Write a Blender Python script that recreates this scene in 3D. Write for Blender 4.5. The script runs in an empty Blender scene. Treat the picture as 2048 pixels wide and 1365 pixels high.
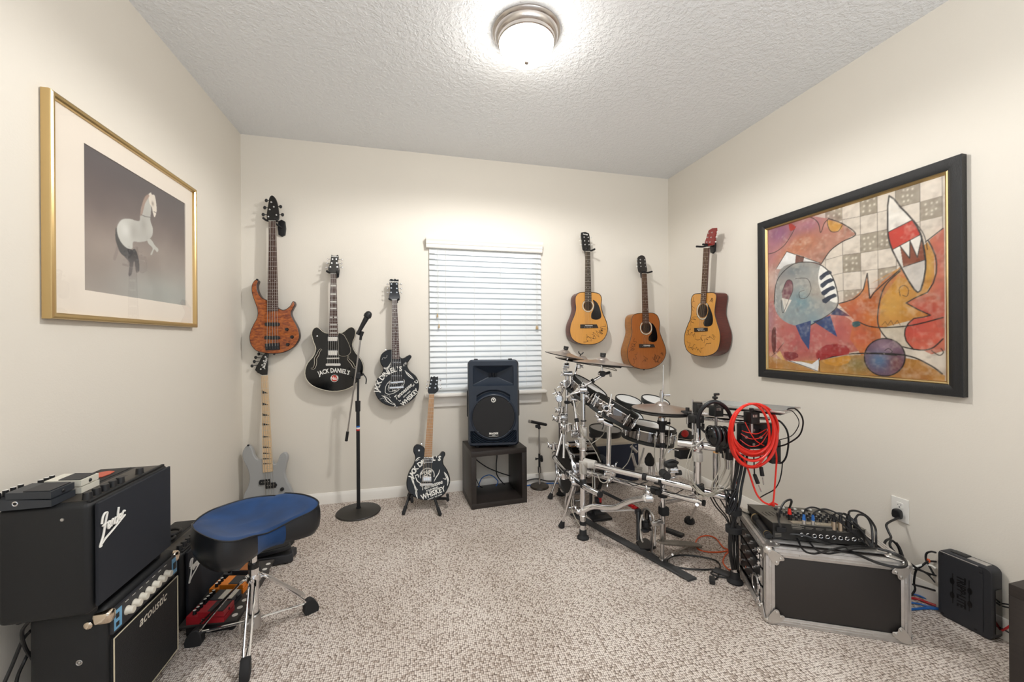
import bpy, bmesh, math, random
import numpy as np
from mathutils import Vector, Matrix
random.seed(7)
SC = bpy.context.scene
COL = SC.collection

# ---------------------------------------------------------------- camera
# room axes: X along the back wall, Y into the room, Z up; camera stands at X=0, Y=0
YAW, FOC, PU, PV, CAMH, ROLL = .2437, 790.6, 1024., 681.5, 1.229, -.0065
CY, SY, CRO, SRO = math.cos(YAW), math.sin(YAW), math.cos(ROLL), math.sin(ROLL)
_r, _f = Vector((CY, -SY, 0)), Vector((SY, CY, 0))
_up = Vector((0, 0, 1))
_right = _r * CRO + _up * SRO
_up2 = _up * CRO - _r * SRO
cam_d = bpy.data.cameras.new('camera'); cam = bpy.data.objects.new('camera', cam_d); COL.objects.link(cam)
mw = Matrix.Identity(4)
for i in range(3):
    mw[i][0], mw[i][1], mw[i][2] = _right[i], _up2[i], -_f[i]
mw[2][3] = CAMH
cam.matrix_world = mw
cam_d.sensor_width = 36; cam_d.sensor_fit = 'HORIZONTAL'
cam_d.lens = FOC / 2048 * 36
cam_d.shift_y = (PV - 682.5) / 2048
cam_d.clip_start = .05
SC.camera = cam

# room size
XL, XR, YB, YF, ZC = -1.209, 2.332, 3.253, -1.3, 2.74

# ---------------------------------------------------------------- world, lights, exposure
SC.view_settings.view_transform = 'Standard'; SC.view_settings.look = 'None'
SC.view_settings.gamma = 1; SC.view_settings.use_curve_mapping = False
SC.view_settings.exposure = EXPOSURE = 0.04
wd = bpy.data.worlds.new('World'); SC.world = wd; wd.use_nodes = True
wb = wd.node_tree.nodes['Background']
wb.inputs[0].default_value = (.90, .95, 1.0, 1); wb.inputs[1].default_value = WORLD_STRENGTH = .8
LAMP_EMIT = 46.0
def area(name, loc, target, sx, sy, power, col):
    d = bpy.data.lights.new(name, 'AREA'); d.shape = 'RECTANGLE'; d.size = sx; d.size_y = sy; d.energy = power; d.color = col
    o = bpy.data.objects.new(name, d); COL.objects.link(o); o.location = loc
    o.rotation_euler = (Vector(target) - Vector(loc)).to_track_quat('-Z', 'Y').to_euler()
    return o
# added fill aimed up at the ceiling behind the camera; daylight outside the window
area('bounce_fill', (.55, -.95, 1.9), (.55, -.75, 2.74), 2.6, .4, 78, (.98, .99, 1))
area('window_daylight', (.59, 3.75, 1.5), (.59, 3.2, 1.4), 1.2, 1.4, 10, (.93, .965, 1))

# the bulbs of the ceiling light, shining down through its glass bowl
_sp = bpy.data.lights.new('ceiling_bulbs', 'SPOT'); _sp.energy = 60; _sp.color = (1, .985, .96); _sp.spot_size = math.radians(178); _sp.spot_blend = .25; _sp.shadow_soft_size = .05
_so = bpy.data.objects.new('ceiling_bulbs', _sp); COL.objects.link(_so); _so.location = (.545, 1.86, 2.50)

# ---------------------------------------------------------------- points on real surfaces, measured from the photograph
def ray(u, v):
    du, dv = u - PU, v - PV
    a = (du * CRO + dv * SRO) / FOC; b = -(-du * SRO + dv * CRO) / FOC
    return Vector((a * CY + SY, -a * SY + CY, b))
CO = Vector((0, 0, CAMH))
def W(u, v, d): return CO + ray(u, v) * d
def onY(u, v, y): r = ray(u, v); return CO + r * (y / r.y)
def onX(u, v, x): r = ray(u, v); return CO + r * (x / r.x)
def onZ(u, v, z=0.0): r = ray(u, v); return CO + r * ((z - CAMH) / r.z)
def onP(u, v, o, n):
    r = ray(u, v); return CO + r * ((Vector(o) - CO).dot(n) / r.dot(n))

# ---------------------------------------------------------------- materials
def lin(h):
    if not isinstance(h, str): return tuple(h)
    h = h.lstrip('#'); c = [int(h[i:i + 2], 16) / 255 for i in (0, 2, 4)]
    return tuple(x / 12.92 if x <= .04045 else ((x + .055) / 1.055) ** 2.4 for x in c)
MATS = {}
def mat(name, col='#808080', rough=.5, metal=0., bump=None, var=None, coat=0., spec=None, emit=0., trans=0., alpha=None, kind=None, col2=None, scale=None):
    """procedural principled material; bump=(scale,strength,distance); var=(scale,amount) noise variation"""
    if name in MATS: return MATS[name]
    m = bpy.data.materials.new(name); m.use_nodes = True
    nt = m.node_tree; p = nt.nodes['Principled BSDF']; L = nt.links.new; N = nt.nodes.new
    c = lin(col)
    p.inputs['Base Color'].default_value = (*c, 1); p.inputs['Roughness'].default_value = rough; p.inputs['Metallic'].default_value = metal
    if coat: p.inputs['Coat Weight'].default_value = coat; p.inputs['Coat Roughness'].default_value = .06
    if spec is not None: p.inputs['Specular IOR Level'].default_value = spec
    if trans: p.inputs['Transmission Weight'].default_value = trans
    if emit: p.inputs['Emission Color'].default_value = (*c, 1); p.inputs['Emission Strength'].default_value = emit
    if alpha is not None: p.inputs['Alpha'].default_value = alpha
    tc = N('ShaderNodeTexCoord'); mp = N('ShaderNodeMapping'); L(tc.outputs['Object'], mp.inputs[0])
    if scale: mp.inputs['Scale'].default_value = scale
    vec = mp.outputs[0]
    if kind in ('wood', 'quilt', 'wool', 'brushed') or var:
        n = N('ShaderNodeTexNoise'); L(vec, n.inputs['Vector']); n.inputs['Scale'].default_value = var[0] if var else 20
        n.inputs['Detail'].default_value = 5 if kind else 3
        if kind == 'quilt': n.inputs['Distortion'].default_value = 1.2
        r = N('ShaderNodeValToRGB'); L(n.outputs[0], r.inputs[0])
        c2 = lin(col2) if col2 else tuple(x * (1 - (var[1] if var else .2)) for x in c)
        r.color_ramp.elements[0].position = .34; r.color_ramp.elements[1].position = .66
        r.color_ramp.elements[0].color = (*c2, 1); r.color_ramp.elements[1].color = (*c, 1)
        L(r.outputs[0], p.inputs['Base Color'])
    if kind == 'attr':
        a = N('ShaderNodeVertexColor'); a.layer_name = 'paint'; L(a.outputs[0], p.inputs['Base Color'])
    if bump:
        n2 = N('ShaderNodeTexNoise'); L(vec, n2.inputs['Vector']); n2.inputs['Scale'].default_value = bump[0]; n2.inputs['Detail'].default_value = 3
        b = N('ShaderNodeBump'); b.inputs['Strength'].default_value = bump[1]; b.inputs['Distance'].default_value = bump[2] if len(bump) > 2 else .002
        L(n2.outputs[0], b.inputs['Height']); L(b.outputs[0], p.inputs['Normal'])
    MATS[name] = m
    return m
M_chrome = mat('chrome', (.80, .80, .81), .07, 1.)
M_steel = mat('satin steel', (.55, .54, .53), .28, 1.)
M_alu = mat('aluminium', (.66, .64, .62), .38, .85, var=(40, .1))
M_gunmetal = mat('dark chrome', (.20, .185, .18), .10, 1.)
M_blk = mat('black plastic', '#17181b', .42)
M_rub = mat('black rubber', '#1c1c1e', .75)
M_gloss = mat('gloss black lacquer', '#060709', .1, coat=.15)
M_dark = mat('dark plastic', '#2a2b2f', .5)
M_white = mat('white plastic', '#e6e4de', .4)
M_cable = mat('black cable', '#131315', .42)
M_red = mat('red cable', '#e0281a', .38)
M_orange = mat('orange cable', '#dd5a26', .45)
M_grey_cable = mat('grey cable', '#a59f92', .5)
M_blue_cable = mat('blue cable', '#2463ad', .45)
M_red2 = mat('crimson cable', '#b8282b', .4)
M_lettering = mat('white lettering', '#eceae4', .5)
M_gold_letter = mat('brass', (.62, .47, .22), .3, 1.)

# ---------------------------------------------------------------- mesh builder
class B:
    def __init__(s): s.v, s.f, s.mi, s.M = [], [], [], None
    def add(s, vs, fs, m=0):
        o = len(s.v)
        s.v += [(s.M @ Vector(p)) if s.M else Vector(p) for p in vs]
        s.f += [tuple(i + o for i in f) for f in fs]; s.mi += [m] * len(fs)
    def box(s, c, d, m=0, bev=0., rot=None, seg=2, top=None):
        """box of centre c, size d; top=(kx,ky,shx,shy) scales/shifts the top face"""
        bm = bmesh.new(); bmesh.ops.create_cube(bm, size=1)
        for v in bm.verts:
            k = (1, 1, 0, 0) if not (top and v.co.z > 0) else top
            v.co = Vector((v.co.x * d[0] * k[0] + k[2], v.co.y * d[1] * k[1] + k[3], v.co.z * d[2]))
        if bev: bmesh.ops.bevel(bm, geom=bm.edges[:], offset=bev, segments=seg, profile=.5, affect='EDGES')
        c = Vector(c)
        s.add([((rot @ v.co) if rot else v.co) + c for v in bm.verts], [[v.index for v in f.verts] for f in (bm.verts.index_update() or bm.faces)], m)
        bm.free()
    def ring(s, c, ex, ey, r, seg): return [Vector(c) + ex * (math.cos(2 * math.pi * i / seg) * r) + ey * (math.sin(2 * math.pi * i / seg) * r) for i in range(seg)]
    def cyl(s, p0, p1, r0, r1=None, seg=16, m=0, caps=True):
        p0, p1 = Vector(p0), Vector(p1); r1 = r0 if r1 is None else r1
        ex, ey = frame((p1 - p0))
        vs = s.ring(p0, ex, ey, r0, seg) + s.ring(p1, ex, ey, r1, seg)
        fs = [(i, (i + 1) % seg, seg + (i + 1) % seg, seg + i) for i in range(seg)]
        if caps: fs += [tuple(range(seg - 1, -1, -1)), tuple(range(seg, 2 * seg))]
        s.add(vs, fs, m)
    def tube(s, pts, r, seg=8, m=0, closed=False, smooth=4, caps=True, rs=None):
        pts = [Vector(p) for p in pts]
        if smooth > 1: pts = catmull(pts, smooth, closed)
        n = len(pts); ex = None; vs = []
        for i, p in enumerate(pts):
            a = pts[(i - 1) % n] if (closed or i) else p; b = pts[(i + 1) % n] if (closed or i < n - 1) else p
            t = (b - a).normalized() if (b - a).length > 1e-9 else Vector((0, 0, 1))
            if ex is None: ex, ey = frame(t)
            else:
                ex = (ex - t * ex.dot(t)); ex = ex.normalized() if ex.length > 1e-6 else frame(t)[0]; ey = t.cross(ex)
            rr = r if rs is None else rs(i / (n - 1)); vs += s.ring(p, ex, ey, rr, seg)
        fs = []
        for i in range(n if closed else n - 1):
            j = (i + 1) % n
            fs += [(i * seg + k, i * seg + (k + 1) % seg, j * seg + (k + 1) % seg, j * seg + k) for k in range(seg)]
        if caps and not closed: fs += [tuple(range(seg - 1, -1, -1)), tuple((n - 1) * seg + k for k in range(seg))]
        s.add(vs, fs, m)
    def lathe(s, prof, c=(0, 0, 0), ax=(0, 0, 1), seg=32, m=0, ms=None, wob=None):
        c = Vector(c); ax = Vector(ax).normalized(); ex, ey = frame(ax); vs = []; fs = []; mm = []
        for r, z in prof: vs += s.ring(c + ax * z, ex, ey, max(r, 1e-5), seg)
        o = len(s.v)
        for i in range(len(prof) - 1):
            for k in range(seg):
                fs.append((i * seg + k, i * seg + (k + 1) % seg, (i + 1) * seg + (k + 1) % seg, (i + 1) * seg + k))
                mm.append(ms[i] if ms else m)
        s.add(vs, fs, m); s.mi[-len(fs):] = mm
    def sph(s, c, r, seg=14, m=0, rot=None):
        r = (r, r, r) if not hasattr(r, '__len__') else r; vs = []; fs = []; h = seg // 2; c = Vector(c)
        for i in range(h + 1):
            t = math.pi * i / h
            for k in range(seg):
                a = 2 * math.pi * k / seg
                q = Vector((math.sin(t) * math.cos(a) * r[0], math.sin(t) * math.sin(a) * r[1], math.cos(t) * r[2]))
                vs.append(c + ((rot @ q) if rot else q))
        for i in range(h):
            fs += [(i * seg + k, i * seg + (k + 1) % seg, (i + 1) * seg + (k + 1) % seg, (i + 1) * seg + k)[::-1] for k in range(seg)]
        s.add(vs, fs, m)
    def torus(s, c, ax, R, r, seg=32, ss=8, m=0):
        ex, ey = frame(Vector(ax)); s.tube([Vector(c) + ex * R * math.cos(2 * math.pi * i / seg) + ey * R * math.sin(2 * math.pi * i / seg) for i in range(seg)], r, ss, m, closed=True, smooth=1)
    def plate(s, P, pts, h0, h1, bev=.002, m=0, mb=None, ms=None):
        """outline pts (s,t) on plane P extruded from height h0 to h1; m front, ms side, mb back"""
        if area2(pts) < 0: pts = pts[::-1]
        n = len(pts); ms = m if ms is None else ms; mb = ms if mb is None else mb
        nr = []
        for i in range(n):
            a, b = pts[i - 1], pts[(i + 1) % n]; t = Vector((b[0] - a[0], b[1] - a[1])); t = t.normalized() if t.length > 1e-9 else Vector((1, 0)); nr.append((-t.y, t.x))
        def rg(k, h): return [P.at(p[0] + q[0] * k, p[1] + q[1] * k, h) for p, q in zip(pts, nr)]
        rings = [rg(bev, h0), rg(0, h0 + bev), rg(0, h1 - bev), rg(bev * .3, h1 - bev * .3), rg(bev, h1)] if bev else [rg(0, h0), rg(0, h1)]
        vs = sum(rings, []); k = len(rings)
        fs = [(i * n + j, i * n + (j + 1) % n, (i + 1) * n + (j + 1) % n, (i + 1) * n + j) for i in range(k - 1) for j in range(n)]
        s.add(vs, fs, ms)
        s.add(rings[0], [tuple(range(n - 1, -1, -1))], mb); s.add(rings[-1], [tuple(range(n))], m)
    def flat(s, P, pts, h, m=0):
        if area2(pts) < 0: pts = pts[::-1]
        s.add([P.at(p[0], p[1], h) for p in pts], [tuple(range(len(pts)))], m)
    def mesh(s, name, mats, org=(0, 0, 0), ang=38, inv=None):
        me = bpy.data.meshes.new(name); o = Vector(org)
        me.from_pydata([(inv @ p if inv else p - o) for p in s.v], [], s.f)
        for m in mats: me.materials.append(m)
        me.polygons.foreach_set('material_index', s.mi)
        me.polygons.foreach_set('use_smooth', [True] * len(s.f))
        me.update(); me.validate()
        try: me.set_sharp_from_angle(angle=math.radians(ang))
        except Exception: pass
        return me
def area2(p): return sum(p[i - 1][0] * p[i][1] - p[i][0] * p[i - 1][1] for i in range(len(p)))
def frame(t):
    t = Vector(t).normalized(); a = Vector((0, 0, 1)) if abs(t.z) < .95 else Vector((1, 0, 0))
    ex = a.cross(t).normalized(); return ex, t.cross(ex)
def catmull(p, k, closed=False):
    n = len(p); out = []
    if n < 3: return p
    for i in range(n if closed else n - 1):
        g = (lambda j: p[j % n]) if closed else (lambda j: p[min(max(j, 0), n - 1)])
        a, b, c, d = g(i - 1), g(i), g(i + 1), g(i + 2)
        for q in range(k):
            t = q / k
            out.append((b * 2 + (c - a) * t + (a * 2 - b * 5 + c * 4 - d) * t * t + (b * 3 - a - c * 3 + d) * t ** 3) * .5)
    if not closed: out.append(p[-1])
    return out
def smooth2(pts, k=5, closed=True): return [(v.x, v.y) for v in catmull([Vector((x, y)) for x, y in pts], k, closed)]
class Plane:
    def __init__(s, O, ex, ey): s.O, s.ex, s.ey = Vector(O), Vector(ex).normalized(), Vector(ey).normalized(); s.n = s.ex.cross(s.ey)
    def at(s, a, b, h=0.): return s.O + s.ex * a + s.ey * b + s.n * h
    def px(s, u, v, h=0.):
        q = onP(u, v, s.O + s.n * h, s.n) - s.O; return (q.dot(s.ex), q.dot(s.ey))
def outline_text(b, P, text, size, cx, cy, h, m=0, bold=0., shear=0., warp=None, align='CENTER', rot=0., th=0., sx=1.):
    cu = bpy.data.curves.new('t', 'FONT'); cu.body = text; cu.size = size; cu.align_x = align; cu.align_y = 'CENTER'; cu.offset = bold; cu.shear = shear; cu.resolution_u = 2
    o = bpy.data.objects.new('t', cu); me = o.to_mesh()
    c, sn = math.cos(rot), math.sin(rot); vs = []
    for v in me.vertices:
        x, y = v.co.x * sx, v.co.y
        if warp: x, y = warp(x, y)
        vs.append(P.at(cx + x * c - y * sn, cy + x * sn + y * c, h))
    b.add(vs, [tuple(p.vertices) for p in me.polygons], m)
    o.to_mesh_clear(); bpy.data.objects.remove(o); bpy.data.curves.remove(cu)
def arc(R, k=1.):
    """bends a line of text along a circle of radius R (R>0: ends drop)"""
    return lambda x, y: ((R + y) * math.sin(x / R), (R + y) * math.cos(x / R) - R)

# ---------------------------------------------------------------- things and parts
def tag(o, label, cat, group=None):
    o['label'] = label; o['category'] = cat
    if group: o['group'] = group
    return o
def thing(name, label, cat, loc=(0, 0, 0), rz=0., group=None):
    o = bpy.data.objects.new(name, None); COL.objects.link(o); o.location = loc; o.rotation_euler = (0, 0, rz); o.empty_display_size = .05
    o.matrix_basis = Matrix.Translation(Vector(loc)) @ Matrix.Rotation(rz, 4, 'Z')
    return tag(o, label, cat, group)
def root_mat(o):
    m = Matrix.Identity(4)
    while o is not None: m = o.matrix_basis @ m; o = o.parent
    return m
def part(name, b, mats, parent, world=False, label=None, stuff=False, ang=38):
    """world=True: the builder holds room coordinates, moved into the thing's own frame"""
    mats = mats if isinstance(mats, (list, tuple)) else [mats]
    inv = root_mat(parent).inverted() if world else None
    o = bpy.data.objects.new(name, b.mesh(name, mats, ang=ang, inv=inv)); COL.objects.link(o); o.parent = parent
    if label: o['label'] = label
    if stuff: o['kind'] = 'stuff'
    return o
def solo(name, b, mats, label, cat, loc=(0, 0, 0), group=None, ang=38):
    """a thing that is one mesh; the builder holds room coordinates"""
    mats = mats if isinstance(mats, (list, tuple)) else [mats]
    o = bpy.data.objects.new(name, b.mesh(name, mats, org=loc, ang=ang)); COL.objects.link(o); o.location = loc
    o.matrix_basis = Matrix.Translation(Vector(loc))
    return tag(o, label, cat, group)
def struct(name, b, mats, parent=None, ang=38):
    mats = mats if isinstance(mats, (list, tuple)) else [mats]
    o = bpy.data.objects.new(name, b.mesh(name, mats, ang=ang)); COL.objects.link(o)
    if parent: o.parent = parent
    else: o['kind'] = 'structure'
    return o
def cable(name, pts, r, m, label, group=None, seg=6, smooth=6, cat='cable'):
    b = B(); b.tube(pts, r, seg, 0, smooth=smooth); return solo(name, b, m, label, cat, tuple(Vector(pts[0])), group)
# ================================================================ the room
def noise_nodes(m, builder):
    m.use_nodes = True; nt = m.node_tree; builder(nt, nt.nodes['Principled BSDF'], nt.nodes.new, nt.links.new)
M_wall = mat('cream wall paint', '#e1dbd0', .62, bump=(150, .12, .003))
M_trim = mat('white trim paint', '#efebe4', .38)
M_ceil = mat('ceiling texture', '#eaecee', .75)
def _ceil(nt, p, N, L):
    tc = N('ShaderNodeTexCoord'); n = N('ShaderNodeTexNoise'); n.inputs['Scale'].default_value = 52; n.inputs['Detail'].default_value = 3; n.inputs['Roughness'].default_value = .55
    v = N('ShaderNodeTexVoronoi'); v.inputs['Scale'].default_value = 30; v.feature = 'SMOOTH_F1'
    a = N('ShaderNodeMath'); a.operation = 'MULTIPLY_ADD'; a.inputs[1].default_value = .5
    L(tc.outputs['Object'], n.inputs['Vector']); L(tc.outputs['Object'], v.inputs['Vector'])
    r = N('ShaderNodeValToRGB'); r.color_ramp.elements[0].position = .42; r.color_ramp.elements[1].position = .6
    L(n.outputs[0], r.inputs[0]); L(v.outputs[0], a.inputs[0]); L(r.outputs[0], a.inputs[2])
    b = N('ShaderNodeBump'); b.inputs['Strength'].default_value = .36; b.inputs['Distance'].default_value = .010
    L(a.outputs[0], b.inputs['Height']); L(b.outputs[0], p.inputs['Normal'])
noise_nodes(M_ceil, _ceil)
M_carpet = mat('loop carpet', '#b8aca0', .95, spec=.1)
def _carp(nt, p, N, L):
    tc = N('ShaderNodeTexCoord'); mp = N('ShaderNodeMapping'); L(tc.outputs['Object'], mp.inputs[0])
    mp.inputs['Scale'].default_value = (128, 100, 1); mp.inputs['Rotation'].default_value = (0, 0, .03)
    dn = N('ShaderNodeTexNoise'); dn.inputs['Scale'].default_value = 30; L(tc.outputs['Object'], dn.inputs['Vector'])
    br = N('ShaderNodeTexVoronoi'); br.voronoi_dimensions = '2D'; br.inputs['Scale'].default_value = 1; br.inputs['Randomness'].default_value = .45; L(mp.outputs[0], br.inputs['Vector'])
    r = N('ShaderNodeValToRGB'); L(br.outputs['Distance'], r.inputs[0]); e = r.color_ramp.elements
    e[0].position = .18; e[0].color = (*lin('#eee5dd'), 1); e[1].position = .68; e[1].color = (*lin('#776a62'), 1)
    k = e.new(.42); k.color = (*lin('#d5cac1'), 1)
    # some loops are taupe
    sep = N('ShaderNodeSeparateColor'); L(br.outputs['Color'], sep.inputs[0])
    r2 = N('ShaderNodeValToRGB'); L(sep.outputs[0], r2.inputs[0]); r2.color_ramp.interpolation = 'LINEAR'
    r2.color_ramp.elements[0].position = .12; r2.color_ramp.elements[0].color = (*lin('#b6aaa1'), 1); r2.color_ramp.elements[1].position = .42; r2.color_ramp.elements[1].color = (1, 1, 1, 1)
    mx = N('ShaderNodeMix'); mx.data_type = 'RGBA'; mx.blend_type = 'MULTIPLY'; mx.inputs[0].default_value = .7
    L(r.outputs[0], mx.inputs[6]); L(r2.outputs[0], mx.inputs[7])
    # worn, slightly greyer patches
    n2 = N('ShaderNodeTexNoise'); n2.inputs['Scale'].default_value = 1.6; L(tc.outputs['Object'], n2.inputs['Vector'])
    r3 = N('ShaderNodeValToRGB'); L(n2.outputs[0], r3.inputs[0]); r3.color_ramp.elements[0].color = (.84, .82, .80, 1); r3.color_ramp.elements[1].color = (1, 1, 1, 1)
    r3.color_ramp.elements[0].position = .35; r3.color_ramp.elements[1].position = .6
    m2 = N('ShaderNodeMix'); m2.data_type = 'RGBA'; m2.blend_type = 'MULTIPLY'; m2.inputs[0].default_value = 1
    L(mx.outputs[2], m2.inputs[6]); L(r3.outputs[0], m2.inputs[7]); L(m2.outputs[2], p.inputs['Base Color'])
    inv = N('ShaderNodeMath'); inv.operation = 'SUBTRACT'; inv.inputs[0].default_value = 1; L(br.outputs['Distance'], inv.inputs[1])
    b = N('ShaderNodeBump'); b.inputs['Strength'].default_value = .8; b.inputs['Distance'].default_value = .005
    L(inv.outputs[0], b.inputs['Height']); L(b.outputs[0], p.inputs['Normal'])
noise_nodes(M_carpet, _carp)

T = .1
b = B(); b.box(((XL + XR) / 2, (YF + YB) / 2, -T / 2), (XR - XL + 2 * T, YB - YF + 2 * T, T)); struct('floor', b, M_carpet)
b = B(); b.box(((XL + XR) / 2, (YF + YB) / 2, ZC + T / 2), (XR - XL + 2 * T, YB - YF + 2 * T, T)); struct('ceiling', b, M_ceil)
b = B(); b.box((XL - T / 2, (YF + YB) / 2, ZC / 2), (T, YB - YF + 2 * T, ZC)); struct('wall_left', b, M_wall)
b = B(); b.box((XR + T / 2, (YF + YB) / 2, ZC / 2), (T, YB - YF + 2 * T, ZC)); struct('wall_right', b, M_wall)
# back wall with the window hole
WX0, WX1, WZ0, WZ1 = .135, 1.055, .815, 2.0
def wall_with_hole(name, y, x0, x1, hx0, hx1, hz0, hz1):
    b = B()
    for (a0, a1, c0, c1) in ((x0, hx0, 0, ZC), (hx1, x1, 0, ZC), (hx0, hx1, hz1, ZC)) + (((hx0, hx1, 0, hz0),) if hz0 > 0 else ()):
        b.box(((a0 + a1) / 2, y, (c0 + c1) / 2), (a1 - a0, T, c1 - c0))
    return struct(name, b, M_wall)
wall_with_hole('wall_back', YB + T / 2, XL - T, XR + T, WX0, WX1, WZ0, WZ1)
# unseen wall behind the camera, its wide opening added to let world light in
wall_with_hole('wall_front', YF - T / 2, XL - T, XR + T, -.95, 2.05, 0, 2.6)
def baseboard(name, p0, p1, nrm):
    p0, p1, nrm = Vector(p0), Vector(p1), Vector(nrm); d = (p1 - p0).normalized(); b = B()
    prof = [(0, 0), (.014, 0), (.014, .06), (.011, .068), (.009, .074), (.006, .082), (0, .083)]
    vs = [q + nrm * a + Vector((0, 0, z)) for q in (p0, p1) for a, z in prof]; n = len(prof)
    b.add(vs, [(i, (i + 1) % n, n + (i + 1) % n, n + i) for i in range(n)] + [tuple(range(n)), tuple(range(2 * n - 1, n - 1, -1))])
    return struct(name, b, M_trim)
baseboard('baseboard_back', (XL, YB, 0), (XR, YB, 0), (0, -1, 0))
baseboard('baseboard_left', (XL, YF, 0), (XL, YB, 0), (1, 0, 0))
baseboard('baseboard_right', (XR, YF, 0), (XR, YB, 0), (-1, 0, 0))

# window: frame, meeting rail, pane; sill and apron
M_glass = mat('window glass', (1, 1, 1), 0., trans=1.)
b = B(); yw = YB + .07; fw = .04
for (x0, x1, z0, z1) in ((WX0, WX0 + fw, WZ0, WZ1), (WX1 - fw, WX1, WZ0, WZ1), (WX0, WX1, WZ0, WZ0 + fw), (WX0, WX1, WZ1 - fw, WZ1), (WX0, WX1, 1.385, 1.425)):
    b.box(((x0 + x1) / 2, yw, (z0 + z1) / 2), (x1 - x0, .04, z1 - z0), 0, .004)
win = struct('window_1', b, M_trim)
b = B(); b.box(((WX0 + WX1) / 2, yw, (WZ0 + WZ1) / 2), (WX1 - WX0, .004, WZ1 - WZ0)); o = struct('pane', b, M_glass, parent=win)
b = B()
b.box((.59, YB - .025, .795), (1.02, .09, .026), 0, .008); b.box((.59, YB - .006, .738), (.94, .022, .085), 0, .006, top=(1.03, 1, 0, 0))
struct('trim_1', b, M_trim)

# horizontal blind
M_blind = mat('white blind slats', '#e6eaec', .42)
def _bl(nt, p, N, L):
    t = N('ShaderNodeBsdfTranslucent'); t.inputs[0].default_value = (.86, .91, .95, 1); mx = N('ShaderNodeMixShader'); mx.inputs[0].default_value = .10
    out = [n for n in nt.nodes if n.type == 'OUTPUT_MATERIAL'][0]
    L(p.outputs[0], mx.inputs[1]); L(t.outputs[0], mx.inputs[2]); L(mx.outputs[0], out.inputs[0])
noise_nodes(M_blind, _bl)
bx0, bx1, bz1 = .125, 1.062, 1.985
bl = thing('window_blind', 'white horizontal slat blind with moulded valance covering the window', 'blind', ((bx0 + bx1) / 2, YB - .03, bz1))
b = B(); pitch, ns = .0435, 27; yb = YB - .017; ta = math.radians(62)
for i in range(ns):
    z = bz1 - .03 - i * pitch
    prof = []
    for k in range(5):
        q = (k / 4 - .5); w = q * .051; c = .003 * (1 - (2 * q) ** 2)
        prof.append((yb + w * math.cos(ta) - c * math.sin(ta), z + w * math.sin(ta) + c * math.cos(ta)))
    vs = []
    for x in (bx0, bx1):
        vs += [(x, y, zz) for y, zz in prof] + [(x, y - .0012, zz - .0022) for y, zz in prof[::-1]]
    n = 10; b.add(vs, [(j, (j + 1) % n, n + (j + 1) % n, n + j) for j in range(n)] + [tuple(range(n - 1, -1, -1)), tuple(range(n, 2 * n))])
part('slats', b, M_blind, bl, True)
b = B(); b.box(((bx0 + bx1) / 2, yb, .842), (bx1 - bx0, .05, .022), 0, .005); part('bottom_rail', b, M_blind, bl, True)
b = B(); vprof = [(0, 0), (-.034, 0), (-.04, .012), (-.04, .026), (-.046, .032), (-.046, .046), (-.053, .056), (-.06, .072), (-.06, .083), (0, .083)]
vx0, vx1 = .1, 1.068; n = len(vprof)
vs = [(x, YB - .012 + y, 1.975 + z) for x in (vx0, vx1) for y, z in vprof]
b.add(vs, [(j, (j + 1) % n, n + (j + 1) % n, n + j) for j in range(n)] + [tuple(range(n)), tuple(range(2 * n - 1, n - 1, -1))])
part('valance', b, M_trim, bl, True)
M_cord = mat('blind cord', '#d9d9d4', .7)
for x in (bx0 + .13, bx0 + .36, bx0 + .58, bx0 + .8):
    b = B()
    b.tube([(x, yb - .0155, bz1), (x, yb - .0155, .85)], .0011, 5, smooth=1); part('ladder_cord', b, M_cord, bl, True)
M_tassel = mat('wooden tassel', '#b99f78', .6)
for (x, zs) in ((bx0 + .066, (1.43, 1.345)), (bx1 - .045, (1.335, 1.335))):
    for q, z in enumerate(zs):
        xx = x + (q - .5) * .012
        b = B(); b.tube([(xx, yb - .03, bz1 - .02), (xx, yb - .03, z)], .001, 5, smooth=1); pc = part('pull_cord', b, M_cord, bl, True)
        b = B(); b.lathe([(.001, .02), (.004, .016), (.006, 0), (.0065, -.012), (.001, -.013)], (xx, yb - .03, z), seg=10); part('tassel', b, M_tassel, pc, True)

# ceiling light
LX, LY = .545, 1.86
lamp = thing('ceiling_light', 'round flush ceiling light with brushed nickel pan and white glass bowl', 'ceiling light', (LX, LY, ZC))
M_nickel = mat('brushed nickel', (.56, .52, .49), .24, 1.)
b = B(); b.lathe([(.001, 0), (.166, 0), (.168, -.008), (.163, -.016), (.156, -.02), (.152, -.034), (.146, -.042), (.141, -.046), (.139, -.058), (.134, -.062), (.118, -.06)], (LX, LY, ZC), seg=64)
part('pan', b, M_nickel, lamp, True)
M_bowl = mat('lit glass bowl', '#fffaf2', .3, emit=LAMP_EMIT)
b = B(); b.lathe([(.133, -.056)] + [(.133 * math.cos(t), -.058 - .088 * math.sin(t)) for t in [i * math.pi / 2 / 14 for i in range(15)]], (LX, LY, ZC), seg=64)
part('glass_bowl', b, M_bowl, lamp, True)
b = B(); b.lathe([(.001, -.140), (.012, -.142), (.012, -.15), (.007, -.157), (.0005, -.159)], (LX, LY, ZC), seg=16)
part('finial', b, M_nickel, lamp, True)

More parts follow.
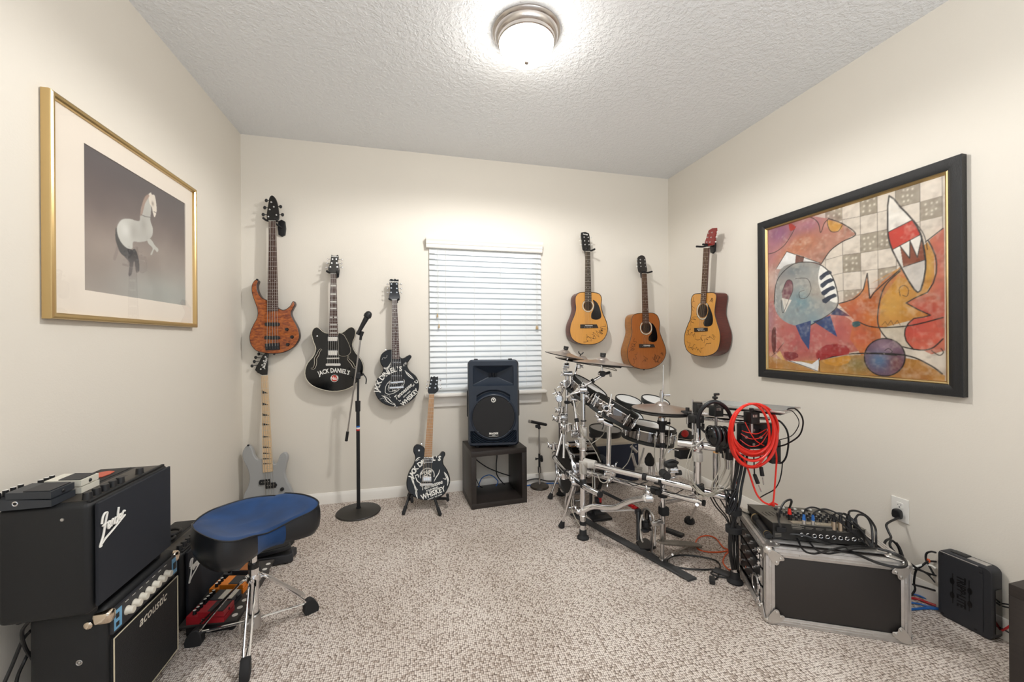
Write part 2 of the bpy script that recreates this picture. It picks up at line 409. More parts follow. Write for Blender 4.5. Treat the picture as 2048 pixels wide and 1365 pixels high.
# wall outlet on the right wall, with a plug
def outlet(x, y, z, s, label):
    P = Plane((x, y, z), (0, s, 0), (0, 0, 1))   # faces into the room
    t = thing('wall_outlet', label, 'outlet', (x, y, z))
    b = B(); b.plate(P, [(-.036, -.058), (.036, -.058), (.036, .058), (-.036, .058)], 0, .006, .002); part('cover_plate', b, M_white, t, True)
    for q in (.021, -.021):
        b = B(); b.plate(P, smooth2([(-.015, q - .008), (-.010, q - .014), (.010, q - .014), (.015, q - .008), (.015, q + .008), (.010, q + .014), (-.010, q + .014), (-.015, q + .008)], 2), .005, .0085, .0006)
        for (sx, w) in ((-.006, .006), (.006, .008)): b.flat(P, [(sx - .001, q), (sx + .001, q), (sx + .001, q + w), (sx - .001, q + w)], .0087, 1)
        b.flat(P, [(-.003, q - .010), (.003, q - .010), (.003, q - .005), (-.003, q - .005)], .0087, 1)
        part('socket', b, [M_white, M_dark], t, True)
    return P
PO = outlet(XR, 1.435, .38, -1, 'white duplex wall outlet on the right wall with a black plug in it')
outlet(XL, 1.21, .27, 1, 'white wall outlet low on the left wall behind the stacked amplifiers')
# ================================================================ guitars
M_flame = mat('quilted maple stain', '#b4601f', .16, kind='quilt', var=(26, .5), col2='#6e2c0c', coat=.5, scale=(1, 1, 2.6))
M_bassedge = mat('dark burst edge', '#2c0f06', .2, coat=.4)
M_rose = mat('rosewood', '#4a2a20', .5, kind='wood', var=(60, .4), scale=(6, 6, .6))
M_ebony = mat('ebony', '#26221f', .5)
M_maple = mat('maple', '#e3c49a', .35, kind='wood', var=(30, .15), scale=(5, 5, .5))
M_maple2 = mat('amber maple', '#b98a5c', .35, kind='wood', var=(30, .3), scale=(5, 5, .5))
M_silver = mat('pewter paint', '#9c9d9d', .3, coat=.3)
M_spruce = mat('spruce top', '#d79a4a', .25, kind='wood', var=(24, .12), scale=(9, 9, .4), coat=.4)
M_cedar = mat('cedar top', '#a8612c', .3, kind='wood', var=(24, .18), scale=(9, 9, .4), coat=.3)
M_mahog = mat('mahogany sides', '#5b2016', .28, kind='wood', var=(20, .3), scale=(1, 1, 6), coat=.3)
M_koa = mat('honey sides', '#a96c2c', .3, kind='wood', var=(20, .25), scale=(1, 1, 6), coat=.3)
M_redhead = mat('cherry headstock', '#7d1e1a', .2, coat=.4)
M_binding = mat('cream binding', '#d9d2c0', .4)
M_inlay = mat('pearl inlay', '#d8d6cf', .3)
M_ink = mat('black marker ink', '#1a1512', .6)
M_hole = mat('sound hole shadow wood', '#1a100a', .9)
M_pick = mat('black pickguard', '#0b0b0d', .14)
M_str = mat('string steel', (.62, .6, .57), .35, 1.)
M_bronze = mat('bronze string', (.60, .47, .33), .35, 1.)
M_reddisc = mat('red badge', '#c63a28', .4)

class Guitar:
    """a guitar whose face lies on plane P; crop = (u0, v0, scale) reads measured outline points"""
    def __init__(g, name, label, P, crop, group=None):
        g.P, g.c = P, crop; g.t = thing(name, label, name_cat(name), P.O, 0, group)
    def q(g, x, y, h=0.): return g.P.px(g.c[0] + x / g.c[2], g.c[1] + y / g.c[2], h)
    def qs(g, pts, h=0.): return [g.q(x, y, h) for x, y in pts]
    def w(g, x, y, h=0.): return g.P.at(*g.q(x, y, h), h)
    def part(g, n, b, m, parent=None, **k): return part(n, b, m, parent or g.t, True, **k)
    def body(g, pts, thick, mats, bev=.006, k=5, binding=None):
        b = B(); o = smooth2(g.qs(pts), k); g.outline = o
        b.plate(g.P, o, -thick, 0, bev, 0, ms=1)
        if binding: b.tube([g.P.at(a, c, .0002) for a, c in o[::2]], .0022, 5, 2, closed=True, smooth=1)
        return g.part('body', b, mats)
    def neck(g, tl, tr, bl, br, mats, nfr=21, h=.008, dep=.022, dots=None, blocks=None, wedge=None, shaft=.7):
        """fretboard quad (crop coordinates) with frets and inlays; neck shaft behind"""
        q = g.qs([tl, tr, br, bl], h); P = g.P; g.nk = (q, h)
        lp = lambda a, c, t: (a[0] + (c[0] - a[0]) * t, a[1] + (c[1] - a[1]) * t)
        sb = B(); vs = []
        for t in (0, shaft):
            a, c = lp(q[0], q[3], t), lp(q[1], q[2], t)
            for k in range(9):
                w = k / 8; e = lp(a, c, w); vs.append(P.at(e[0], e[1], h - .006 - dep * math.sin(math.pi * w) ** .6))
        sb.add(vs, [(k, 9 + k, 10 + k, k + 1) for k in range(8)]); sb.add(vs, [tuple(range(9)), tuple(range(17, 8, -1))])
        g.neckpart = g.part('neck', sb, mats[0])
        b = B(); b.plate(P, q, h - .006, h, .0008, 0)
        fp = lambda n: (1 - 2 ** (-n / 12)) / (1 - 2 ** (-nfr / 12)) * .985
        for n in range(1, nfr + 1):
            a, c = lp(q[0], q[3], fp(n)), lp(q[1], q[2], fp(n)); b.tube([P.at(*a, h), P.at(*c, h)], .0011, 5, 1, smooth=1)
        b.tube([P.at(*lp(q[0], q[3], .003), h + .001), P.at(*lp(q[1], q[2], .003), h + .001)], .0022, 6, 2, smooth=1)
        for n in (3, 5, 7, 9, 12, 15, 17, 19, 21):
            if n > nfr: continue
            t = (fp(n) + fp(n - 1)) / 2; a, c = lp(q[0], q[3], t), lp(q[1], q[2], t); m = lp(a, c, .5)
            dy = (fp(n) - fp(n - 1)) * .5
            if blocks:
                for (e0, e1) in ([(.1, .9)] if n != 12 else [(.08, .42), (.58, .92)]):
                    b.flat(P, [lp(a, c, e0)] and [lp(lp(q[0], q[3], t + s * dy * blocks), lp(q[1], q[2], t + s * dy * blocks), e) for s, e in ((-1, e0), (-1, e1), (1, e1), (1, e0))], h + .0005, 2)
            elif wedge:
                b.flat(P, [lp(lp(q[0], q[3], t + s * dy * .55), lp(q[1], q[2], t + s * dy * .55), e) for s, e in ((-1, .08), (1, .95), (1, .08))], h + .0005, 3)
            elif dots:
                w = math.hypot(c[0] - a[0], c[1] - a[1])
                for o in ((0,) if n != 12 else (-.28, .28)):
                    z = lp(a, c, .5 + o); b.flat(P, [(z[0] + .0033 * math.cos(i * .785), z[1] + .0033 * math.sin(i * .785)) for i in range(8)], h + .0005, 2)
        return g.part('fretboard', b, [mats[1], M_str, M_inlay, M_ebony])
    def head(g, pts, m, pegs, pegm=None, posts=(), th=.015, k=3, h=-.002, peg_r=.006, sharp=False):
        b = B(); o = g.qs(pts, h) if sharp else smooth2(g.qs(pts, h), k)
        b.plate(g.P, o, h - th, h, .0015); hs = g.part('headstock', b, m)
        for (x0, y0, x1, y1) in pegs:
            b = B(); a = g.w(x0, y0, h - th * .6); c = g.w(x1, y1, h - th * .6); d = (c - a).normalized()
            b.cyl(a, c, .0028, seg=8); b.sph(c + d * .004, (peg_r, peg_r * .55, peg_r * 1.2), 10)
            g.part('tuning_peg', b, pegm or M_chrome)
        for (x, y) in posts:
            b = B(); a = g.w(x, y, h); b.cyl(a, a + g.P.n * .009, .0034, .0028, 10); b.cyl(a, a + g.P.n * .002, .0055, seg=12); g.part('string_post', b, M_chrome, hs)
        return hs
    def strings(g, n, top, bot, hb=.012, r=.0007, m=None):
        """top/bot: (xl,yl,xr,yr) crop coordinates at nut and bridge"""
        q, h = g.nk
        for i in range(n):
            t = i / (n - 1); a = g.w(top[0] + (top[2] - top[0]) * t, top[1] + (top[3] - top[1]) * t, h + .003); c = g.w(bot[0] + (bot[2] - bot[0]) * t, bot[1] + (bot[3] - bot[1]) * t, hb)
            b = B(); b.tube([a, c], r * (1.25 - .5 * t), 5, smooth=1); g.part('string', b, m or M_str)
    def quad(g, name, pts, h0, h1, m, bev=.001, parent=None, round=0, ms=None):
        b = B(); o = g.qs(pts, h0)
        b.plate(g.P, smooth2(o, round) if round else o, h0, h1, bev, 0, ms=0); return g.part(name, b, m, parent)
    def knob(g, x, y, r=.0115, hh=.014, m=None, m2=None, name='control_knob'):
        b = B(); a = g.w(x, y, 0); P = g.P
        b.lathe([(r, 0), (r, hh * .25), (r * .86, hh * .4), (r * .78, hh), (.0001, hh)], a, P.n, 18, 0); return g.part(name, b, m or M_blk)
    def screw(g, x, y, r=.005, m=None):
        b = B(); b.lathe([(r, 0), (r * .8, .002), (r * .6, .008), (r, .012), (.0001, .013)], g.w(x, y, 0), g.P.n, 12); g.part('strap_button', b, m or M_chrome)
    def text(g, b, s, size, x, y, rot=0, bold=0., shear=0, warp=None, m=0, h=.0009, sx=1.):
        a = g.q(x, y, h); outline_text(b, g.P, s, size, a[0], a[1], h, m, bold, shear, warp, rot=math.radians(rot), sx=sx)
    def stroke(g, b, pts, w, m=0, h=.0008, k=5, taper=True):
        p = smooth2(g.qs(pts, h), k, False); n = len(p); L = []; R = []
        for i in range(n):
            a, c = p[max(i - 1, 0)], p[min(i + 1, n - 1)]; dx, dy = c[0] - a[0], c[1] - a[1]; l = math.hypot(dx, dy) or 1
            ww = w * .5 * ((.35 + .65 * math.sin(math.pi * i / (n - 1))) if taper else 1); L.append((p[i][0] - dy / l * ww, p[i][1] + dx / l * ww)); R.append((p[i][0] + dy / l * ww, p[i][1] - dx / l * ww))
        vs = [g.P.at(*L[i], h) for i in range(n)] + [g.P.at(*R[i], h) for i in range(n)]
        b.add(vs, [(n + i, n + i + 1, i + 1, i) for i in range(n - 1)], m)
    def scribble(g, b, x, y, w, hgt, rot, seed, lw=.0022):
        r = random.Random(seed); n = r.randint(8, 12); c, s = math.cos(rot), math.sin(rot); pts = []
        for i in range(n):
            px, py = w * (i / n - .5) + r.uniform(-.12, .12) * w, hgt * r.uniform(-.5, .5) * (1 if i % 2 else -.8)
            pts.append((x + px * c - py * s, y + px * s + py * c))
        g.stroke(b, pts, lw, taper=False, k=6)
def name_cat(n): return {'bass_guitar': 'bass guitar', 'electric_guitar': 'electric guitar', 'acoustic_guitar': 'acoustic guitar'}[n]
def hanger(wall, pos, yoke, label, sp=.03):
    """wall plate at pos (on the wall), arm out to yoke, two prongs"""
    pos, yoke = Vector(pos), Vector(yoke); nrm = Vector(wall)
    t = thing('guitar_hanger', label, 'guitar hanger', pos, 0, None)
    side = nrm.cross(Vector((0, 0, 1))).normalized()
    P = Plane(pos, side, (0, 0, 1)) if side.cross(Vector((0, 0, 1))).dot(nrm) > 0 else Plane(pos, -side, (0, 0, 1))
    b = B(); b.plate(P, smooth2([(-.022, -.05), (.022, -.05), (.022, .05), (-.022, .05)], 2), 0, .018, .003); part('wall_plate', b, M_blk, t, True)
    b = B(); b.cyl(pos + nrm * .015, yoke, .007, seg=12); part('arm', b, M_blk, t, True)
    for s in (-1, 1):
        b = B(); b.tube([yoke, yoke + side * s * sp * .7, yoke + side * s * sp + nrm * .012, yoke + side * s * sp * 1.05 + nrm * .055], .0075, 10, smooth=5); b.sph(yoke + side * s * sp * 1.05 + nrm * .057, .0085, 10)
        part('prong', b, M_rub, t, True)
PB = lambda y: Plane((0, y, 0), (1, 0, 0), (0, 0, 1))       # faces the room from the back wall

def place(P, u, v): P.O = onP(u, v, P.O, P.n); return P
# ---- orange five string bass, top left of the back wall
P = place(PB(3.165), 545, 640); Cp = (460, 370, 3.9)
g = Guitar('bass_guitar', 'amber quilted five string bass with long curved horn hanging in the corner', P, Cp)
g.body([(207, 738), (185, 750), (167, 790), (170, 850), (190, 910), (212, 980), (208, 1035), (180, 1090), (155, 1150), (150, 1205), (165, 1255), (205, 1297), (270, 1314), (350, 1319), (430, 1305), (500, 1265), (540, 1200), (538, 1140), (518, 1090), (490, 1040), (478, 1000), (490, 970), (508, 935), (500, 910), (484, 912), (466, 945), (425, 974), (385, 966), (340, 930), (290, 900), (250, 880), (222, 840), (212, 790), (222, 752)], .042, [M_flame, M_bassedge], .005)
g.neck((301, 278), (356, 278), (288, 985), (376, 985), (M_mahog, M_rose), 22, .009, .024, dots=True)
g.head([(330, 82), (308, 98), (298, 150), (285, 245), (300, 280), (356, 280), (382, 258), (375, 175), (358, 112)], M_gloss,
       [(305, 122, 288, 122), (298, 178, 276, 178), (290, 232, 264, 232), (368, 170, 390, 170), (378, 233, 405, 233)], M_blk, [(322, 135), (310, 192), (300, 248), (342, 172), (362, 235)], peg_r=.011)
g.quad('pickup', [(273, 1080), (282, 1075), (380, 1075), (390, 1082), (390, 1097), (380, 1102), (282, 1102), (273, 1096)], 0, .009, M_blk, .002)
g.quad('pickup', [(270, 1184), (280, 1179), (382, 1179), (392, 1186), (392, 1200), (382, 1206), (280, 1206), (270, 1200)], 0, .009, M_blk, .002)
g.quad('bridge', [(276, 1240), (388, 1232), (390, 1285), (280, 1292)], 0, .010, M_blk, .002)
for i in range(5): g.quad('saddle', [(282 + i * 21, 1246 - i), (297 + i * 21, 1245 - i), (298 + i * 21, 1282 - i), (284 + i * 21, 1283 - i)], .010, .015, M_dark, .002)
for x, y in ((445, 1128), (485, 1187), (452, 1246)): g.knob(x, y, .012, .016)
g.strings(5, (306, 278, 351, 278), (288, 1262, 374, 1256), .016, .0013)
g.screw(215, 740, .006, M_blk); g.screw(347, 1322, .006, M_blk)
hanger((0, -1, 0), (P.at(*g.q(368, 300))[0] + .008, YB, P.at(*g.q(368, 315))[2]), g.w(330, 282, -.022), 'black wall hanger holding the amber five string bass', .036)

# ---- grey bass leaning in the left corner
O = onY(540, 1032, 3.09) ; Tn = onY(523, 745, 3.205)
ey = (Tn - Vector((Tn.x, O.y, O.z))).normalized(); P = Plane(O, (1, 0, 0), ey); Cp = (460, 690, 3.69)
g = Guitar('bass_guitar', 'pewter grey four string bass with pale maple neck, standing in the left corner', P, Cp)
g.body([(135, 742), (108, 760), (90, 800), (96, 850), (125, 910), (143, 980), (130, 1050), (105, 1100), (95, 1150), (120, 1210), (190, 1250), (280, 1262), (380, 1250), (450, 1205), (467, 1150), (455, 1080), (420, 1010), (404, 950), (412, 890), (426, 830), (410, 800), (388, 798), (365, 822), (348, 868), (325, 882), (290, 850), (240, 842), (205, 848), (178, 820), (162, 768)], .04, [M_silver, M_silver], .006)
g.neck((229, 225), (277, 222), (242, 945), (317, 935), (M_maple, M_maple), 24, .009, .022, wedge=True)
g.head([(281, 55), (276, 110), (273, 220), (231, 221), (184, 186), (214, 128), (243, 75)], M_gloss,
       [(240, 70, 217, 68), (228, 96, 194, 94), (214, 122, 184, 124), (200, 150, 167, 156)], M_blk, [(262, 90), (250, 120), (238, 150), (228, 180)], peg_r=.010, k=2)
b = B(); g.text(b, 'Jackson', .026, 258, 135, 75, .0006, .3, h=-.001); g.part('headstock_lettering', b, M_lettering)
for pts in ([(222, 998), (296, 990), (300, 1028), (226, 1036)], [(262, 1022), (338, 1014), (342, 1054), (266, 1062)]):
    pk = g.quad('pickup', pts, 0, .010, M_blk, .003)
    for i in range(4):
        b = B(); a = g.w(pts[0][0] + 12 + i * 17, pts[0][1] + 18 - i * 2, .010); b.cyl(a, a + P.n * .0015, .003, seg=8); g.part('pole_piece', b, M_steel, pk)
for pts in ([(216, 1010), (224, 1000), (224, 1034), (216, 1026)], [(340, 1022), (348, 1030), (348, 1040), (340, 1048)]): g.quad('pickup_ear', pts, 0, .009, M_blk, .002)
for x, y in ((386, 1066), (396, 1128), (430, 1180)): g.knob(x, y, .0125, .018)
g.quad('bridge', [(255, 1195), (340, 1187), (345, 1225), (260, 1232)], 0, .012, M_blk, .002)
g.strings(4, (236, 224, 271, 222), (264, 1205, 330, 1199), .016, .0013)
g.screw(137, 742, .006, M_blk)

# ---- black semi hollow with red badge
P = place(PB(3.16), 665, 690); Cp = (580, 490, 4.0133)
g = Guitar('electric_guitar', 'gloss black semi hollow guitar with f holes and round red badge on the wall', P, Cp)
g.body([(213, 662), (186, 678), (174, 720), (190, 780), (208, 835), (188, 895), (142, 950), (120, 1020), (135, 1085), (190, 1137), (280, 1168), (360, 1177), (450, 1162), (530, 1115), (577, 1050), (590, 985), (572, 925), (522, 860), (500, 800), (520, 740), (526, 692), (503, 662), (470, 668), (430, 700), (385, 712), (345, 712), (310, 712), (270, 702), (240, 676)], .045, [M_gloss, M_gloss, M_binding], .005, binding=True)
g.neck((325, 230), (371, 230), (311, 735), (385, 735), (M_mahog, M_rose), 20, .010, .022, blocks=.42)
g.head([(332, 80), (345, 86), (372, 86), (384, 80), (390, 100), (382, 140), (390, 190), (374, 222), (322, 224), (306, 195), (322, 145), (328, 100)], M_gloss,
       [(325, 115, 308, 116), (318, 148, 300, 148), (312, 180, 294, 182), (388, 118, 412, 119), (388, 150, 410, 150), (390, 180, 412, 181)], M_chrome, [(342, 115), (336, 147), (325, 178), (372, 115), (376, 147), (380, 178)])
b = B(); g.text(b, 'Washburn', .0115, 359, 93, 0, .0005, h=-.001); g.part('headstock_lettering', b, M_lettering)
b = B(); b.plate(P, smooth2(g.qs([(388, 712), (430, 722), (452, 755), (472, 795), (488, 850), (470, 885), (430, 895), (398, 888), (390, 870), (388, 790)], .005), 3), .004, .0065, .0008); b.tube([P.at(a, c, .0066) for a, c in smooth2(g.qs([(388, 712), (430, 722), (452, 755), (472, 795), (488, 850), (470, 885), (430, 895), (398, 888), (390, 870), (388, 790)], .005), 3)], .0011, 4, 1, closed=True, smooth=1)
g.part('pickguard', b, [M_pick, M_binding])
for (y0, y1) in ((738, 774), (848, 888)):
    fr = g.quad('pickup', [(300, y0 - 8), (392, y0 - 8), (392, y1 + 8), (300, y1 + 8)], 0, .006, M_blk, .001)
    g.quad('pickup_cover', [(305, y0), (380, y0), (384, y0 + 6), (380, y1), (305, y1)], .006, .013, M_chrome, .002, fr)
g.quad('bridge', [(297, 906), (398, 904), (398, 917), (297, 919)], .002, .013, M_chrome, .002)
g.quad('tailpiece', [(289, 956), (296, 951), (402, 951), (409, 956), (409, 968), (402, 973), (296, 973), (289, 968)], .004, .015, M_chrome, .002)
for pts in ([(256, 848), (244, 842), (232, 860), (222, 885), (205, 915), (205, 950), (196, 985), (180, 996), (171, 988)], [(470, 893), (466, 915), (482, 935), (500, 955), (512, 980), (526, 984), (533, 974)]):
    b = B(); g.stroke(b, pts, .013, 0, .0005); g.stroke(b, pts, .0185, 1, .0003); g.part('sound_hole', b, [M_hole, M_binding])
for x, y in ((472, 996), (528, 952), (492, 1066), (553, 1040)): g.knob(x, y, .0115, .013, M_gloss)
g.strings(6, (329, 230, 367, 230), (303, 958, 393, 958), .016, .0009)
b = B(); g.text(b, "JACK DANIEL'S", .046, 353, 1010, 0, .0012, warp=arc(.26), sx=.72)
cx, cy = g.q(357, 1072); r = .027
ringp = lambda rr: [(cx + rr * math.cos(i * math.pi / 16), cy + rr * math.sin(i * math.pi / 16)) for i in range(32)]
b.flat(P, ringp(r), .0006, 0); b.flat(P, ringp(r * .9), .0008, 2); b.flat(P, ringp(r * .82), .001, 1)
g.text(b, 'No7', .034, 357, 1073, 0, .0012, h=.0013, sx=.8)
g.part('lettering', b, [M_lettering, M_reddisc, M_pick])
g.screw(220, 733); g.screw(590, 1038)
hanger((0, -1, 0), (P.at(*g.q(350, 200))[0], YB, P.at(*g.q(350, 190))[2]), g.w(350, 224, -.018), 'black wall hanger holding the semi hollow guitar with the red badge', .032)

# ---- black single cut with white whiskey label lettering
def label_lettering(g, cx, cy, rot, sc, tele=False):
    """the big label: text lines laid out in a frame rotated by rot about (cx,cy)"""
    b = B(); c, s = math.cos(math.radians(rot)), math.sin(math.radians(rot))
    o = g.q(cx, cy, .001)
    def T(txt, size, x, y, bold=0., shear=0., warp=None, sx=1., r2=0): outline_text(b, g.P, txt, size * sc, o[0] + (x * c - y * s) * sc, o[1] + (x * s + y * c) * sc, .001, 0, bold * sc, shear, warp, rot=math.radians(rot + r2), sx=sx)
    return b, T
P = place(PB(3.165), 790, 730); Cp = (580, 490, 4.0133)
g = Guitar('electric_guitar', 'black single cutaway guitar covered in white lettering, hanging beside the window', P, Cp)
g.body([(818, 842), (772, 848), (730, 885), (722, 940), (746, 990), (736, 1030), (692, 1090), (678, 1160), (700, 1230), (760, 1283), (850, 1301), (940, 1276), (1013, 1212), (1036, 1130), (1016, 1062), (960, 1010), (940, 962), (958, 930), (976, 900), (962, 884), (938, 894), (905, 912), (882, 900), (850, 860)], .042, [M_gloss, M_gloss], .006)
g.neck((818, 440), (859, 440), (821, 918), (880, 918), (M_mahog, M_rose), 22, .009, .022, dots=True)
g.head([(812, 274), (832, 280), (842, 271), (854, 280), (872, 280), (868, 318), (872, 370), (884, 425), (862, 440), (816, 440), (794, 425), (803, 370), (800, 318), (796, 286)], M_gloss,
       [(806, 315, 786, 316), (806, 347, 786, 348), (806, 382, 786, 383), (866, 315, 888, 316), (866, 350, 888, 351), (868, 382, 890, 383)], M_chrome, [(814, 315), (813, 347), (811, 382), (857, 315), (857, 350), (858, 382)])
b = B(); g.text(b, 'Epiphone', .018, 834, 296, 0, .0004, h=-.001); g.part('headstock_lettering', b, M_lettering)
for (y0, y1, x0, x1) in ((934, 966, 816, 900), (1042, 1086, 810, 905)):
    fr = g.quad('pickup', [(x0 - 6, y0 - 4), (x1 + 6, y0 - 4), (x1 + 6, y1 + 4), (x0 - 6, y1 + 4)], 0, .006, M_blk, .001)
    g.quad('pickup_coils', [(x0 + 4, y0 + 3), (x1 - 4, y0 + 3), (x1 - 4, y1 - 3), (x0 + 4, y1 - 3)], .006, .011, M_dark, .002, fr)
    for i in range(6):
        bb = B(); a = g.w(x0 + 12 + i * (x1 - x0 - 24) / 5, y0 + 10, .011); bb.cyl(a, a + P.n * .001, .0026, seg=8); g.part('pole_piece', bb, M_chrome, fr)
g.quad('bridge', [(806, 1100), (910, 1092), (911, 1106), (807, 1114)], .002, .013, M_chrome, .002)
g.quad('tailpiece', [(800, 1140), (912, 1134), (913, 1150), (802, 1156)], .004, .015, M_chrome, .002)
for x, y in ((958, 1078), (1000, 1085), (984, 1118)): g.knob(x, y, .0085, .010, M_gloss)
g.strings(6, (822, 440, 855, 440), (812, 1146, 902, 1141), .016, .0009)
b = B()
def arc_text(g, b, txt, size, cx, cy, R, a0, a1, bold=.0015, sx=1.):
    """text set letter by letter round a circle of radius R about crop point (cx,cy), from angle a0 to a1 (degrees, 90 = up)"""
    o = g.q(cx, cy); n = len(txt)
    for i, ch in enumerate(txt):
        if ch == ' ': continue
        a = math.radians(a0 + (a1 - a0) * (i + .5) / n)
        outline_text(b, g.P, ch, size, o[0] + R * math.cos(a), o[1] + R * math.sin(a), .001, 0, bold, rot=a - math.pi / 2, sx=sx)
arc_text(g, b, "JACK DANIEL'S", .052, 888, 1178, .174, 181, 86, .0018, .9)
arc_text(g, b, "SOUR MASH WHISKEY", .010, 850, 1130, .052, 215, 40, .0004)
g.stroke(b, [(765, 1165), (772, 1130), (800, 1095), (840, 1072), (885, 1068), (915, 1085), (915, 1115), (890, 1150), (845, 1185), (800, 1200), (768, 1190), (765, 1165)], .0035, taper=False)
g.stroke(b, [(786, 1160), (796, 1128), (830, 1100), (875, 1090), (900, 1100), (893, 1130), (850, 1165), (805, 1180), (786, 1160)], .002, taper=False)
g.text(b, 'Old', .026, 842, 1110, 8, .001, .2); g.text(b, 'No 7', .024, 848, 1168, 8, .001)
g.text(b, 'Tennessee', .044, 908, 1180, 41, .0009, .35, sx=.88)
g.text(b, 'SOUR MASH', .013, 938, 1200, 42, .0004)
g.text(b, 'WHISKEY', .046, 962, 1226, 44, .0013, sx=.84)
for pts in ([(750, 985), (775, 990), (800, 965), (812, 938)], [(752, 992), (778, 998), (806, 972)], [(922, 1008), (940, 1040), (965, 1062), (990, 1078), (1008, 1100)], [(930, 1018), (955, 1040), (985, 1066)], [(995, 1085), (1020, 1090), (1022, 1108), (1002, 1105), (995, 1085)], [(735, 1210), (762, 1228), (775, 1250), (800, 1270), (835, 1285)], [(745, 1212), (785, 1232), (815, 1262), (845, 1280)], [(815, 1260), (845, 1290), (835, 1298)], [(870, 1248), (880, 1255), (890, 1246)], [(985, 1108), (995, 1125), (985, 1140)]):
    g.stroke(b, pts, .006)
g.scribble(b, 762, 905, 60, 34, -.3, 3, .0013); g.scribble(b, 925, 955, 26, 60, .2, 5, .0013); g.scribble(b, 755, 1240, 70, 34, .2, 9, .0013); g.scribble(b, 790, 1215, 60, 22, .4, 2, .0013)
g.part('lettering', b, M_lettering); g.screw(858, 1303, .005)
g.screw(770, 845)
hanger((0, -1, 0), (P.at(*g.q(838, 400))[0], YB, P.at(*g.q(838, 405))[2]), g.w(838, 441, -.018), 'black wall hanger holding the lettered single cutaway guitar', .032)

# ---- black tele-style guitar on the floor stand
O = onY(855, 1002, 2.925); Tn = onY(866, 754, 3.105)
ey = (Tn - O); ey = Vector((0, ey.y, ey.z)).normalized(); P = Plane(O, (1, 0, 0), ey); Cp = (780, 740, 4.403)
PT = P
g = Guitar('electric_guitar', 'black guitar with amber maple neck and white label lettering, standing in a floor stand', P, Cp)
g.body([(238, 657), (210, 678), (204, 720), (221, 770), (207, 830), (166, 900), (145, 980), (150, 1050), (185, 1103), (250, 1140), (330, 1152), (410, 1140), (482, 1095), (525, 1012), (528, 950), (502, 880), (471, 830), (470, 790), (487, 750), (480, 724), (456, 722), (430, 755), (385, 768), (345, 765), (310, 735), (304, 690), (270, 664)], .042, [M_gloss, M_gloss], .006)
g.neck((345, 213), (389, 213), (302, 766), (370, 770), (M_maple2, M_maple2), 22, .009, .022, dots=False)
g.head([(360, 60), (375, 66), (390, 56), (405, 66), (422, 60), (424, 95), (420, 140), (428, 178), (392, 212), (344, 212), (332, 180), (344, 140), (352, 100)], M_gloss,
       [(350, 95, 336, 96), (346, 128, 330, 130), (342, 160, 326, 162), (424, 93, 440, 94), (424, 128, 442, 130), (426, 158, 442, 160)], M_chrome, [(366, 93), (358, 125), (350, 158), (412, 95), (404, 127), (398, 160)])
for (y0, y1, x0, x1, m) in ((774, 818, 297, 378, M_dark), (942, 984, 288, 366, M_chrome)):
    fr = g.quad('pickup', [(x0, y0), (x1, y0), (x1 - 2, y1), (x0 - 2, y1)], 0, .008, M_steel, .001)
    g.quad('pickup_coils', [(x0 + 6, y0 + 6), (x1 - 6, y0 + 6), (x1 - 8, y1 - 6), (x0 + 4, y1 - 6)], .008, .012, m, .002, fr)
    for i in range(6):
        bb = B(); a = g.w(x0 + 12 + i * (x1 - x0 - 26) / 5, y0 + 20, .012); bb.cyl(a, a + P.n * .001, .0028, seg=8); g.part('pole_piece', bb, M_chrome, fr)
g.quad('bridge', [(262, 1002), (374, 1000), (375, 1020), (264, 1024)], .002, .013, M_alu, .002)
g.strings(6, (349, 213, 385, 213), (280, 1010, 360, 1008), .014, .0009, M_bronze)
for x, y in ((480, 945), (494, 1030)): g.knob(x, y, .010, .014, M_gloss)
b = B()
arc_text(g, b, "JACK DANIEL'S", .048, 398, 1010, .183, 162, 76, .0018, .9)
arc_text(g, b, 'OLD TIME', .020, 330, 980, .070, 135, 62, .0008)
g.text(b, 'Old', .030, 326, 912, 0, .0014); g.text(b, 'No.7', .026, 328, 938, 0, .0012)
for R, w in ((.052, .003), (.047, .0015)):
    o = g.q(328, 930); n = 40
    p = [(o[0] + R * 1.02 * math.cos(math.radians(-20 + i * 220 / n)), o[1] + R * math.sin(math.radians(-20 + i * 220 / n))) for i in range(n + 1)]
    vs = [P.at(a, c, .0009) for a, c in p] + [P.at(o[0] + (a - o[0]) * (1 - w / R), o[1] + (c - o[1]) * (1 - w / R), .0009) for a, c in p]
    b.add(vs, [(i, i + 1, n + 2 + i, n + 1 + i) for i in range(n)])
g.text(b, 'Tennessee', .042, 366, 1018, 13, .0009, .3, sx=.88); g.text(b, 'SOUR MASH', .016, 372, 1052, 14, .0006); g.text(b, 'WHISKEY', .052, 380, 1088, 16, .0015, sx=.80)
g.text(b, 'LYNCHBURG TENN', .012, 395, 1122, 16, .0003)
for pts in ([(176, 935), (190, 960), (200, 990), (215, 1020), (222, 1050), (235, 1080), (238, 1110), (244, 1138)], [(186, 940), (205, 975), (212, 1010), (230, 1050), (226, 1085), (236, 1125)], [(222, 1060), (240, 1055), (232, 1068)], [(225, 800), (245, 780), (268, 772)], [(226, 806), (258, 790)], [(476, 900), (490, 935), (505, 965), (510, 1000), (500, 1030)], [(482, 905), (505, 940), (520, 985)], [(465, 955), (490, 965), (480, 940)], [(225, 940), (240, 980), (275, 1005)], [(437, 880), (428, 915), (405, 950), (388, 985)], [(220, 935), (245, 925), (250, 950)]):
    g.stroke(b, pts, .007)
g.part('lettering', b, M_lettering)
g.screw(255, 710, .007); g.screw(277, 655)
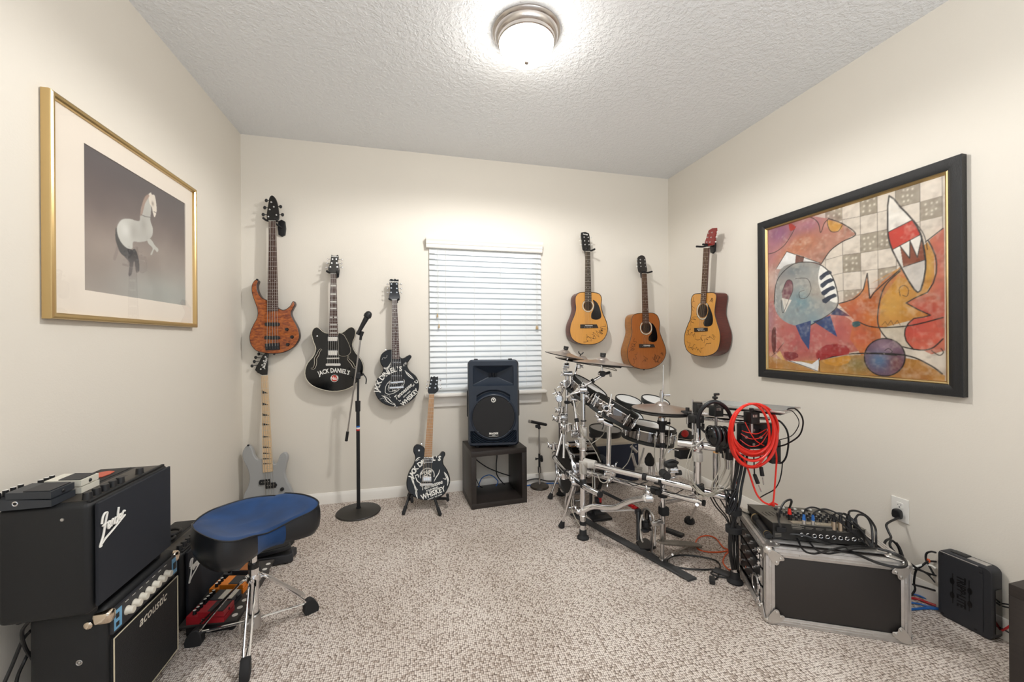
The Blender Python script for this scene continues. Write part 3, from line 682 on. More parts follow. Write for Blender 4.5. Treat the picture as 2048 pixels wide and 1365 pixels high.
# its stand: two A frames with padded yokes
st = thing('guitar_stand', 'black folding floor stand holding the guitar with the amber neck', 'guitar stand', onZ(850, 1028, 0))
def st_pt(x, y, z): q = onP(780 + x / 4.403, 740 + y / 4.403, P.O - P.n * .06, P.n); return q
for s, foot, yk in ((-1, onZ(807, 1027, .014), onP(824, 1000, P.O, P.n)), (1, onZ(880, 1029, .014), onP(895, 997, P.O, P.n))):
    top = Vector((.05 + s * .035, P.O.y + .20, .205)); rear = Vector((.05 + s * .10, P.O.y + .285, .014))
    b = B(); b.tube([top, foot], .0095, 10, smooth=1); b.sph(top, .013, 10); fl = part('leg', b, M_blk, st, True)
    b = B(); d = (foot - top).normalized(); b.cyl(foot - d * .05, foot + d * .004, .0125, seg=12); b.sph(foot, .013, 10); part('rubber_foot', b, M_rub, fl, True)
    b = B(); b.tube([top, rear], .0095, 10, smooth=1); part('leg', b, M_blk, st, True)
    b = B(); k = foot + (top - foot) * .36
    b.tube([k, yk - P.n * .05 + P.ey * -.012, yk - P.ey * .012 + P.n * .012, yk + P.n * .014 + P.ey * .022], .010, 10, smooth=5); b.sph(yk + P.n * .014 + P.ey * .024, .0115, 10); part('padded_arm', b, M_rub, st, True)
b = B(); b.tube([(.015, P.O.y + .20, .205), (.085, P.O.y + .20, .205)], .011, 10, smooth=1); part('hinge_bar', b, M_blk, st, True)

# ---- acoustics
def acoustic(label, P, crop, body, thick, top, side, neck, nm, head, hm, pegs, posts, hole, guard, bridge, strings, binding=None, dots=True, slots=None, htext=None):
    g = Guitar('acoustic_guitar', label, P, crop)
    g.body(body, thick, [top, side, binding or M_ebony], .004, binding=True)
    g.neck(*neck, nm, 19, .010, .024, dots=dots, shaft=.80)
    hs = g.head(head, hm, pegs, M_inlay, posts, k=2)
    if htext: b = B(); g.text(b, *htext, h=-.001); g.part('headstock_lettering', b, M_lettering)
    (hx, hy, hrx, hry) = hole; b = B()
    c = g.q(hx, hy); rx = abs(g.q(hx + hrx, hy)[0] - c[0])
    ringp = lambda rr: [(c[0] + rr * math.cos(i * math.pi / 20), c[1] + rr * math.sin(i * math.pi / 20)) for i in range(40)]
    for rr, hh, m in ((rx * 1.36, .0004, 2), (rx * 1.30, .0005, 1), (rx * 1.12, .0006, 2), (rx * 1.08, .0007, 3), (rx, .0009, 0)): b.flat(P, ringp(rr), hh, m)
    g.part('sound_hole', b, [M_hole, M_binding, M_ebony, top])
    b = B(); b.plate(P, smooth2(g.qs(guard), 4), 0, .002, .0005); g.part('pickguard', b, M_pick)
    b = B(); b.plate(P, g.qs(bridge), 0, .008, .002); br = g.part('bridge', b, M_ebony)
    (x0, y0), (x1, y1) = bridge[0], bridge[1]; (x3, y3), (x2, y2) = bridge[3], bridge[2]
    l = lambda t, s: (x0 + (x1 - x0) * t + (x3 - x0) * s, y0 + (y1 - y0) * t + (y3 - y0) * s)
    b = B(); b.plate(P, g.qs([l(.27, .25), l(.73, .25), l(.73, .42), l(.27, .42)]), .007, .011, .0005); g.part('saddle', b, M_inlay, br)
    for i in range(6):
        b = B(); a = g.w(*l(.28 + i * .088, .7), .008); b.sph(a, .0028, 8); g.part('bridge_pin', b, M_inlay, br)
    g.strings(6, strings, (*l(.3, .35), *l(.7, .35)), .012, .0007, M_bronze)
    return g
# left one, spruce top with dark sides
P = place(PB(3.135), 1176, 620); Cp = (1080, 440, 4.2667)
g = acoustic('spruce top acoustic guitar with black headstock, hanging nearest the window', P, Cp,
    [(385, 617), (335, 622), (305, 652), (300, 700), (305, 760), (290, 820), (262, 890), (255, 960), (278, 1020), (335, 1056), (410, 1066), (490, 1055), (550, 1012), (577, 940), (567, 870), (537, 800), (522, 735), (526, 672), (505, 632), (445, 618)], .10, M_spruce, M_mahog,
    ((388, 268), (428, 268), (384, 700), (440, 700)), (M_mahog, M_ebony),
    [(354, 108), (418, 115), (425, 185), (430, 262), (386, 264), (366, 250), (358, 180)], M_gloss,
    [(364, 147, 344, 146), (366, 180, 346, 180), (370, 212, 350, 212), (422, 150, 434, 150), (424, 184, 436, 184), (426, 214, 440, 214)], [(376, 148), (380, 180), (384, 212), (412, 150), (414, 182), (418, 212)],
    (410, 735, 37, 37), [(452, 684), (490, 712), (515, 775), (521, 832), (485, 852), (440, 842), (437, 805), (455, 765), (462, 725)],
    [(343, 893), (482, 893), (495, 922), (343, 926)], (392, 268, 424, 268), htext=('Cortez', .016, 387, 124, -4, .0004))
b = B()
for i, (x, y, w, h, r) in enumerate([(395, 1010, 75, 60, -1.1), (430, 1000, 60, 70, -1.2), (488, 975, 90, 80, -.9), (535, 920, 80, 50, -1.1), (530, 950, 60, 60, -1)]): g.scribble(b, x, y, w, h, r, 20 + i)
g.part('signature', b, M_ink)
hanger((0, -1, 0), (onY(1174, 497, YB).x, YB, onY(1174, 497, YB).z), g.w(408, 262, -.02), 'black wall hanger holding the spruce top guitar nearest the window', .034)
# middle one, all cedar
P = place(PB(3.13), 1290, 670)
g = acoustic('reddish cedar acoustic guitar with round headstock, at the right end of the back wall', P, Cp,
    [(870, 797), (818, 803), (786, 830), (780, 895), (785, 960), (770, 1025), (748, 1100), (746, 1160), (768, 1230), (822, 1264), (890, 1276), (970, 1263), (1040, 1216), (1073, 1150), (1070, 1090), (1042, 1015), (1020, 950), (1022, 885), (1006, 826), (975, 800), (925, 794)], .115, M_cedar, M_koa,
    ((871, 455), (911, 455), (877, 885), (931, 885)), (M_mahog, M_rose),
    [(836, 330), (850, 308), (870, 302), (890, 310), (902, 335), (908, 390), (914, 440), (866, 450), (845, 440), (838, 390)], M_ebony,
    [(842, 340, 826, 341), (842, 368, 828, 370), (844, 396, 830, 398)], [(855, 340), (855, 368), (860, 398), (892, 342), (897, 370), (902, 400)],
    (905, 922, 40, 40), [(952, 880), (985, 922), (1000, 985), (995, 1030), (962, 1043), (928, 1030), (926, 1000), (950, 968), (956, 928)],
    [(845, 1060), (968, 1062), (978, 1088), (845, 1092)], (875, 455, 907, 455))
b = B()
for i, (x, y, w, h, r) in enumerate([(800, 1055, 120, 50, -1.1), (790, 1090, 90, 40, -1.2), (820, 1170, 110, 40, -1.1), (895, 1190, 60, 50, -1.2), (1000, 1175, 80, 80, -.2), (1010, 1190, 70, 60, .3), (1042, 1145, 24, 30, 0), (990, 1200, 60, 40, .6)]): g.scribble(b, x, y, w, h, r, 40 + i)
g.part('signature', b, M_ink); g.screw(884, 1280, .004, M_blk)
hanger((0, -1, 0), (onY(1285, 545, YB).x, YB, onY(1285, 545, YB).z), g.w(892, 450, -.02), 'black wall hanger holding the cedar guitar in the right corner of the back wall', .034)
# right one, on the right wall
P = Plane((XR - .115, 2.65, 1.4), (0, -1, 0), (0, 0, 1)); place(P, 1410, 650)
g = acoustic('signed spruce acoustic guitar with cherry red headstock, alone on the right wall', P, Cp,
    [(1370, 628), (1314, 636), (1290, 680), (1291, 760), (1286, 835), (1260, 900), (1236, 970), (1232, 1040), (1252, 1110), (1300, 1150), (1370, 1165), (1450, 1158), (1512, 1118), (1536, 1040), (1535, 960), (1512, 880), (1492, 800), (1498, 720), (1505, 655), (1490, 625), (1440, 620)], .105, M_spruce, M_mahog,
    ((1394, 238), (1438, 236), (1369, 716), (1412, 716)), (M_mahog, M_rose),
    [(1440, 88), (1500, 68), (1492, 130), (1474, 216), (1404, 213), (1420, 150)], M_redhead,
    [(1496, 105, 1512, 104), (1490, 148, 1506, 147), (1482, 190, 1498, 188)], [(1440, 115), (1433, 150), (1426, 190), (1470, 108), (1462, 150), (1452, 190)],
    (1390, 777, 42, 52), [(1432, 720), (1455, 762), (1475, 830), (1471, 890), (1440, 910), (1405, 906), (1398, 872), (1425, 822), (1437, 772)],
    [(1322, 924), (1432, 920), (1432, 950), (1322, 956)], (1399, 238, 1434, 236))
b = B()
for i, (x, y, w, h, r) in enumerate([(1310, 715, 120, 28, -1.45), (1315, 850, 110, 44, -1), (1300, 985, 70, 50, .3), (1268, 950, 70, 26, -1.2), (1380, 1010, 100, 50, -.2), (1450, 1020, 110, 70, -.5), (1290, 1070, 80, 70, .2), (1375, 1110, 70, 50, -.4), (1468, 690, 40, 50, .6), (1440, 1060, 60, 40, -.3), (1330, 1100, 60, 30, .1)]): g.scribble(b, x, y, w, h, r, 60 + i)
g.part('signature', b, M_ink); g.screw(1418, 1170, .004)
hanger((-1, 0, 0), (XR, onX(1428, 492, XR).y, onX(1428, 492, XR).z), g.w(1418, 222, -.02), 'black wall hanger holding the signed guitar on the right wall', .034)
# ================================================================ left side: amplifiers, pedals, throne, microphone stand
M_tolex = mat('black tolex', '#111316', .55, bump=(900, .5, .0008))
M_grille = mat('black grille cloth', '#1b1e26', .8, bump=(700, .6, .001))
M_panel = mat('dark amp panel', '#3a352f', .45)
M_cream = mat('cream knob plastic', '#d8d2c4', .35)
M_sky = mat('pale blue panel', '#6fa9cf', .45)
M_gunpaint = mat('dark grey pedal paint', '#30343a', .4)
M_redp = mat('red pedal paint', '#a3202a', .35)
M_orp = mat('orange pedal paint', '#e07f24', .35)
M_paleped = mat('white pedal paint', '#dcd8cb', .4)
M_velvet = mat('blue velour', '#0b3c70', .85, var=(9, .35), bump=(300, .2, .001))
M_velvet.node_tree.nodes['Principled BSDF'].inputs['Sheen Weight'].default_value = .12
M_vinyl = mat('black vinyl', '#17191d', .38, bump=(400, .12, .001))

def fender_script(b, P, x, y, s, m=0, h=.004):
    """raised script badge drawn with strokes, underlined by its tail"""
    S = [[(-.02, .52), (.02, .72), (.12, .84), (.24, .82)], [(.24, .82), (.14, .50), (.05, .12), (-.10, -.22), (-.04, -.22)], [(.02, .42), (.12, .46), (.22, .46)],
         [(.24, .30), (.34, .36), (.34, .46), (.27, .44), (.25, .30), (.30, .22), (.38, .28)],
         [(.42, .24), (.43, .46)], [(.43, .38), (.50, .47), (.54, .42), (.53, .26)],
         [(.70, .44), (.62, .46), (.59, .32), (.65, .24), (.71, .34)], [(.71, .24), (.76, .62), (.80, .78)],
         [(.80, .34), (.90, .40), (.89, .49), (.82, .46), (.80, .34), (.86, .26), (.93, .32)],
         [(.96, .28), (.98, .50)], [(.98, .44), (1.05, .54), (1.12, .50)],
         [(-.10, -.22), (.15, -.06), (.55, .10), (1.12, .36)]]
    for k in S: b.tube([P.at(x + a * s, y + c * s, h) for a, c in k], s * .035, 6, m, smooth=4)

def modelling_amp(name, label, x0, y0, z0, w, dep, hgt, group=None):
    """guitar combo against the left wall; front faces +X; width along Y"""
    t = thing(name, label, 'guitar amplifier', (x0 - dep / 2, y0 + w / 2, z0), 0, group)
    xb, xf, y1, z1 = x0 - dep, x0, y0 + w, z0 + hgt
    b = B(); b.box(((xb + xf) / 2 - .004, (y0 + y1) / 2, (z0 + z1) / 2), (dep - .008, w, hgt), 0, .016, seg=4); cab = part('cabinet', b, M_tolex, t, True)
    P = Plane((xf, y0, z0), (0, 1, 0), (0, 0, 1))
    b = B(); b.plate(P, [(.014, .018), (w - .014, .018), (w - .014, hgt - .006), (.014, hgt - .006)], -.004, .006, .003); part('grille', b, M_grille, t, True)
    b = B(); fender_script(b, P, .022, hgt - .115, .085, 0, .010); part('badge', b, M_lettering, t, True)
    # recessed control panel on top
    b = B(); b.box((xf - .055, (y0 + y1) / 2, z1 - .001), (.085, w - .05, .006), 0, .002); b.box((xf - .018, (y0 + y1) / 2, z1 + .001), (.012, w - .03, .008), 1, .003)
    b.box((xb + .06, (y0 + y1) / 2, z1), (.095, w - .04, .004), 1, .001); b.flat(Plane((xf - .075, y0 + w * .42, z1 + .0023), (1, 0, 0), (0, 1, 0)), [(-.012, 0), (.012, 0), (.012, .10), (-.012, .10)], 0, 2)
    part('control_panel', b, [M_panel, M_tolex, M_blk], t, True)
    for i in range(6):
        y = y0 + w * (.10 + .088 * i + (.16 if i == 5 else 0)); b = B()
        b.lathe([(.0125, 0), (.0115, .003), (.0105, .018), (.0098, .020), (.0001, .020)], (xf - .036, y, z1 + .002), seg=18); part('control_knob', b, M_blk, t, True)
    for y in (y0 + .04, y1 - .04):
        for x in (xb + .03, xf - .03):
            b = B(); b.cyl((x, y, z0 - .011), (x, y, z0 + .004), .013, .016, 14); part('foot', b, M_rub, t, True)
    b = B(); b.lathe([(.005, 0), (.0045, .002), (.0001, .003)], (xf - .07, y0, z1 - .04), (0, -1, 0), 10); part('screw', b, M_steel, t, True)
    return P
# practice bass amp at the bottom of the stack
ax1, ay0, ay1, az1 = -.905, 1.465, 1.835, .422
t = thing('practice_amplifier', 'black practice amplifier with cream knobs and gold piping, at the bottom of the stack', 'guitar amplifier', (ax1 - .1, 1.65, 0))
b = B(); b.box((ax1 - .104, 1.65, .012 + .205), (.19, .37, .41), 0, .02, seg=4); part('cabinet', b, M_tolex, t, True)
P = Plane((ax1, ay0, .012), (0, 1, 0), (0, 0, 1)); w = ay1 - ay0
b = B(); b.plate(P, [(.018, .02), (w - .018, .02), (w - .018, .302), (.018, .302)], -.012, .001, .002); part('grille', b, mat('woven speaker cloth', '#191a1d', .6, bump=(420, 1., .002), var=(300, .5)), t, True)
b = B(); b.tube([P.at(*p, .002) for p in ((.016, .018), (w - .016, .018), (w - .016, .304), (.016, .304))], .0022, 6, closed=True, smooth=1); part('piping', b, mat('gold piping', '#c9bfa6', .4), t, True)
b = B(); b.plate(P, [(.016, .318), (w - .016, .318), (w - .016, .392), (.016, .392)], -.010, .001, .002)
b.flat(P, [(.018, .325), (.052, .325), (.052, .385), (.018, .385)], .0014, 1); b.flat(P, [(w - .052, .325), (w - .018, .325), (w - .018, .385), (w - .052, .385)], .0014, 1)
b.plate(P, [(w - .043, .343), (w - .027, .343), (w - .027, .367), (w - .043, .367)], .001, .005, .001, 2)
b.flat(P, [(.026, .333), (.040, .333), (.040, .347), (.026, .347)], .0018, 2); b.flat(P, [(.026, .358), (.040, .358), (.040, .374), (.026, .374)], .0018, 2)
for i in range(7): b.flat(P, [(.066 + i * .034, .384), (.082 + i * .034, .384), (.082 + i * .034, .386), (.066 + i * .034, .386)], .0014, 3)
part('control_panel', b, [M_dark, M_sky, M_blk, M_lettering], t, True)
for i in range(7):
    b = B(); b.lathe([(.0135, 0), (.0135, .003), (.0118, .005), (.0112, .018), (.010, .020), (.0001, .020)], P.at(.075 + i * .034, .354, .001), P.n, 18); part('control_knob', b, M_cream, t, True)
b = B(); outline_text(b, P, 'acoustic', .046, .205, .272, .003, 0, .0008, .25); part('badge', b, M_cream, t, True)
for y, sy in ((ay0, -1), (ay1, 1)):
    b = B(); z = .41
    b.box((ax1 - .02, y - sy * .012, z - .018), (.05, .034, .040), 0, .012, seg=3); b.sph((ax1 - .05, y + sy * .005, z - .03), (.012, .004, .012), 10)
    part('corner_protector', b, mat('brass chrome', (.72, .62, .50), .12, 1.), t, True)
b = B(); b.torus((ax1 - .075, ay0 + .001, .27), (0, 1, 0), .007, .002, 18, 6); b.sph((ax1 - .075, ay0 + .001, .27), (.005, .002, .005), 10); part('strap_screw', b, M_steel, t, True)
for y in (ay0 + .04, ay1 - .04):
    for x in (ax1 - .17, ax1 - .03): b = B(); b.cyl((x, y, 0), (x, y, .016), .014, seg=12); part('foot', b, M_rub, t, True)
modelling_amp('guitar_amplifier', 'black guitar amplifier with white script badge, on top of the practice amplifier', -.913, 1.415, .434, .385, .222, .328)
modelling_amp('guitar_amplifier', 'black guitar amplifier with script badge standing on the floor behind the pedalboard', -.95, 1.965, .012, .37, .222, .322)
# red sticker on the upper amp's top
b = B(); P = Plane((-1.07, 1.70, .7645), (1, 0, 0), (0, 1, 0)); b.plate(P, smooth2([(-.02, -.03), (.02, -.03), (.02, .03), (-.02, .03)], 2), 0, .003, .0005)
solo('foam_pad', b, mat('salmon pad', '#c4604a', .6), 'small salmon red pad lying on top of the upper amplifier', 'pad', (-1.07, 1.70, .7645))

def stomp(label, c, ex, L, Wd, hb, m, mp, knobs, treadm=None, cat='effects pedal', group=None, name='effects_pedal', jack=True):
    """compact pedal: wedge base, hinged treadle, knobs; c = base centre, ex = direction from knob end to toe end"""
    ex = Vector(ex).normalized(); ey = Vector((0, 0, 1)).cross(ex); c = Vector(c)
    R = Matrix((ex, ey, (0, 0, 1))).transposed()
    t = thing(name, label, cat, c, 0, group)
    def hexa(b, pts, mi=0): b.add([c + R @ Vector(p) for p in pts], [(0, 3, 2, 1), (4, 5, 6, 7), (0, 1, 5, 4), (1, 2, 6, 5), (2, 3, 7, 6), (3, 0, 4, 7)], mi)
    l, w = L / 2, Wd / 2; b = B()
    hexa(b, [(-l, -w, 0), (l, -w, 0), (l, w, 0), (-l, w, 0), (-l, -w, hb), (l, -w, hb * .55), (l, w, hb * .55), (-l, w, hb)]); part('housing', b, m, t, True)
    b = B(); a0 = -l + L * .30
    hexa(b, [(a0, -w * .97, hb * .88), (l * .98, -w * .97, hb * .66), (l * .98, w * .97, hb * .66), (a0, w * .97, hb * .88), (a0, -w * .97, hb * 1.42), (l * .98, -w * .97, hb * 1.22), (l * .98, w * .97, hb * 1.22), (a0, w * .97, hb * 1.42)])
    tr = part('treadle', b, m, t, True)
    b = B(); z = lambda x: hb * (1.42 - .20 * (x - a0) / (l * .98 - a0)) + .0006
    x0, x1 = a0 + L * .24, l * .9
    b.add([c + R @ Vector(p) for p in ((x0, -w * .85, z(x0)), (x1, -w * .85, z(x1)), (x1, w * .85, z(x1)), (x0, w * .85, z(x0)), (x0, -w * .85, z(x0) + .002), (x1, -w * .85, z(x1) + .002), (x1, w * .85, z(x1) + .002), (x0, w * .85, z(x0) + .002))], [(4, 5, 6, 7), (0, 1, 5, 4), (1, 2, 6, 5), (2, 3, 7, 6), (3, 0, 4, 7)])
    part('rubber_pad', b, treadm or M_dark, tr, True)
    for i in range(knobs):
        b = B(); y = (i - (knobs - 1) / 2) * Wd * .27
        b.lathe([(.0075, 0), (.0068, .003), (.006, .016), (.0001, .0165)], c + R @ Vector((-l + L * .15, y, hb * .97)), (0, 0, 1), 14, ms=[0, 0, 1]); part('control_knob', b, [M_blk, M_white], t, True)
    if jack:
        b = B(); q = c + R @ Vector((-l * .1, -w, hb * .5)); b.torus(q, ey, .0055, .0018, 16, 6); b.cyl(q - ey * .001, q + ey * .002, .0045, seg=12, m=1); part('jack_socket', b, [M_chrome, M_blk], t, True)
    b = B(); b.sph(c + R @ Vector((l * .98, 0, hb * .92)), (.004, .006, .006), 10); part('thumb_screw', b, M_blk, t, True)
    return t
# two pedals on the upper amp (their tops end near the near edge)
zt = .765
stomp('dark grey effects pedal on top of the upper amplifier, at its near end', (-1.075, 1.447, zt), (1, .02, 0), .145, .085, .034, M_gunpaint, M_dark, 4)
stomp('white effects pedal on top of the upper amplifier, beside the grey pedal', (-1.065, 1.543, zt), (1, .02, 0), .13, .075, .032, M_paleped, M_dark, 3)
# things on the floor amp: small coil of instrument leads with clips
b = B(); r = random.Random(4)
for k in range(3):
    b.tube([(-1.10 + .045 * math.cos(i * .7 + k), 2.05 + .05 * k + .035 * math.sin(i * .7 + k), .342 + .006 * k) for i in range(10)], .0065, 8, smooth=4)
solo('coiled_patch_lead', b, M_cable, 'short black patch lead coiled on top of the floor amplifier', 'cable', (-1.1, 2.05, .34))
# cables hanging behind the amp stack
cg = 'mains leads behind the amplifier stack'
for k, pts in enumerate(([(60, 1242, 1.16), (44, 1265, 1.16), (52, 1300, 1.17), (75, 1330, 1.2)], [(62, 1262, 1.17), (45, 1282, 1.17), (25, 1330, 1.15), (5, 1375, 1.12)], [(58, 1305, 1.2), (48, 1325, 1.18), (35, 1355, 1.17), (30, 1390, 1.16)])):
    b = B(); b.tube([W(*p) for p in pts], .0045, 8, smooth=6); solo('mains_lead', b, M_cable, 'black lead hanging behind the bottom amplifier at the left edge', 'cable', tuple(W(*pts[0])), cg)

# pedalboard
zb = .058
pb = thing('pedalboard', 'black slatted pedalboard lying along the floor in front of the lower amplifier', 'pedalboard', (-.84, 2.12, 0))
b = B(); b.box((-.842, 2.145, zb - .006), (.215, .47, .012), 0, .003)
for i in range(9):
    y = 1.935 + i * .05; b.cyl((-.752, y, zb + .0002), (-.752, y, zb + .0012), .011, seg=14, m=1)
part('deck', b, [mat('dark grey powder coat', '#3a3735', .55), M_white], pb, True)
b = B(); b.box((-.842, 2.145, .026), (.18, .43, .052), 0, .006); part('riser', b, M_blk, pb, True)
for y in (1.94, 2.35):
    for x in (-.92, -.765): b = B(); b.cyl((x, y, 0), (x, y, .012), .012, seg=12); part('foot', b, M_rub, pb, True)
ex = (1, -.12, 0)
stomp('red effects pedal at the near end of the pedalboard', (-.845, 1.945, zb), ex, .145, .078, .034, M_redp, M_redp, 3, M_dark)
stomp('grey effects pedal with black treadle and white printing, second on the pedalboard', (-.845, 2.035, zb), ex, .135, .075, .030, M_gunpaint, M_dark, 4, M_paleped)
stomp('orange effects pedal in the middle of the pedalboard', (-.845, 2.135, zb), ex, .145, .078, .034, M_orp, M_orp, 3, M_dark)
stomp('dark effects pedal with brown treadle pad, beside the wah pedal', (-.845, 2.26, zb), ex, .135, .078, .030, M_gunpaint, M_dark, 3, mat('tan pad', '#a4622f', .5))
# wah pedal beyond the board
wh = thing('wah_pedal', 'black rocker wah pedal on the floor past the far end of the pedalboard', 'effects pedal', (-.77, 2.47, 0))
P = Plane((-.80, 2.47, 0), (1, 0, 0), (0, 1, 0))
rr = lambda L, Wd: smooth2([(-L, -Wd), (L * .9, -Wd), (L, 0), (L * .9, Wd), (-L, Wd)], 3)
b = B(); b.plate(P, rr(.13, .05), .006, .05, .005); part('housing', b, M_dark, wh, True)
b = B(); P2 = Plane((-.80, 2.47, .058), (1, 0, .13), (0, 1, 0)); b.plate(P2, rr(.122, .046), 0, .024, .004); tr = part('treadle', b, M_blk, wh, True)
b = B(); b.plate(P2, rr(.112, .038), .023, .027, .001); part('rubber_pad', b, M_rub, tr, True)
for x in (-.90, -.70):
    for y in (2.435, 2.505): b = B(); b.cyl((x, y, 0), (x, y, .01), .009, seg=10); part('foot', b, M_rub, wh, True)
cable('patch_cable', [W(441, 1120, 2.15), W(452, 1135, 2.12), W(446, 1150, 2.08), W(460, 1142, 2.05)], .003, M_cable, 'thin black patch cable looping off the far end of the pedalboard')

# drum throne
TC = Vector((-.653, 1.859, 0))
th = thing('drum_throne', 'blue velour and black vinyl saddle drum throne on chrome tripod legs', 'drum stool', TC)
fd = Vector((.71, -.70, 0)).normalized(); sd = Vector((0, 0, 1)).cross(fd)
# saddle outline in (f, s): two front lobes and a rounded back
out = [(-.20, 0), (-.185, .09), (-.125, .165), (-.03, .205), (.08, .215), (.165, .20), (.19, .155), (.165, .085), (.135, .03), (.128, 0), (.135, -.03), (.165, -.085), (.19, -.155), (.165, -.20), (.08, -.215), (-.03, -.205), (-.125, -.165), (-.185, -.09)]
o2 = smooth2([(f * .97, s_ * .955) for f, s_ in out], 4); n = len(o2)
SO = TC + Vector((0, 0, .395)) + fd * -.005
def saddle_z(f, s, k):
    """height of the cushion top at radius fraction k"""
    rr = min(1, math.hypot(f / .2, s / .21))
    lobe = .030 * (s / .2) ** 2 * (1 if f > -.1 else .5) + .022 * max(0, -f / .2) ** 2
    return .105 + lobe * 1.25 - .020 * (1 - k * k) - .030 * max(0, f / .15) * math.exp(-(s / .055) ** 2)
def spt(f, s, z): return SO + fd * f + sd * s + Vector((0, 0, z))
vs = []; fs = []; rings = 10
for i in range(rings + 1):
    k = i / rings
    for (f, s) in o2:
        kk = max(k, .001); zz = saddle_z(f * kk, s * kk, kk)
        if k > .9: zz -= .012 * ((k - .9) / .1) ** 2
        vs.append(spt(f * kk, s * kk, zz))
for i in range(rings):
    for j in range(n): fs.append((i * n + j, i * n + (j + 1) % n, (i + 1) * n + (j + 1) % n, (i + 1) * n + j))
b = B(); b.add(vs, fs); b2 = B(); vv = []
prof = [(1.0, None), (1.025, .085), (1.03, .06), (1.015, .03), (.95, .008), (.80, 0.0)]
front = [abs(s) < .058 and f > .1 for f, s in o2]
for k, z in prof:
    for (f, s) in o2:
        ztop = saddle_z(f, s, 1) - .012
        zz = ztop if z is None else z * (ztop / .105); vv.append(spt(f * k, s * k, zz))
blue, black = [], []
for i in range(len(prof) - 1):
    for j in range(n):
        q = (i * n + j, (i + 1) * n + j, (i + 1) * n + (j + 1) % n, i * n + (j + 1) % n); q = q[::-1]
        (blue if front[j] and front[(j + 1) % n] else black).append(q)
b.add(vv, blue); b2.add(vv, black); b2.add(vv[-n:], [tuple(range(n - 1, -1, -1))])
seat = part('seat_top', b, M_velvet, th, True, 'blue velour saddle top', ang=60); part('seat_side', b2, M_vinyl, th, True, 'black vinyl side', ang=60)
b = B(); b.tube([p + Vector((0, 0, .002)) for p in vs[-n:]], .003, 6, closed=True, smooth=1); part('piping', b, M_vinyl, seat, True)
b = B(); b.cyl(TC + Vector((0, 0, .17)), TC + Vector((0, 0, .40)), .0125, seg=20); b.cyl(TC + Vector((0, 0, .385)), TC + Vector((0, 0, .398)), .06, seg=24); part('seat_post', b, M_chrome, th, True)
b = B(); b.cyl(TC + Vector((0, 0, .05)), TC + Vector((0, 0, .30)), .019, seg=24); b.cyl(TC + Vector((0, 0, .29)), TC + Vector((0, 0, .31)), .0205, seg=24, m=1); b.cyl(TC + Vector((0, 0, .10)), TC + Vector((0, 0, .106)), .0205, seg=24, m=1); part('base_tube', b, [M_chrome, M_blk], th, True)
b = B(); b.cyl(TC + Vector((0, 0, .045)), TC + Vector((0, 0, .095)), .026, seg=24); q = TC + Vector((-.028, -.03, .07)); b.cyl(TC + Vector((0, 0, .07)), q, .008, seg=10); b.box(q + Vector((-.01, -.004, -.005)), (.012, .008, .044), 0, .003); part('leg_collar', b, M_steel, th, True)
b = B(); b.cyl(TC + Vector((0, 0, .235)), TC + Vector((0, 0, .262)), .024, seg=24); part('upper_collar', b, M_chrome, th, True)
for foot in (onZ(632, 1215, .012), onZ(384, 1285, .012), onZ(490, 1352, .012)):
    d = Vector((foot.x - TC.x, foot.y - TC.y, 0)); d = d.normalized() * .215; F = TC + d + Vector((0, 0, .03)); dn = d.normalized(); sn = Vector((0, 0, 1)).cross(dn)
    A = TC + dn * .024 + Vector((0, 0, .248)); lg = None
    bb = B()
    for s in (-1, 1): bb.tube([A + sn * s * .008, A + dn * .03 + sn * s * .011 - Vector((0, 0, .02)), F - dn * .03 + sn * s * .010 + Vector((0, 0, .045)), F + sn * s * .005], .0045, 8, smooth=3)
    bb.box(A + dn * .0 , (.016, .016, .02), 0, .003)
    # flat pressed cover over the upper two thirds
    if foot.y > 1.7:
        m0, m1 = A + dn * .02 - Vector((0, 0, .018)), A.lerp(F + Vector((0, 0, .03)), .85); up = (m1 - m0).cross(sn).normalized()
        if up.z < 0: up = -up
        bc = B(); bc.add([q_ + sn * k_ * .017 + up * h_ for h_ in (.003, .009) for q_, k_ in ((m0, 1), (m0, -1), (m1, -1), (m1, 1))], [(0, 1, 2, 3), (7, 6, 5, 4), (0, 4, 5, 1), (1, 5, 6, 2), (2, 6, 7, 3), (3, 7, 4, 0)])
    lg = part('leg', bb, M_chrome, th, True)
    if foot.y > 1.7: part('leg_cover', bc, M_gloss if foot.x < -.7 else M_steel, lg, True)
    bb = B(); bb.tube([TC + dn * .024 + Vector((0, 0, .07)), F - dn * .02 + Vector((0, 0, .018))], .0055, 8, smooth=1); part('brace', bb, M_chrome, lg, True)
    bb = B(); P = Plane(F, dn, (0, 0, 1)); bb.plate(P, smooth2([(-.018, .03), (.006, .034), (.03, .006), (.034, -.03), (-.02, -.03), (-.026, 0)], 2), -.016, .016, .003); part('rubber_foot', bb, M_rub, lg, True)

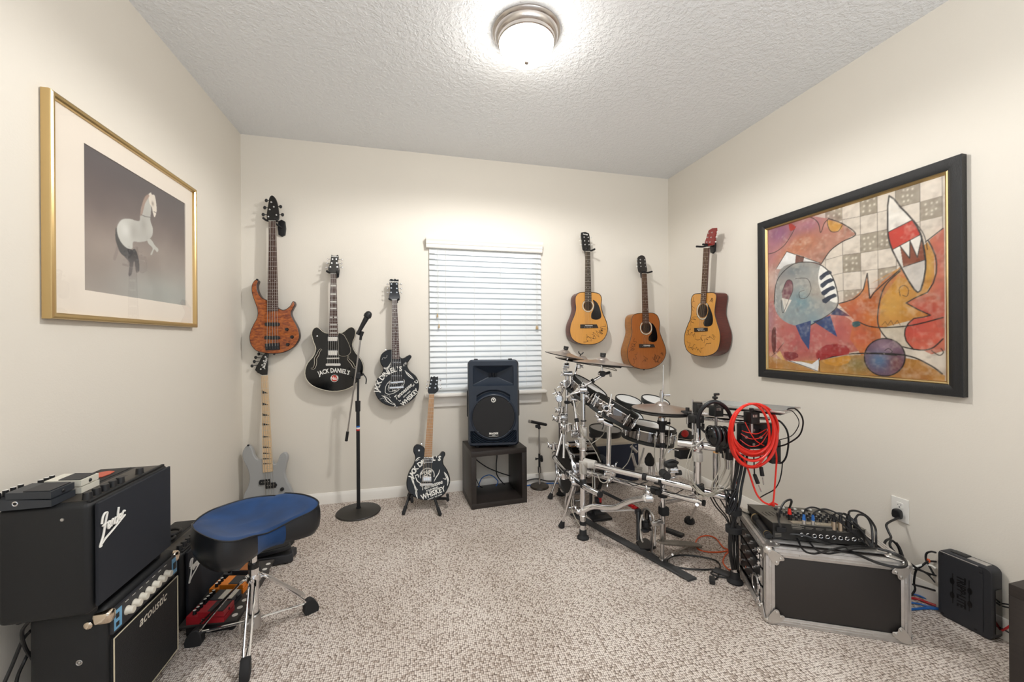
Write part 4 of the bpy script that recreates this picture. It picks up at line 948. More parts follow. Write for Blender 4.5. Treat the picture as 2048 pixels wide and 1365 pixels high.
# boom microphone stand
MB = Vector((-.393, 3.03, 0))
ms = thing('microphone_stand', 'tall black boom microphone stand with round base and tricolour tape on its pole', 'microphone stand', MB)
b = B(); b.lathe([(.0001, 0), (.15, 0), (.153, .006), (.148, .011), (.05, .022), (.018, .030), (.0001, .030)], MB, seg=56); part('base', b, mat('dark cast iron', '#26231f', .5, bump=(120, .1, .001)), ms, True)
zt_, zc = W(720, 815, 2.845).z, W(720, 797, 2.845).z
b = B(); b.cyl(MB + Vector((0, 0, .025)), MB + Vector((0, 0, zt_)), .0125, seg=18); b.cyl(MB + Vector((0, 0, .025)), MB + Vector((0, 0, .04)), .017, seg=18); part('pole', b, M_blk, ms, True)
zz = onY(718, 857, 3.03).z
for i, mm in enumerate((M_red2, M_lettering, M_blue_cable)):
    b = B(); b.cyl(MB + Vector((0, 0, zz - .016 + i * .0115)), MB + Vector((0, 0, zz - .0045 + i * .0115)), .0132, seg=18); part('tape_band', b, mm, ms, True)
b = B(); b.cyl(MB + Vector((0, 0, zt_ - .03)), MB + Vector((0, 0, zt_ + .045)), .0165, .018, 18); part('clutch', b, M_rub, ms, True)
pv = onY(722, 752, 3.03); pv.x = MB.x + .004
b = B(); b.cyl(MB + Vector((0, 0, zt_ + .04)), pv, .0075, seg=14); part('inner_pole', b, M_blk, ms, True)
b = B(); b.box(pv, (.03, .03, .05), 0, .006); b.cyl(pv + Vector((0, -.02, 0)), pv + Vector((0, .02, 0)), .018, seg=18); b.tube([pv + Vector((.03, -.01, .02)), pv + Vector((.055, -.01, -.02)), pv + Vector((.052, -.01, -.06))], .004, 8); b.cyl(pv, pv + Vector((.04, -.01, .01)), .007, seg=10); part('boom_pivot', b, M_blk, ms, True)
bt, be = onY(722, 672, 2.98), onY(693, 880, 3.07)
b = B(); b.cyl(be, bt, .0058, seg=14); part('boom_arm', b, M_steel, ms, True)
d = (be - bt).normalized(); b = B(); b.cyl(be - d * .06, be + d * .01, .010, seg=14); part('counterweight', b, M_rub, ms, True)
b = B(); b.cyl(bt + d * .03, bt - d * .02, .009, seg=12); mt = onY(728, 655, 2.975); b.cyl(bt, bt * .5 + mt * .5, .012, seg=14); part('microphone_clip', b, M_rub, ms, True)
m0, m1 = onY(719, 662, 2.975), onY(738, 627, 2.975); dm = (m1 - m0).normalized()
mc = thing('microphone', 'black handheld microphone in the clip of the tall boom stand', 'microphone', m0)
b = B(); b.cyl(m0 - dm * .03, m0 + dm * .01, .0135, .0125, 16); b.cyl(m0 - dm * .02, m0 + dm * .11, .0115, .0185, 18); part('handle', b, M_blk, mc, True)
b = B(); b.lathe([(.018, 0), (.025, .004), (.026, .014), (.026, .022), (.021, .038), (.012, .047), (.0001, .05)], m0 + dm * .105, dm, 22); part('grille', b, mat('microphone mesh', '#2b2c2e', .45, .5, bump=(900, .8, .001)), mc, True)
# ================================================================ centre: loudspeaker, cube shelves, desk microphone, floor leads
M_cube = mat('black brown laminate', '#2d2724', .45, kind='wood', var=(16, .25), scale=(1, 1, 10))
def cube_shelf(label, c, yaw, w, dep, h, group=None):
    t = thing('cube_shelf', label, 'cube shelf', c, yaw, group); k = .038
    for n, cc, d in (('top_panel', (0, 0, h - k / 2), (w, dep, k)), ('bottom_panel', (0, 0, k / 2), (w, dep, k)), ('side_panel', (-w / 2 + k / 2, 0, h / 2), (k, dep, h - 2 * k)), ('side_panel', (w / 2 - k / 2, 0, h / 2), (k, dep, h - 2 * k))):
        b = B(); b.box(cc, d, 0, .0015); part(n, b, M_cube, t)
    return t
f0, f1 = Vector((.400, 2.855, 0)), Vector((.826, 2.882, 0)); yaw = math.atan2(f1.y - f0.y, f1.x - f0.x)
cc = (f0 + f1) / 2 + Vector((-math.sin(yaw), math.cos(yaw), 0)) * .176
cube_shelf('dark brown open cube shelf under the large loudspeaker', cc, yaw, .428, .35, .418)
cube_shelf('dark brown cube shelf at the right edge against the right wall', (1.925 + .2, .885 - .21, 0), math.pi / 2, .42, .395, .405)

# loudspeaker
M_spk = mat('navy black moulded plastic', '#232c39', .38, bump=(500, .1, .0006))
M_mesh = mat('speaker mesh', '#17171a', .6, bump=(1200, .7, .001))
SPx = (W(937, 892, 2.95) + W(1041, 892, 2.95)) / 2; yawS = -.16
cS = Vector((SPx.x, 2.925, .419))
sp = thing('loudspeaker', 'tall black moulded loudspeaker with round mesh grille, standing on the cube shelf', 'loudspeaker', cS, yawS)
w2, hS, dS = .193, .665, .205
def rrect(x0, x1, z0, z1, r, k=5):
    o = []
    for cx, cz, a in ((x1 - r, z0 + r, -90), (x1 - r, z1 - r, 0), (x0 + r, z1 - r, 90), (x0 + r, z0 + r, 180)):
        o += [(cx + r * math.cos(math.radians(a + 90 * i / k)), cz + r * math.sin(math.radians(a + 90 * i / k))) for i in range(k + 1)]
    return o
secs = [(0.0, 1, .0), (.012, 1.0, 0), (.06, 1.0, .0), (dS - .03, .72, -.02), (dS, .62, -.05)]
b = B(); vs = []; nn = 24
fo = rrect(-w2, w2, .012, hS, .035)
ri = [(.93, .006), (1.0, .03)]
rings = [[Vector((x * .945, 0, .012 + (z - .012) * .965 + .012)) for x, z in fo], [Vector((x, .018, z)) for x, z in fo]] + [[Vector((x * k, y, .012 + (z - .012) * (1 + dz))) for x, z in fo] for y, k, dz in secs[2:]]
vs = sum(rings, []); n = len(fo)
fs = [(i * n + j, (i + 1) * n + j, (i + 1) * n + (j + 1) % n, i * n + (j + 1) % n) for i in range(len(rings) - 1) for j in range(n)]
b.add(vs, fs); b.add(rings[-1], [tuple(range(n - 1, -1, -1))]); 
# front baffle: a grid whose depth is carved for the horn and the woofer ring
gx, gz = 120, 200; vs = []; WC = Vector((0, 0, .235)); WR = .163
def baffle(x, z):
    y = .0
    r = math.hypot(x - WC.x, z - WC.z)
    hx, hz = abs(x) / .150, (z - .545) / .075
    if abs(hz) < 1 and hx < 1.02:                       # horn mouth, rectangular flare down to a throat
        q = max(abs(hz), (abs(x) / (.150 + .012 * (1 - hz)))) ; y = max(y, .085 * (1 - q) ** .8 if q < 1 else 0)
    if r < WR: y = max(y, .006)
    elif r < WR + .010: y = min(y, -.004 * math.sin(math.pi * (r - WR) / .010))
    elif r < WR + .042 and z > WC.z + .05 and abs(x) < .125: y = max(y, .022 * math.sin(math.pi * (r - WR - .010) / .032))
    a = math.atan2(z - WC.z, x)
    if r > WR + .014 and z < .13 and abs(x) < w2 * .93 and z > .03: y = max(y, .011 - .010 * math.cos((r - WR - .014) / .013 * 2 * math.pi))
    return y
for j in range(gz + 1):
    for i in range(gx + 1):
        x, z = (-w2 * .9 + 2 * w2 * .9 * i / gx), (.040 + (hS - .080) * j / gz); vs.append(Vector((x, baffle(x, z), z)))
b.add(vs, [(j * (gx + 1) + i, j * (gx + 1) + i + 1, (j + 1) * (gx + 1) + i + 1, (j + 1) * (gx + 1) + i) for j in range(gz) for i in range(gx)])
# collar between the baffle grid and the rounded edge
edge = []
for a, c in rrect(-w2 * .9, w2 * .9, .040, hS - .040, .001): edge.append(Vector((a, .0, c)))
b.add([*edge, *rings[0]], [(j, (j + 1) % n, n + (j + 1) % n, n + j) for j in range(n)])
cabn = part('cabinet', b, M_spk, sp, ang=32)
b = B(); PS = Plane((0, 0, 0), (1, 0, 0), (0, 0, 1))
b.plate(PS, [(WC.x + (WR - .004) * math.cos(i * math.pi / 32), WC.z + (WR - .004) * math.sin(i * math.pi / 32)) for i in range(64)], -.004, .003, .002); gr = part('grille', b, M_mesh, sp)
b = B(); b.torus((0, -.003, WC.z), (0, 1, 0), WR + .001, .0042, 64, 8); part('grille_ring', b, M_spk, sp)
b = B(); b.torus((0, -.004, WC.z + .128), (0, 1, 0), .0155, .003, 28, 6); b.tube([PS.at(x, WC.z + .128 + z, .004) for x, z in ((-.004, .008), (.006, .007), (-.002, .001), (.006, -.002), (.001, -.009))], .0022, 6); b.tube([PS.at(x, WC.z + .128 + z, .004) for x, z in ((-.008, .001), (-.001, .003), (.007, .004))], .0018, 6); part('logo', b, M_lettering, gr)
b = B(); b.plate(PS, rrect(-.042, .042, WC.z - .150, WC.z - .112, .004), .003, .005, .001, 1); outline_text(b, PS, 'MACKIE', .019, 0, WC.z - .124, .0056, 0, .0008); outline_text(b, PS, 'SRM450', .008, 0, WC.z - .138, .0056, 0, .0002); b.tube([PS.at(-.036, WC.z - .144, .005), PS.at(0, WC.z - .147, .005), PS.at(.036, WC.z - .144, .005)], .0009, 5); part('badge', b, [M_lettering, M_blk], gr)
for i in range(6):
    b = B(); b.box((-.03 + i * .012, .07, .545), (.004, .012, .035), 0, .001); part('horn_vane', b, M_blk, sp)
for s in (-1, 1):
    for q in (-1, 1):
        b = B(); b.sph((s * .118, -.003, WC.z + q * .108), (.003, .0015, .003), 8); part('grille_screw', b, M_steel, gr)
b = B(); b.box((-w2 - .001, .07, .33), (.014, .05, .20), 0, .006); part('side_handle', b, M_blk, sp)
b = B(); b.box((w2 + .001, .07, .33), (.014, .05, .20), 0, .006); part('side_handle', b, M_blk, sp)
for x in (-.13, .13):
    b = B(); b.box((x, .03, hS + .002), (.03, .02, .012), 0, .004); part('rigging_cap', b, M_blk, sp)
for x in (-.12, .12):
    for y in (.04, .2): b = B(); b.cyl((x * (1 if y < .1 else .6), y, 0), (x * (1 if y < .1 else .6), y, .02), .012, seg=12); part('foot', b, M_rub, sp)

# leads inside and beside the cube
cgp = 'leads at the foot of the back wall'
cable('speaker_lead', [(.62, 3.19, .40), (.66, 3.2, .30), (.655, 3.2, .20), (.66, 3.2, .12), (.70, 3.19, .06), (.72, 3.17, .045)], .0045, M_cable, 'black lead dropping straight down behind the open cube shelf')
cable('speaker_lead', [(.45, 3.2, .30), (.50, 3.19, .25), (.58, 3.19, .19), (.68, 3.19, .14), (.78, 3.19, .10)], .0045, M_cable, 'black lead sloping across the opening of the cube shelf')
cable('speaker_lead', [(.46, 3.2, .28), (.47, 3.19, .16), (.50, 3.16, .07), (.53, 3.14, .045)], .0035, M_cable, 'thin black lead at the left inside the cube shelf opening')
cable('speaker_lead', [(.50, 3.16, .05), (.53, 3.18, .11), (.60, 3.18, .13), (.66, 3.17, .08), (.64, 3.15, .045)], .004, M_blue_cable, 'blue lead looping on the bottom of the cube shelf')
cable('floor_lead', [(.86, 3.22, .015), (.94, 3.23, .04), (1.02, 3.225, .045), (1.10, 3.225, .02), (1.2, 3.22, .012), (1.32, 3.2, .01)], .005, M_cable, 'black lead arching along the baseboard behind the desk microphone')
cable('floor_lead', [(.86, 3.19, .006), (.95, 3.205, .006), (1.03, 3.21, .007), (1.13, 3.2, .006), (1.25, 3.17, .006)], .005, M_blue_cable, 'blue lead lying on the carpet behind the desk microphone')

# desk microphone stand
DB = Vector((1.012, 3.15, 0))
ds = thing('desk_microphone_stand', 'short desk microphone stand with round cast base, between cube shelf and drums', 'microphone stand', DB)
b = B(); b.lathe([(.0001, 0), (.074, 0), (.078, .008), (.074, .018), (.030, .026), (.014, .030), (.0001, .03)], DB, seg=44); part('base', b, mat('bronze cast iron', '#38322b', .45), ds, True)
zf = lambda v: onY(1077, v, 3.15).z
b = B(); b.cyl(DB + Vector((0, 0, .025)), DB + Vector((0, 0, zf(943))), .008, seg=16); b.cyl(DB + Vector((0, 0, .025)), DB + Vector((0, 0, .045)), .012, .009, 16); part('pole', b, M_chrome, ds, True)
b = B(); b.cyl(DB + Vector((0, 0, zf(946))), DB + Vector((0, 0, zf(934))), .0145, seg=16); part('clutch', b, M_steel, ds, True)
b = B(); b.cyl(DB + Vector((0, 0, zf(935))), DB + Vector((0, 0, zf(908))), .009, seg=14); part('sleeve', b, M_rub, ds, True)
b = B(); q = DB + Vector((0, 0, zf(918))); b.cyl(q + Vector((-.03, 0, 0)), q + Vector((.012, 0, 0)), .006, seg=10); b.cyl(q + Vector((.012, -.006, 0)), q + Vector((.022, -.006, 0)), .028, seg=18); b.box(q + Vector((-.03, 0, 0)), (.008, .02, .02), 0, .003); part('knob', b, M_blk, ds, True)
b = B(); b.cyl(DB + Vector((0, 0, zf(908))), DB + Vector((0, 0, zf(858))), .006, seg=14); part('upper_pole', b, M_steel, ds, True)
b = B(); q = DB + Vector((0, 0, zf(856))); b.sph(q, .014, 12); b.box(q + Vector((-.012, 0, .012)), (.04, .026, .026), 0, .006); part('clip', b, M_rub, ds, True)
a, c = onY(1058, 843, 3.13), onY(1092, 850, 3.15)
dm2 = (c - a).normalized(); mk = thing('microphone', 'slim black instrument microphone on the short desk stand', 'microphone', a)
b = B(); b.cyl(a, c, .0125, seg=16); b.cyl(c, c + dm2 * .006, .009, seg=14); part('handle', b, M_blk, mk, True)
b = B(); b.cyl(a - dm2 * .002, a + dm2 * .014, .0135, seg=16); part('grille', b, M_steel, mk, True)
# ================================================================ electronic drum kit
M_head = mat('white mesh drum head', '#dfe2e2', .55, bump=(900, .2, .0006))
M_hoop = mat('black rubber hoop', '#1b1d1c', .55)
M_cym = mat('bronze grey cymbal', (.40, .35, .32), .30, .75, bump=(260, .12, .0006))
M_cymu = mat('black cymbal rubber', '#1d1c1b', .55)
M_clampg = mat('grey clamp plastic', '#b9b5ae', .45)
M_ck = mat('dark clamp plastic', '#242424', .5)
RT = Vector((CY, -SY, 0)); FW = Vector((SY, CY, 0)); UP = Vector((0, 0, 1))
def wing(b, p, d, s=.018, m=0):
    """wing bolt at p pointing along d"""
    d = Vector(d).normalized(); ex, ey = frame(d); p = Vector(p)
    b.cyl(p, p + d * s * 1.2, s * .22, seg=8, m=m); q = p + d * s * 1.2
    for k in (-1, 1): b.tube([q, q + ey * k * s * .6 + d * s * .3, q + ey * k * s * .9 + d * s * .9], s * .2, 8, m, smooth=3)
def clampb(b, p, ax, r, ln=.04, m=0, out=None):
    """split collar clamp round a tube at p along axis ax, with side block and wing bolt"""
    p = Vector(p); ax = Vector(ax).normalized(); ex, ey = frame(ax); out = Vector(out).normalized() if out else ex
    b.cyl(p - ax * ln / 2, p + ax * ln / 2, r * 1.35, seg=20, m=m); b.torus(p - ax * ln / 2, ax, r * 1.3, r * .18, 20, 6, m); b.torus(p + ax * ln / 2, ax, r * 1.3, r * .18, 20, 6, m)
    q = p + out * r * 1.7; b.sph(q, (r * .9, r * .9, r * .9), 10, m); b.cyl(p, q, r * .7, seg=10, m=m)
    wing(b, q, out.cross(ax) + out * .4, r * 1.1, m)

rack = thing('drum_rack', 'chrome tube rack on rubber feet carrying the electronic drum kit', 'drum rack', onZ(1300, 1120, 0))
def rpart(n, b, m=None, par=None, **k): return part(n, b, m or M_chrome, par or rack, True, **k)
def post(foot, ztop, r=.0175, sleeve=None, footr=.037):
    f = Vector(foot); b = B(); b.cyl(f + UP * .02, Vector((f.x, f.y, ztop)), r, seg=22); pp = rpart('post', b)
    b = B(); b.lathe([(.0001, 0), (footr, 0), (footr, .008), (footr * .8, .016), (footr * .64, .022), (footr * .58, .052), (r * 1.02, .056)], f, UP, 28); rpart('rubber_foot', b, M_rub, pp)
    if sleeve: b = B(); b.cyl(f + UP * sleeve, f + UP * (sleeve + .02), r * 1.22, seg=22); rpart('sleeve', b, M_rub, pp)
    return pp
LA, LB, LC = onZ(1166, 1077, 0), onZ(1122, 990, 0), onZ(1470, 1165, 0)
post(LA, .70, sleeve=.085); post(LB, .74); post(LC, .70)
# post carrying the right hand bar
D0, D1 = W(1395, 979, 2.045), W(1395, 815, 2.045)
b = B(); b.cyl(D0, D1, .0185, seg=22); rpart('post', b)
# low curved front tube, its near end capped
ct = [W(1113, 886, 3.14), W(1109, 900, 3.1), W(1110, 913, 3.0), W(1120, 933, 2.82), W(1134, 950, 2.66), W(1150, 964.5, 2.53), W(1167, 976, 2.42), W(1184, 984.5, 2.34), W(1199.5, 992, 2.28)]
ct = [Vector((p.x, p.y, .337)) for p in ct]
b = B(); b.tube(ct, .0175, 20, smooth=6); tb = rpart('curved_tube', b)
d = (ct[-1] - ct[-2]).normalized(); b = B(); b.cyl(ct[-1] - d * .004, ct[-1] + d * .008, .0182, seg=22); rpart('end_cap', b, M_rub, tb)
for i in (1, 2, 4, 6):
    b = B(); d = (ct[i + 1] - ct[i - 1]).normalized(); b.cyl(ct[i] - d * .008, ct[i] + d * .008, .0198, seg=20); rpart('tube_band', b, M_rub, tb)
# wavy spreader between near post and hi-hat
sp_ = [W(1168, 1021, 2.42), W(1186, 1014, 2.40), W(1211, 1016, 2.34), W(1233, 1015, 2.28), W(1249, 1007, 2.24), W(1266, 1001, 2.2), W(1290, 997, 2.12)]
b = B(); b.tube(sp_, .0165, 18, smooth=6); rpart('spreader_tube', b)
# twin bars
u0, u1 = W(1168, 926, 2.43), W(1386, 977, 2.055); l0, l1 = W(1172, 945, 2.54), W(1405, 1006, 2.068)
b = B(); b.cyl(u0, u1, .0175, seg=22); ub = rpart('upper_bar', b)
b = B(); b.cyl(u1, W(1470, 1000, 1.985), .0175, seg=22); rpart('upper_bar', b)
b = B(); b.cyl(l0, l1, .0150, seg=22); lb = rpart('lower_bar', b); d = (l1 - l0).normalized(); b = B(); b.cyl(l1, l1 + d * .012, .016, seg=20); rpart('end_cap', b, M_rub, lb)
for t in (.60, ): p = u0.lerp(u1, t); d = (u1 - u0).normalized(); b = B(); b.cyl(p - d * .012, p + d * .012, .0195, seg=20); rpart('tube_band', b, M_rub, ub)
# right hand bar
r0, r1 = W(1356, 885, 2.11), W(1500, 905, 1.95)
b = B(); b.cyl(r0, r1, .0205, seg=22); rpart('cross_bar', b)
# plastic joints
for p, ax, rr, ln, m in ((W(1395, 913, 2.045), UP, .024, .05, M_clampg), (W(1395, 815, 2.045), UP, .0235, .05, M_ck), (W(1180, 928, 2.41), u1 - u0, .026, .075, M_clampg), (W(1166, 935, 2.445), UP, .024, .075, M_clampg), (W(1166, 965, 2.445), UP, .023, .035, M_ck), (W(1165, 886, 2.445), UP, .0225, .06, M_clampg), (W(1168, 864, 2.445), UP, .019, .05, M_clampg), (W(1318, 962, 2.17), u1 - u0, .024, .04, M_ck), (W(1312, 982, 2.22), l1 - l0, .023, .05, M_ck), (W(1440, 897, 2.01), r1 - r0, .026, .04, M_ck), (W(1398, 978, 2.04), UP, .024, .05, M_ck)):
    b = B(); ax = Vector(ax).normalized(); b.cyl(p - ax * ln / 2, p + ax * ln / 2, rr, seg=22); ex, ey = frame(ax); b.box(p + ey * 0 - FW * rr, (rr * 1.1, rr * .9, ln * .8) if abs(ax.z) > .9 else (ln * .7, rr * .9, rr * 1.2), 0, .004); rpart('joint', b, m)
# metal memory clamps
for p, ax, rr, o in ((W(1166, 1024, 2.445), UP, .018, -RT), (W(1222, 945, 2.34), u1 - u0, .0185, UP + RT * .5), (W(1218, 951, 2.36), u1 - u0, .018, -UP), (W(1150, 965, 2.53), RT, .018, -RT + UP), (W(1166, 893, 2.445), UP, .018, -RT * .8 + UP * .2), (W(1137, 855, 2.75), UP, .02, -RT), (W(1128, 835, 2.85), RT, .02, -UP), (W(1120, 838, 2.95), UP, .02, -RT), (W(1150, 868, 2.6), RT, .017, UP), (W(1108, 893, 3.1), UP, .018, -RT), (W(1296, 997, 2.12), RT, .017, UP), (W(1395, 890, 2.045), UP, .019, -FW), (W(1128, 952, 2.7), UP, .016, -RT), (W(1140, 950, 2.65), UP, .016, RT)):
    b = B(); clampb(b, p, ax, rr, rr * 2.2, 0, o); rpart('clamp', b)
b = B(); q = W(1395, 889, 2.0); b.tube([q + RT * -.035 + UP * -.012, q, q + RT * .034 + UP * .03], .0052, 10, smooth=2); rpart('wing_key', b, M_clampg)
# splayed support legs with rubber tips
def splay(p0, p1, label=None, tip=.012, r=.0105, dark=False):
    b = B(); m = p0.lerp(p1, .55); b.cyl(p0, m, r, seg=14); b.cyl(m, p1, r * .78, seg=14); lg = rpart('support_leg', b)
    d = (p1 - p0).normalized(); b = B(); b.cyl(p1 - d * .035, p1 + d * .004, tip * .8, tip * 1.35, 14); rpart('rubber_tip', b, M_rub, lg)
splay(W(1149, 966, 2.53), onZ(1123, 1053, .008), tip=.016)
splay(W(1123, 930, 3.1), onZ(1100, 996, .008), tip=.016)
splay(W(1394, 1010, 2.06), onZ(1379, 1043, .012), tip=.025, r=.008)
# rear tube frame behind the module
for a, c, r in ((W(1432, 905, 2.25), W(1432, 985, 2.3), .0165), (W(1385, 835, 2.2), W(1520, 848, 2.0), .012), (W(1400, 828, 2.25), W(1540, 838, 2.05), .010), (W(1385, 800, 2.06), W(1385, 870, 2.06), .004), (W(1352, 905, 2.2), W(1352, 955, 2.2), .006), (W(1352, 955, 2.2), W(1335, 958, 2.2), .006), (W(1385, 985, 2.3), W(1450, 980, 2.2), .017), (W(1330, 1005, 2.5), W(1395, 992, 2.3), .014)):
    b = B(); b.cyl(a, c, r, seg=14); rpart('frame_tube', b)
for (u, v, d, sx, sy) in ((1432, 822, 2.02, .05, .055), (1503, 835, 1.9, .05, .055), (1392, 838, 2.03, .06, .04), (1455, 905, 1.98, .03, .07), (1392, 852, 2.1, .07, .03), (1375, 826, 2.1, .05, .02)):
    b = B(); p = W(u, v, d); b.box(p, (sx, .05, sy), 0, .005); b.cyl(p - UP * sy * .5, p - UP * (sy * .5 + .05), .007, seg=12, m=1); b.cyl(p + UP * sy * .45, p + UP * (sy * .45 + .018), .01, seg=12); b.box(p + UP * sy * .2 - FW * .026, (sx * .5, .006, sy * .25), 1, .001); rpart('module_clamp', b, [M_ck, M_steel])
b = B(); p = W(1430, 797, 1.98); b.box(p + UP * .003, (.02, .02, .012), 0, .003); b.cyl(p - UP * .045, p + UP * .016, .006, seg=10); b.box(p + UP * .02 + RT * .008, (.03, .012, .012), 0, .004); rpart('clamp_bolt', b, M_ck)

# boom arms and tom stands
st2 = thing('boom_stand', 'slim chrome boom stand holding the right hand crash cymbal', 'cymbal stand', W(1167, 905, 2.445))
b = B(); b.cyl(W(1167, 905, 2.46), W(1166.5, 790, 2.46), .0125, seg=16); part('pole', b, M_chrome, st2, True)
b = B(); b.cyl(W(1133, 796, 2.52), W(1166, 774, 2.49), .0075, seg=14); b.cyl(W(1166, 774, 2.49), W(1204, 752, 2.47), .0085, seg=14); b.cyl(W(1183, 764, 2.48), W(1188, 761, 2.478), .014, seg=14, m=1); part('boom_arm', b, [M_chrome, M_rub], st2, True)
b = B(); clampb(b, W(1166, 780, 2.47), RT, .015, .04, 0, UP); clampb(b, W(1166, 793, 2.46), UP, .0125, .035, 0, RT); b.tube([W(1160, 784, 2.44), W(1150, 787, 2.44), W(1140, 790, 2.43)], .004, 8); part('boom_clamp', b, M_chrome, st2, True)
b = B(); q = W(1204, 748, 2.47); b.sph(q + UP * .002, (.028, .022, .017), 14); b.cyl(q - FW * .025, q + FW * .025, .018, seg=16, m=1); b.cyl(q + RT * .02, q + RT * .05 + UP * .008, .009, seg=10, m=1); b.cyl(q + RT * .05 + UP * .01, q + RT * .056 - UP * .02, .008, seg=10, m=2); b.cyl(q, W(1203.5, 727, 2.47), .0065, seg=12, m=0); part('tilter', b, [M_chrome, M_ck, M_clampg], st2, True)
b = B(); b.torus(W(1167, 842, 2.46), UP, .0145, .004, 20, 6); part('cable_tie', b, M_rub, st2, True)
st1 = thing('boom_stand', 'chrome boom stand at the left rear of the drum rack, holding two cymbals', 'cymbal stand', W(1133, 870, 2.85))
b = B(); b.cyl(W(1131, 885, 2.86), W(1134.5, 745, 2.86), .0125, seg=16); part('pole', b, M_chrome, st1, True)
b = B(); b.cyl(W(1113, 912, 2.8), W(1124, 868, 2.85), .010, seg=14); b.cyl(W(1127, 917, 2.8), W(1128.5, 870, 2.85), .010, seg=14); part('stand_leg', b, M_chrome, st1, True)
b = B(); b.tube([W(1134.5, 757, 2.86), W(1133, 742, 2.86), W(1131, 735, 2.86), W(1136, 716, 2.86)], .006, 10, smooth=3); part('cymbal_arm', b, M_chrome, st1, True)
b = B(); b.cyl(W(1141, 795, 2.82), W(1142, 745, 2.86), .009, seg=12); b.cyl(W(1150, 752, 2.98), W(1155, 728, 3.0), .009, seg=12); part('cymbal_arm', b, M_chrome, st1, True)
b = B(); clampb(b, W(1133, 732, 2.86), RT, .014, .03, 0, -UP - RT); clampb(b, W(1136, 748, 2.85), RT, .013, .06, 0, -RT); clampb(b, W(1132, 768, 2.85), FW, .018, .05, 0, -RT); part('boom_clamp', b, M_chrome, st1, True)
b = B(); clampb(b, W(1118, 797, 2.95), FW, .020, .05, 0, UP); b.cyl(W(1118, 797, 2.95), W(1128, 776, 2.9), .008, seg=12); b.cyl(W(1120, 800, 2.95), W(1121, 838, 2.95), .012, seg=14); part('side_arm', b, M_chrome, st1, True)
b = B(); clampb(b, W(1124, 822, 2.93), UP, .018, .05, 0, -RT); clampb(b, W(1157, 733, 2.99), UP, .012, .03, 0, RT); part('boom_clamp', b, M_chrome, st1, True)
b = B(); b.box(W(1134, 805, 2.85), (.034, .034, .022), 0, .005); b.tube([W(1134, 805, 2.84), W(1143, 806, 2.82), W(1146, 812, 2.82)], .006, 8); part('cable_tie', b, M_rub, st1, True)
st3 = thing('tom_stand', 'short chrome pole clamped to the upper bar under the middle drum', 'drum stand', W(1217, 935, 2.36))
b = B(); b.cyl(W(1216, 942, 2.36), W(1219, 848, 2.36), .0135, seg=18); part('pole', b, M_chrome, st3, True)
b = B(); b.cyl(W(1204, 843, 2.36), W(1224, 851, 2.36), .017, seg=16); clampb(b, W(1201, 840, 2.36), RT, .013, .03, 0, -RT + UP); b.tube([W(1206, 846, 2.34), W(1207, 852, 2.34), W(1204, 860, 2.34)], .003, 8, 1); part('knuckle', b, [M_chrome, M_rub], st3, True)
st4 = thing('tom_stand', 'thin leaning chrome pole between the two left toms', 'drum stand', W(1157, 870, 2.7))
b = B(); b.cyl(W(1158, 880, 2.66), W(1147, 797, 2.78), .0105, seg=14); b.cyl(W(1152.5, 838, 2.72), W(1154, 845, 2.71), .015, seg=14, m=1); part('pole', b, [M_chrome, M_rub], st4, True)
b = B(); clampb(b, W(1148, 799, 2.78), RT, .013, .04, 0, UP); part('boom_clamp', b, M_chrome, st4, True)

# cymbals
def cymbal(label, c, n, r, stack=False, under=False, nut=True, name='cymbal', group=None):
    c = Vector(c); n = Vector(n).normalized(); t = thing(name, label, 'cymbal', c, 0, group)
    b = B(); prof = [(.006, .040), (.020, .039), (.034, .030), (.040, .022), (r * .5, .014), (r * .8, .006), (r - .004, 0), (r, -.002), (r - .004, -.006), (r * .6, .004), (.04, .010)]
    b.lathe(prof, c, n, 64, ms=[0] * 6 + [1] * 4); part('bow', b, [M_cym, M_cymu], t, True)
    if nut:
        b = B(); b.lathe([(.0001, .066), (.017, .066), (.018, .062), (.018, .054), (.0165, .052), (.0175, .05), (.0175, .042), (.0001, .038)], c, n, 18); part('felt_nut', b, M_ck, t, True)
    if under:
        b = B(); ex, ey = frame(n); d = (RT - n * RT.dot(n)).normalized(); b.box(c + d * r * .3 - n * .010, (r * .62, r * .4, .016), 0, .005, Matrix((d, n.cross(d), n)).transposed()); part('trigger_box', b, M_cymu, t, True)
    return t
def nrm(a, c, k=1.): return (RT * a + UP * c - FW * k)
cymbal('left rear cymbal of the drum kit, tilted down to the right, nearest the window', W(1129, 711, 2.84), nrm(.21, 1, .03), .142)
cymbal('brown cymbal at the back, behind the crossing pair, with its wing nut up', W(1164, 723, 3.0), nrm(.17, 1, .04), .205, nut=False)
b = B(); wing(b, W(1160, 716, 3.0), nrm(.17, 1, .04), .022); solo('wing_nut', b, M_ck, 'black wing nut on top of the brown cymbal at the back', 'wing nut', tuple(W(1160, 716, 3.0)))
cymbal('right hand crash cymbal of the kit, in front of the cedar guitar', W(1204.5, 727.5, 2.47), nrm(.095, 1, -.008), .186, under=True)
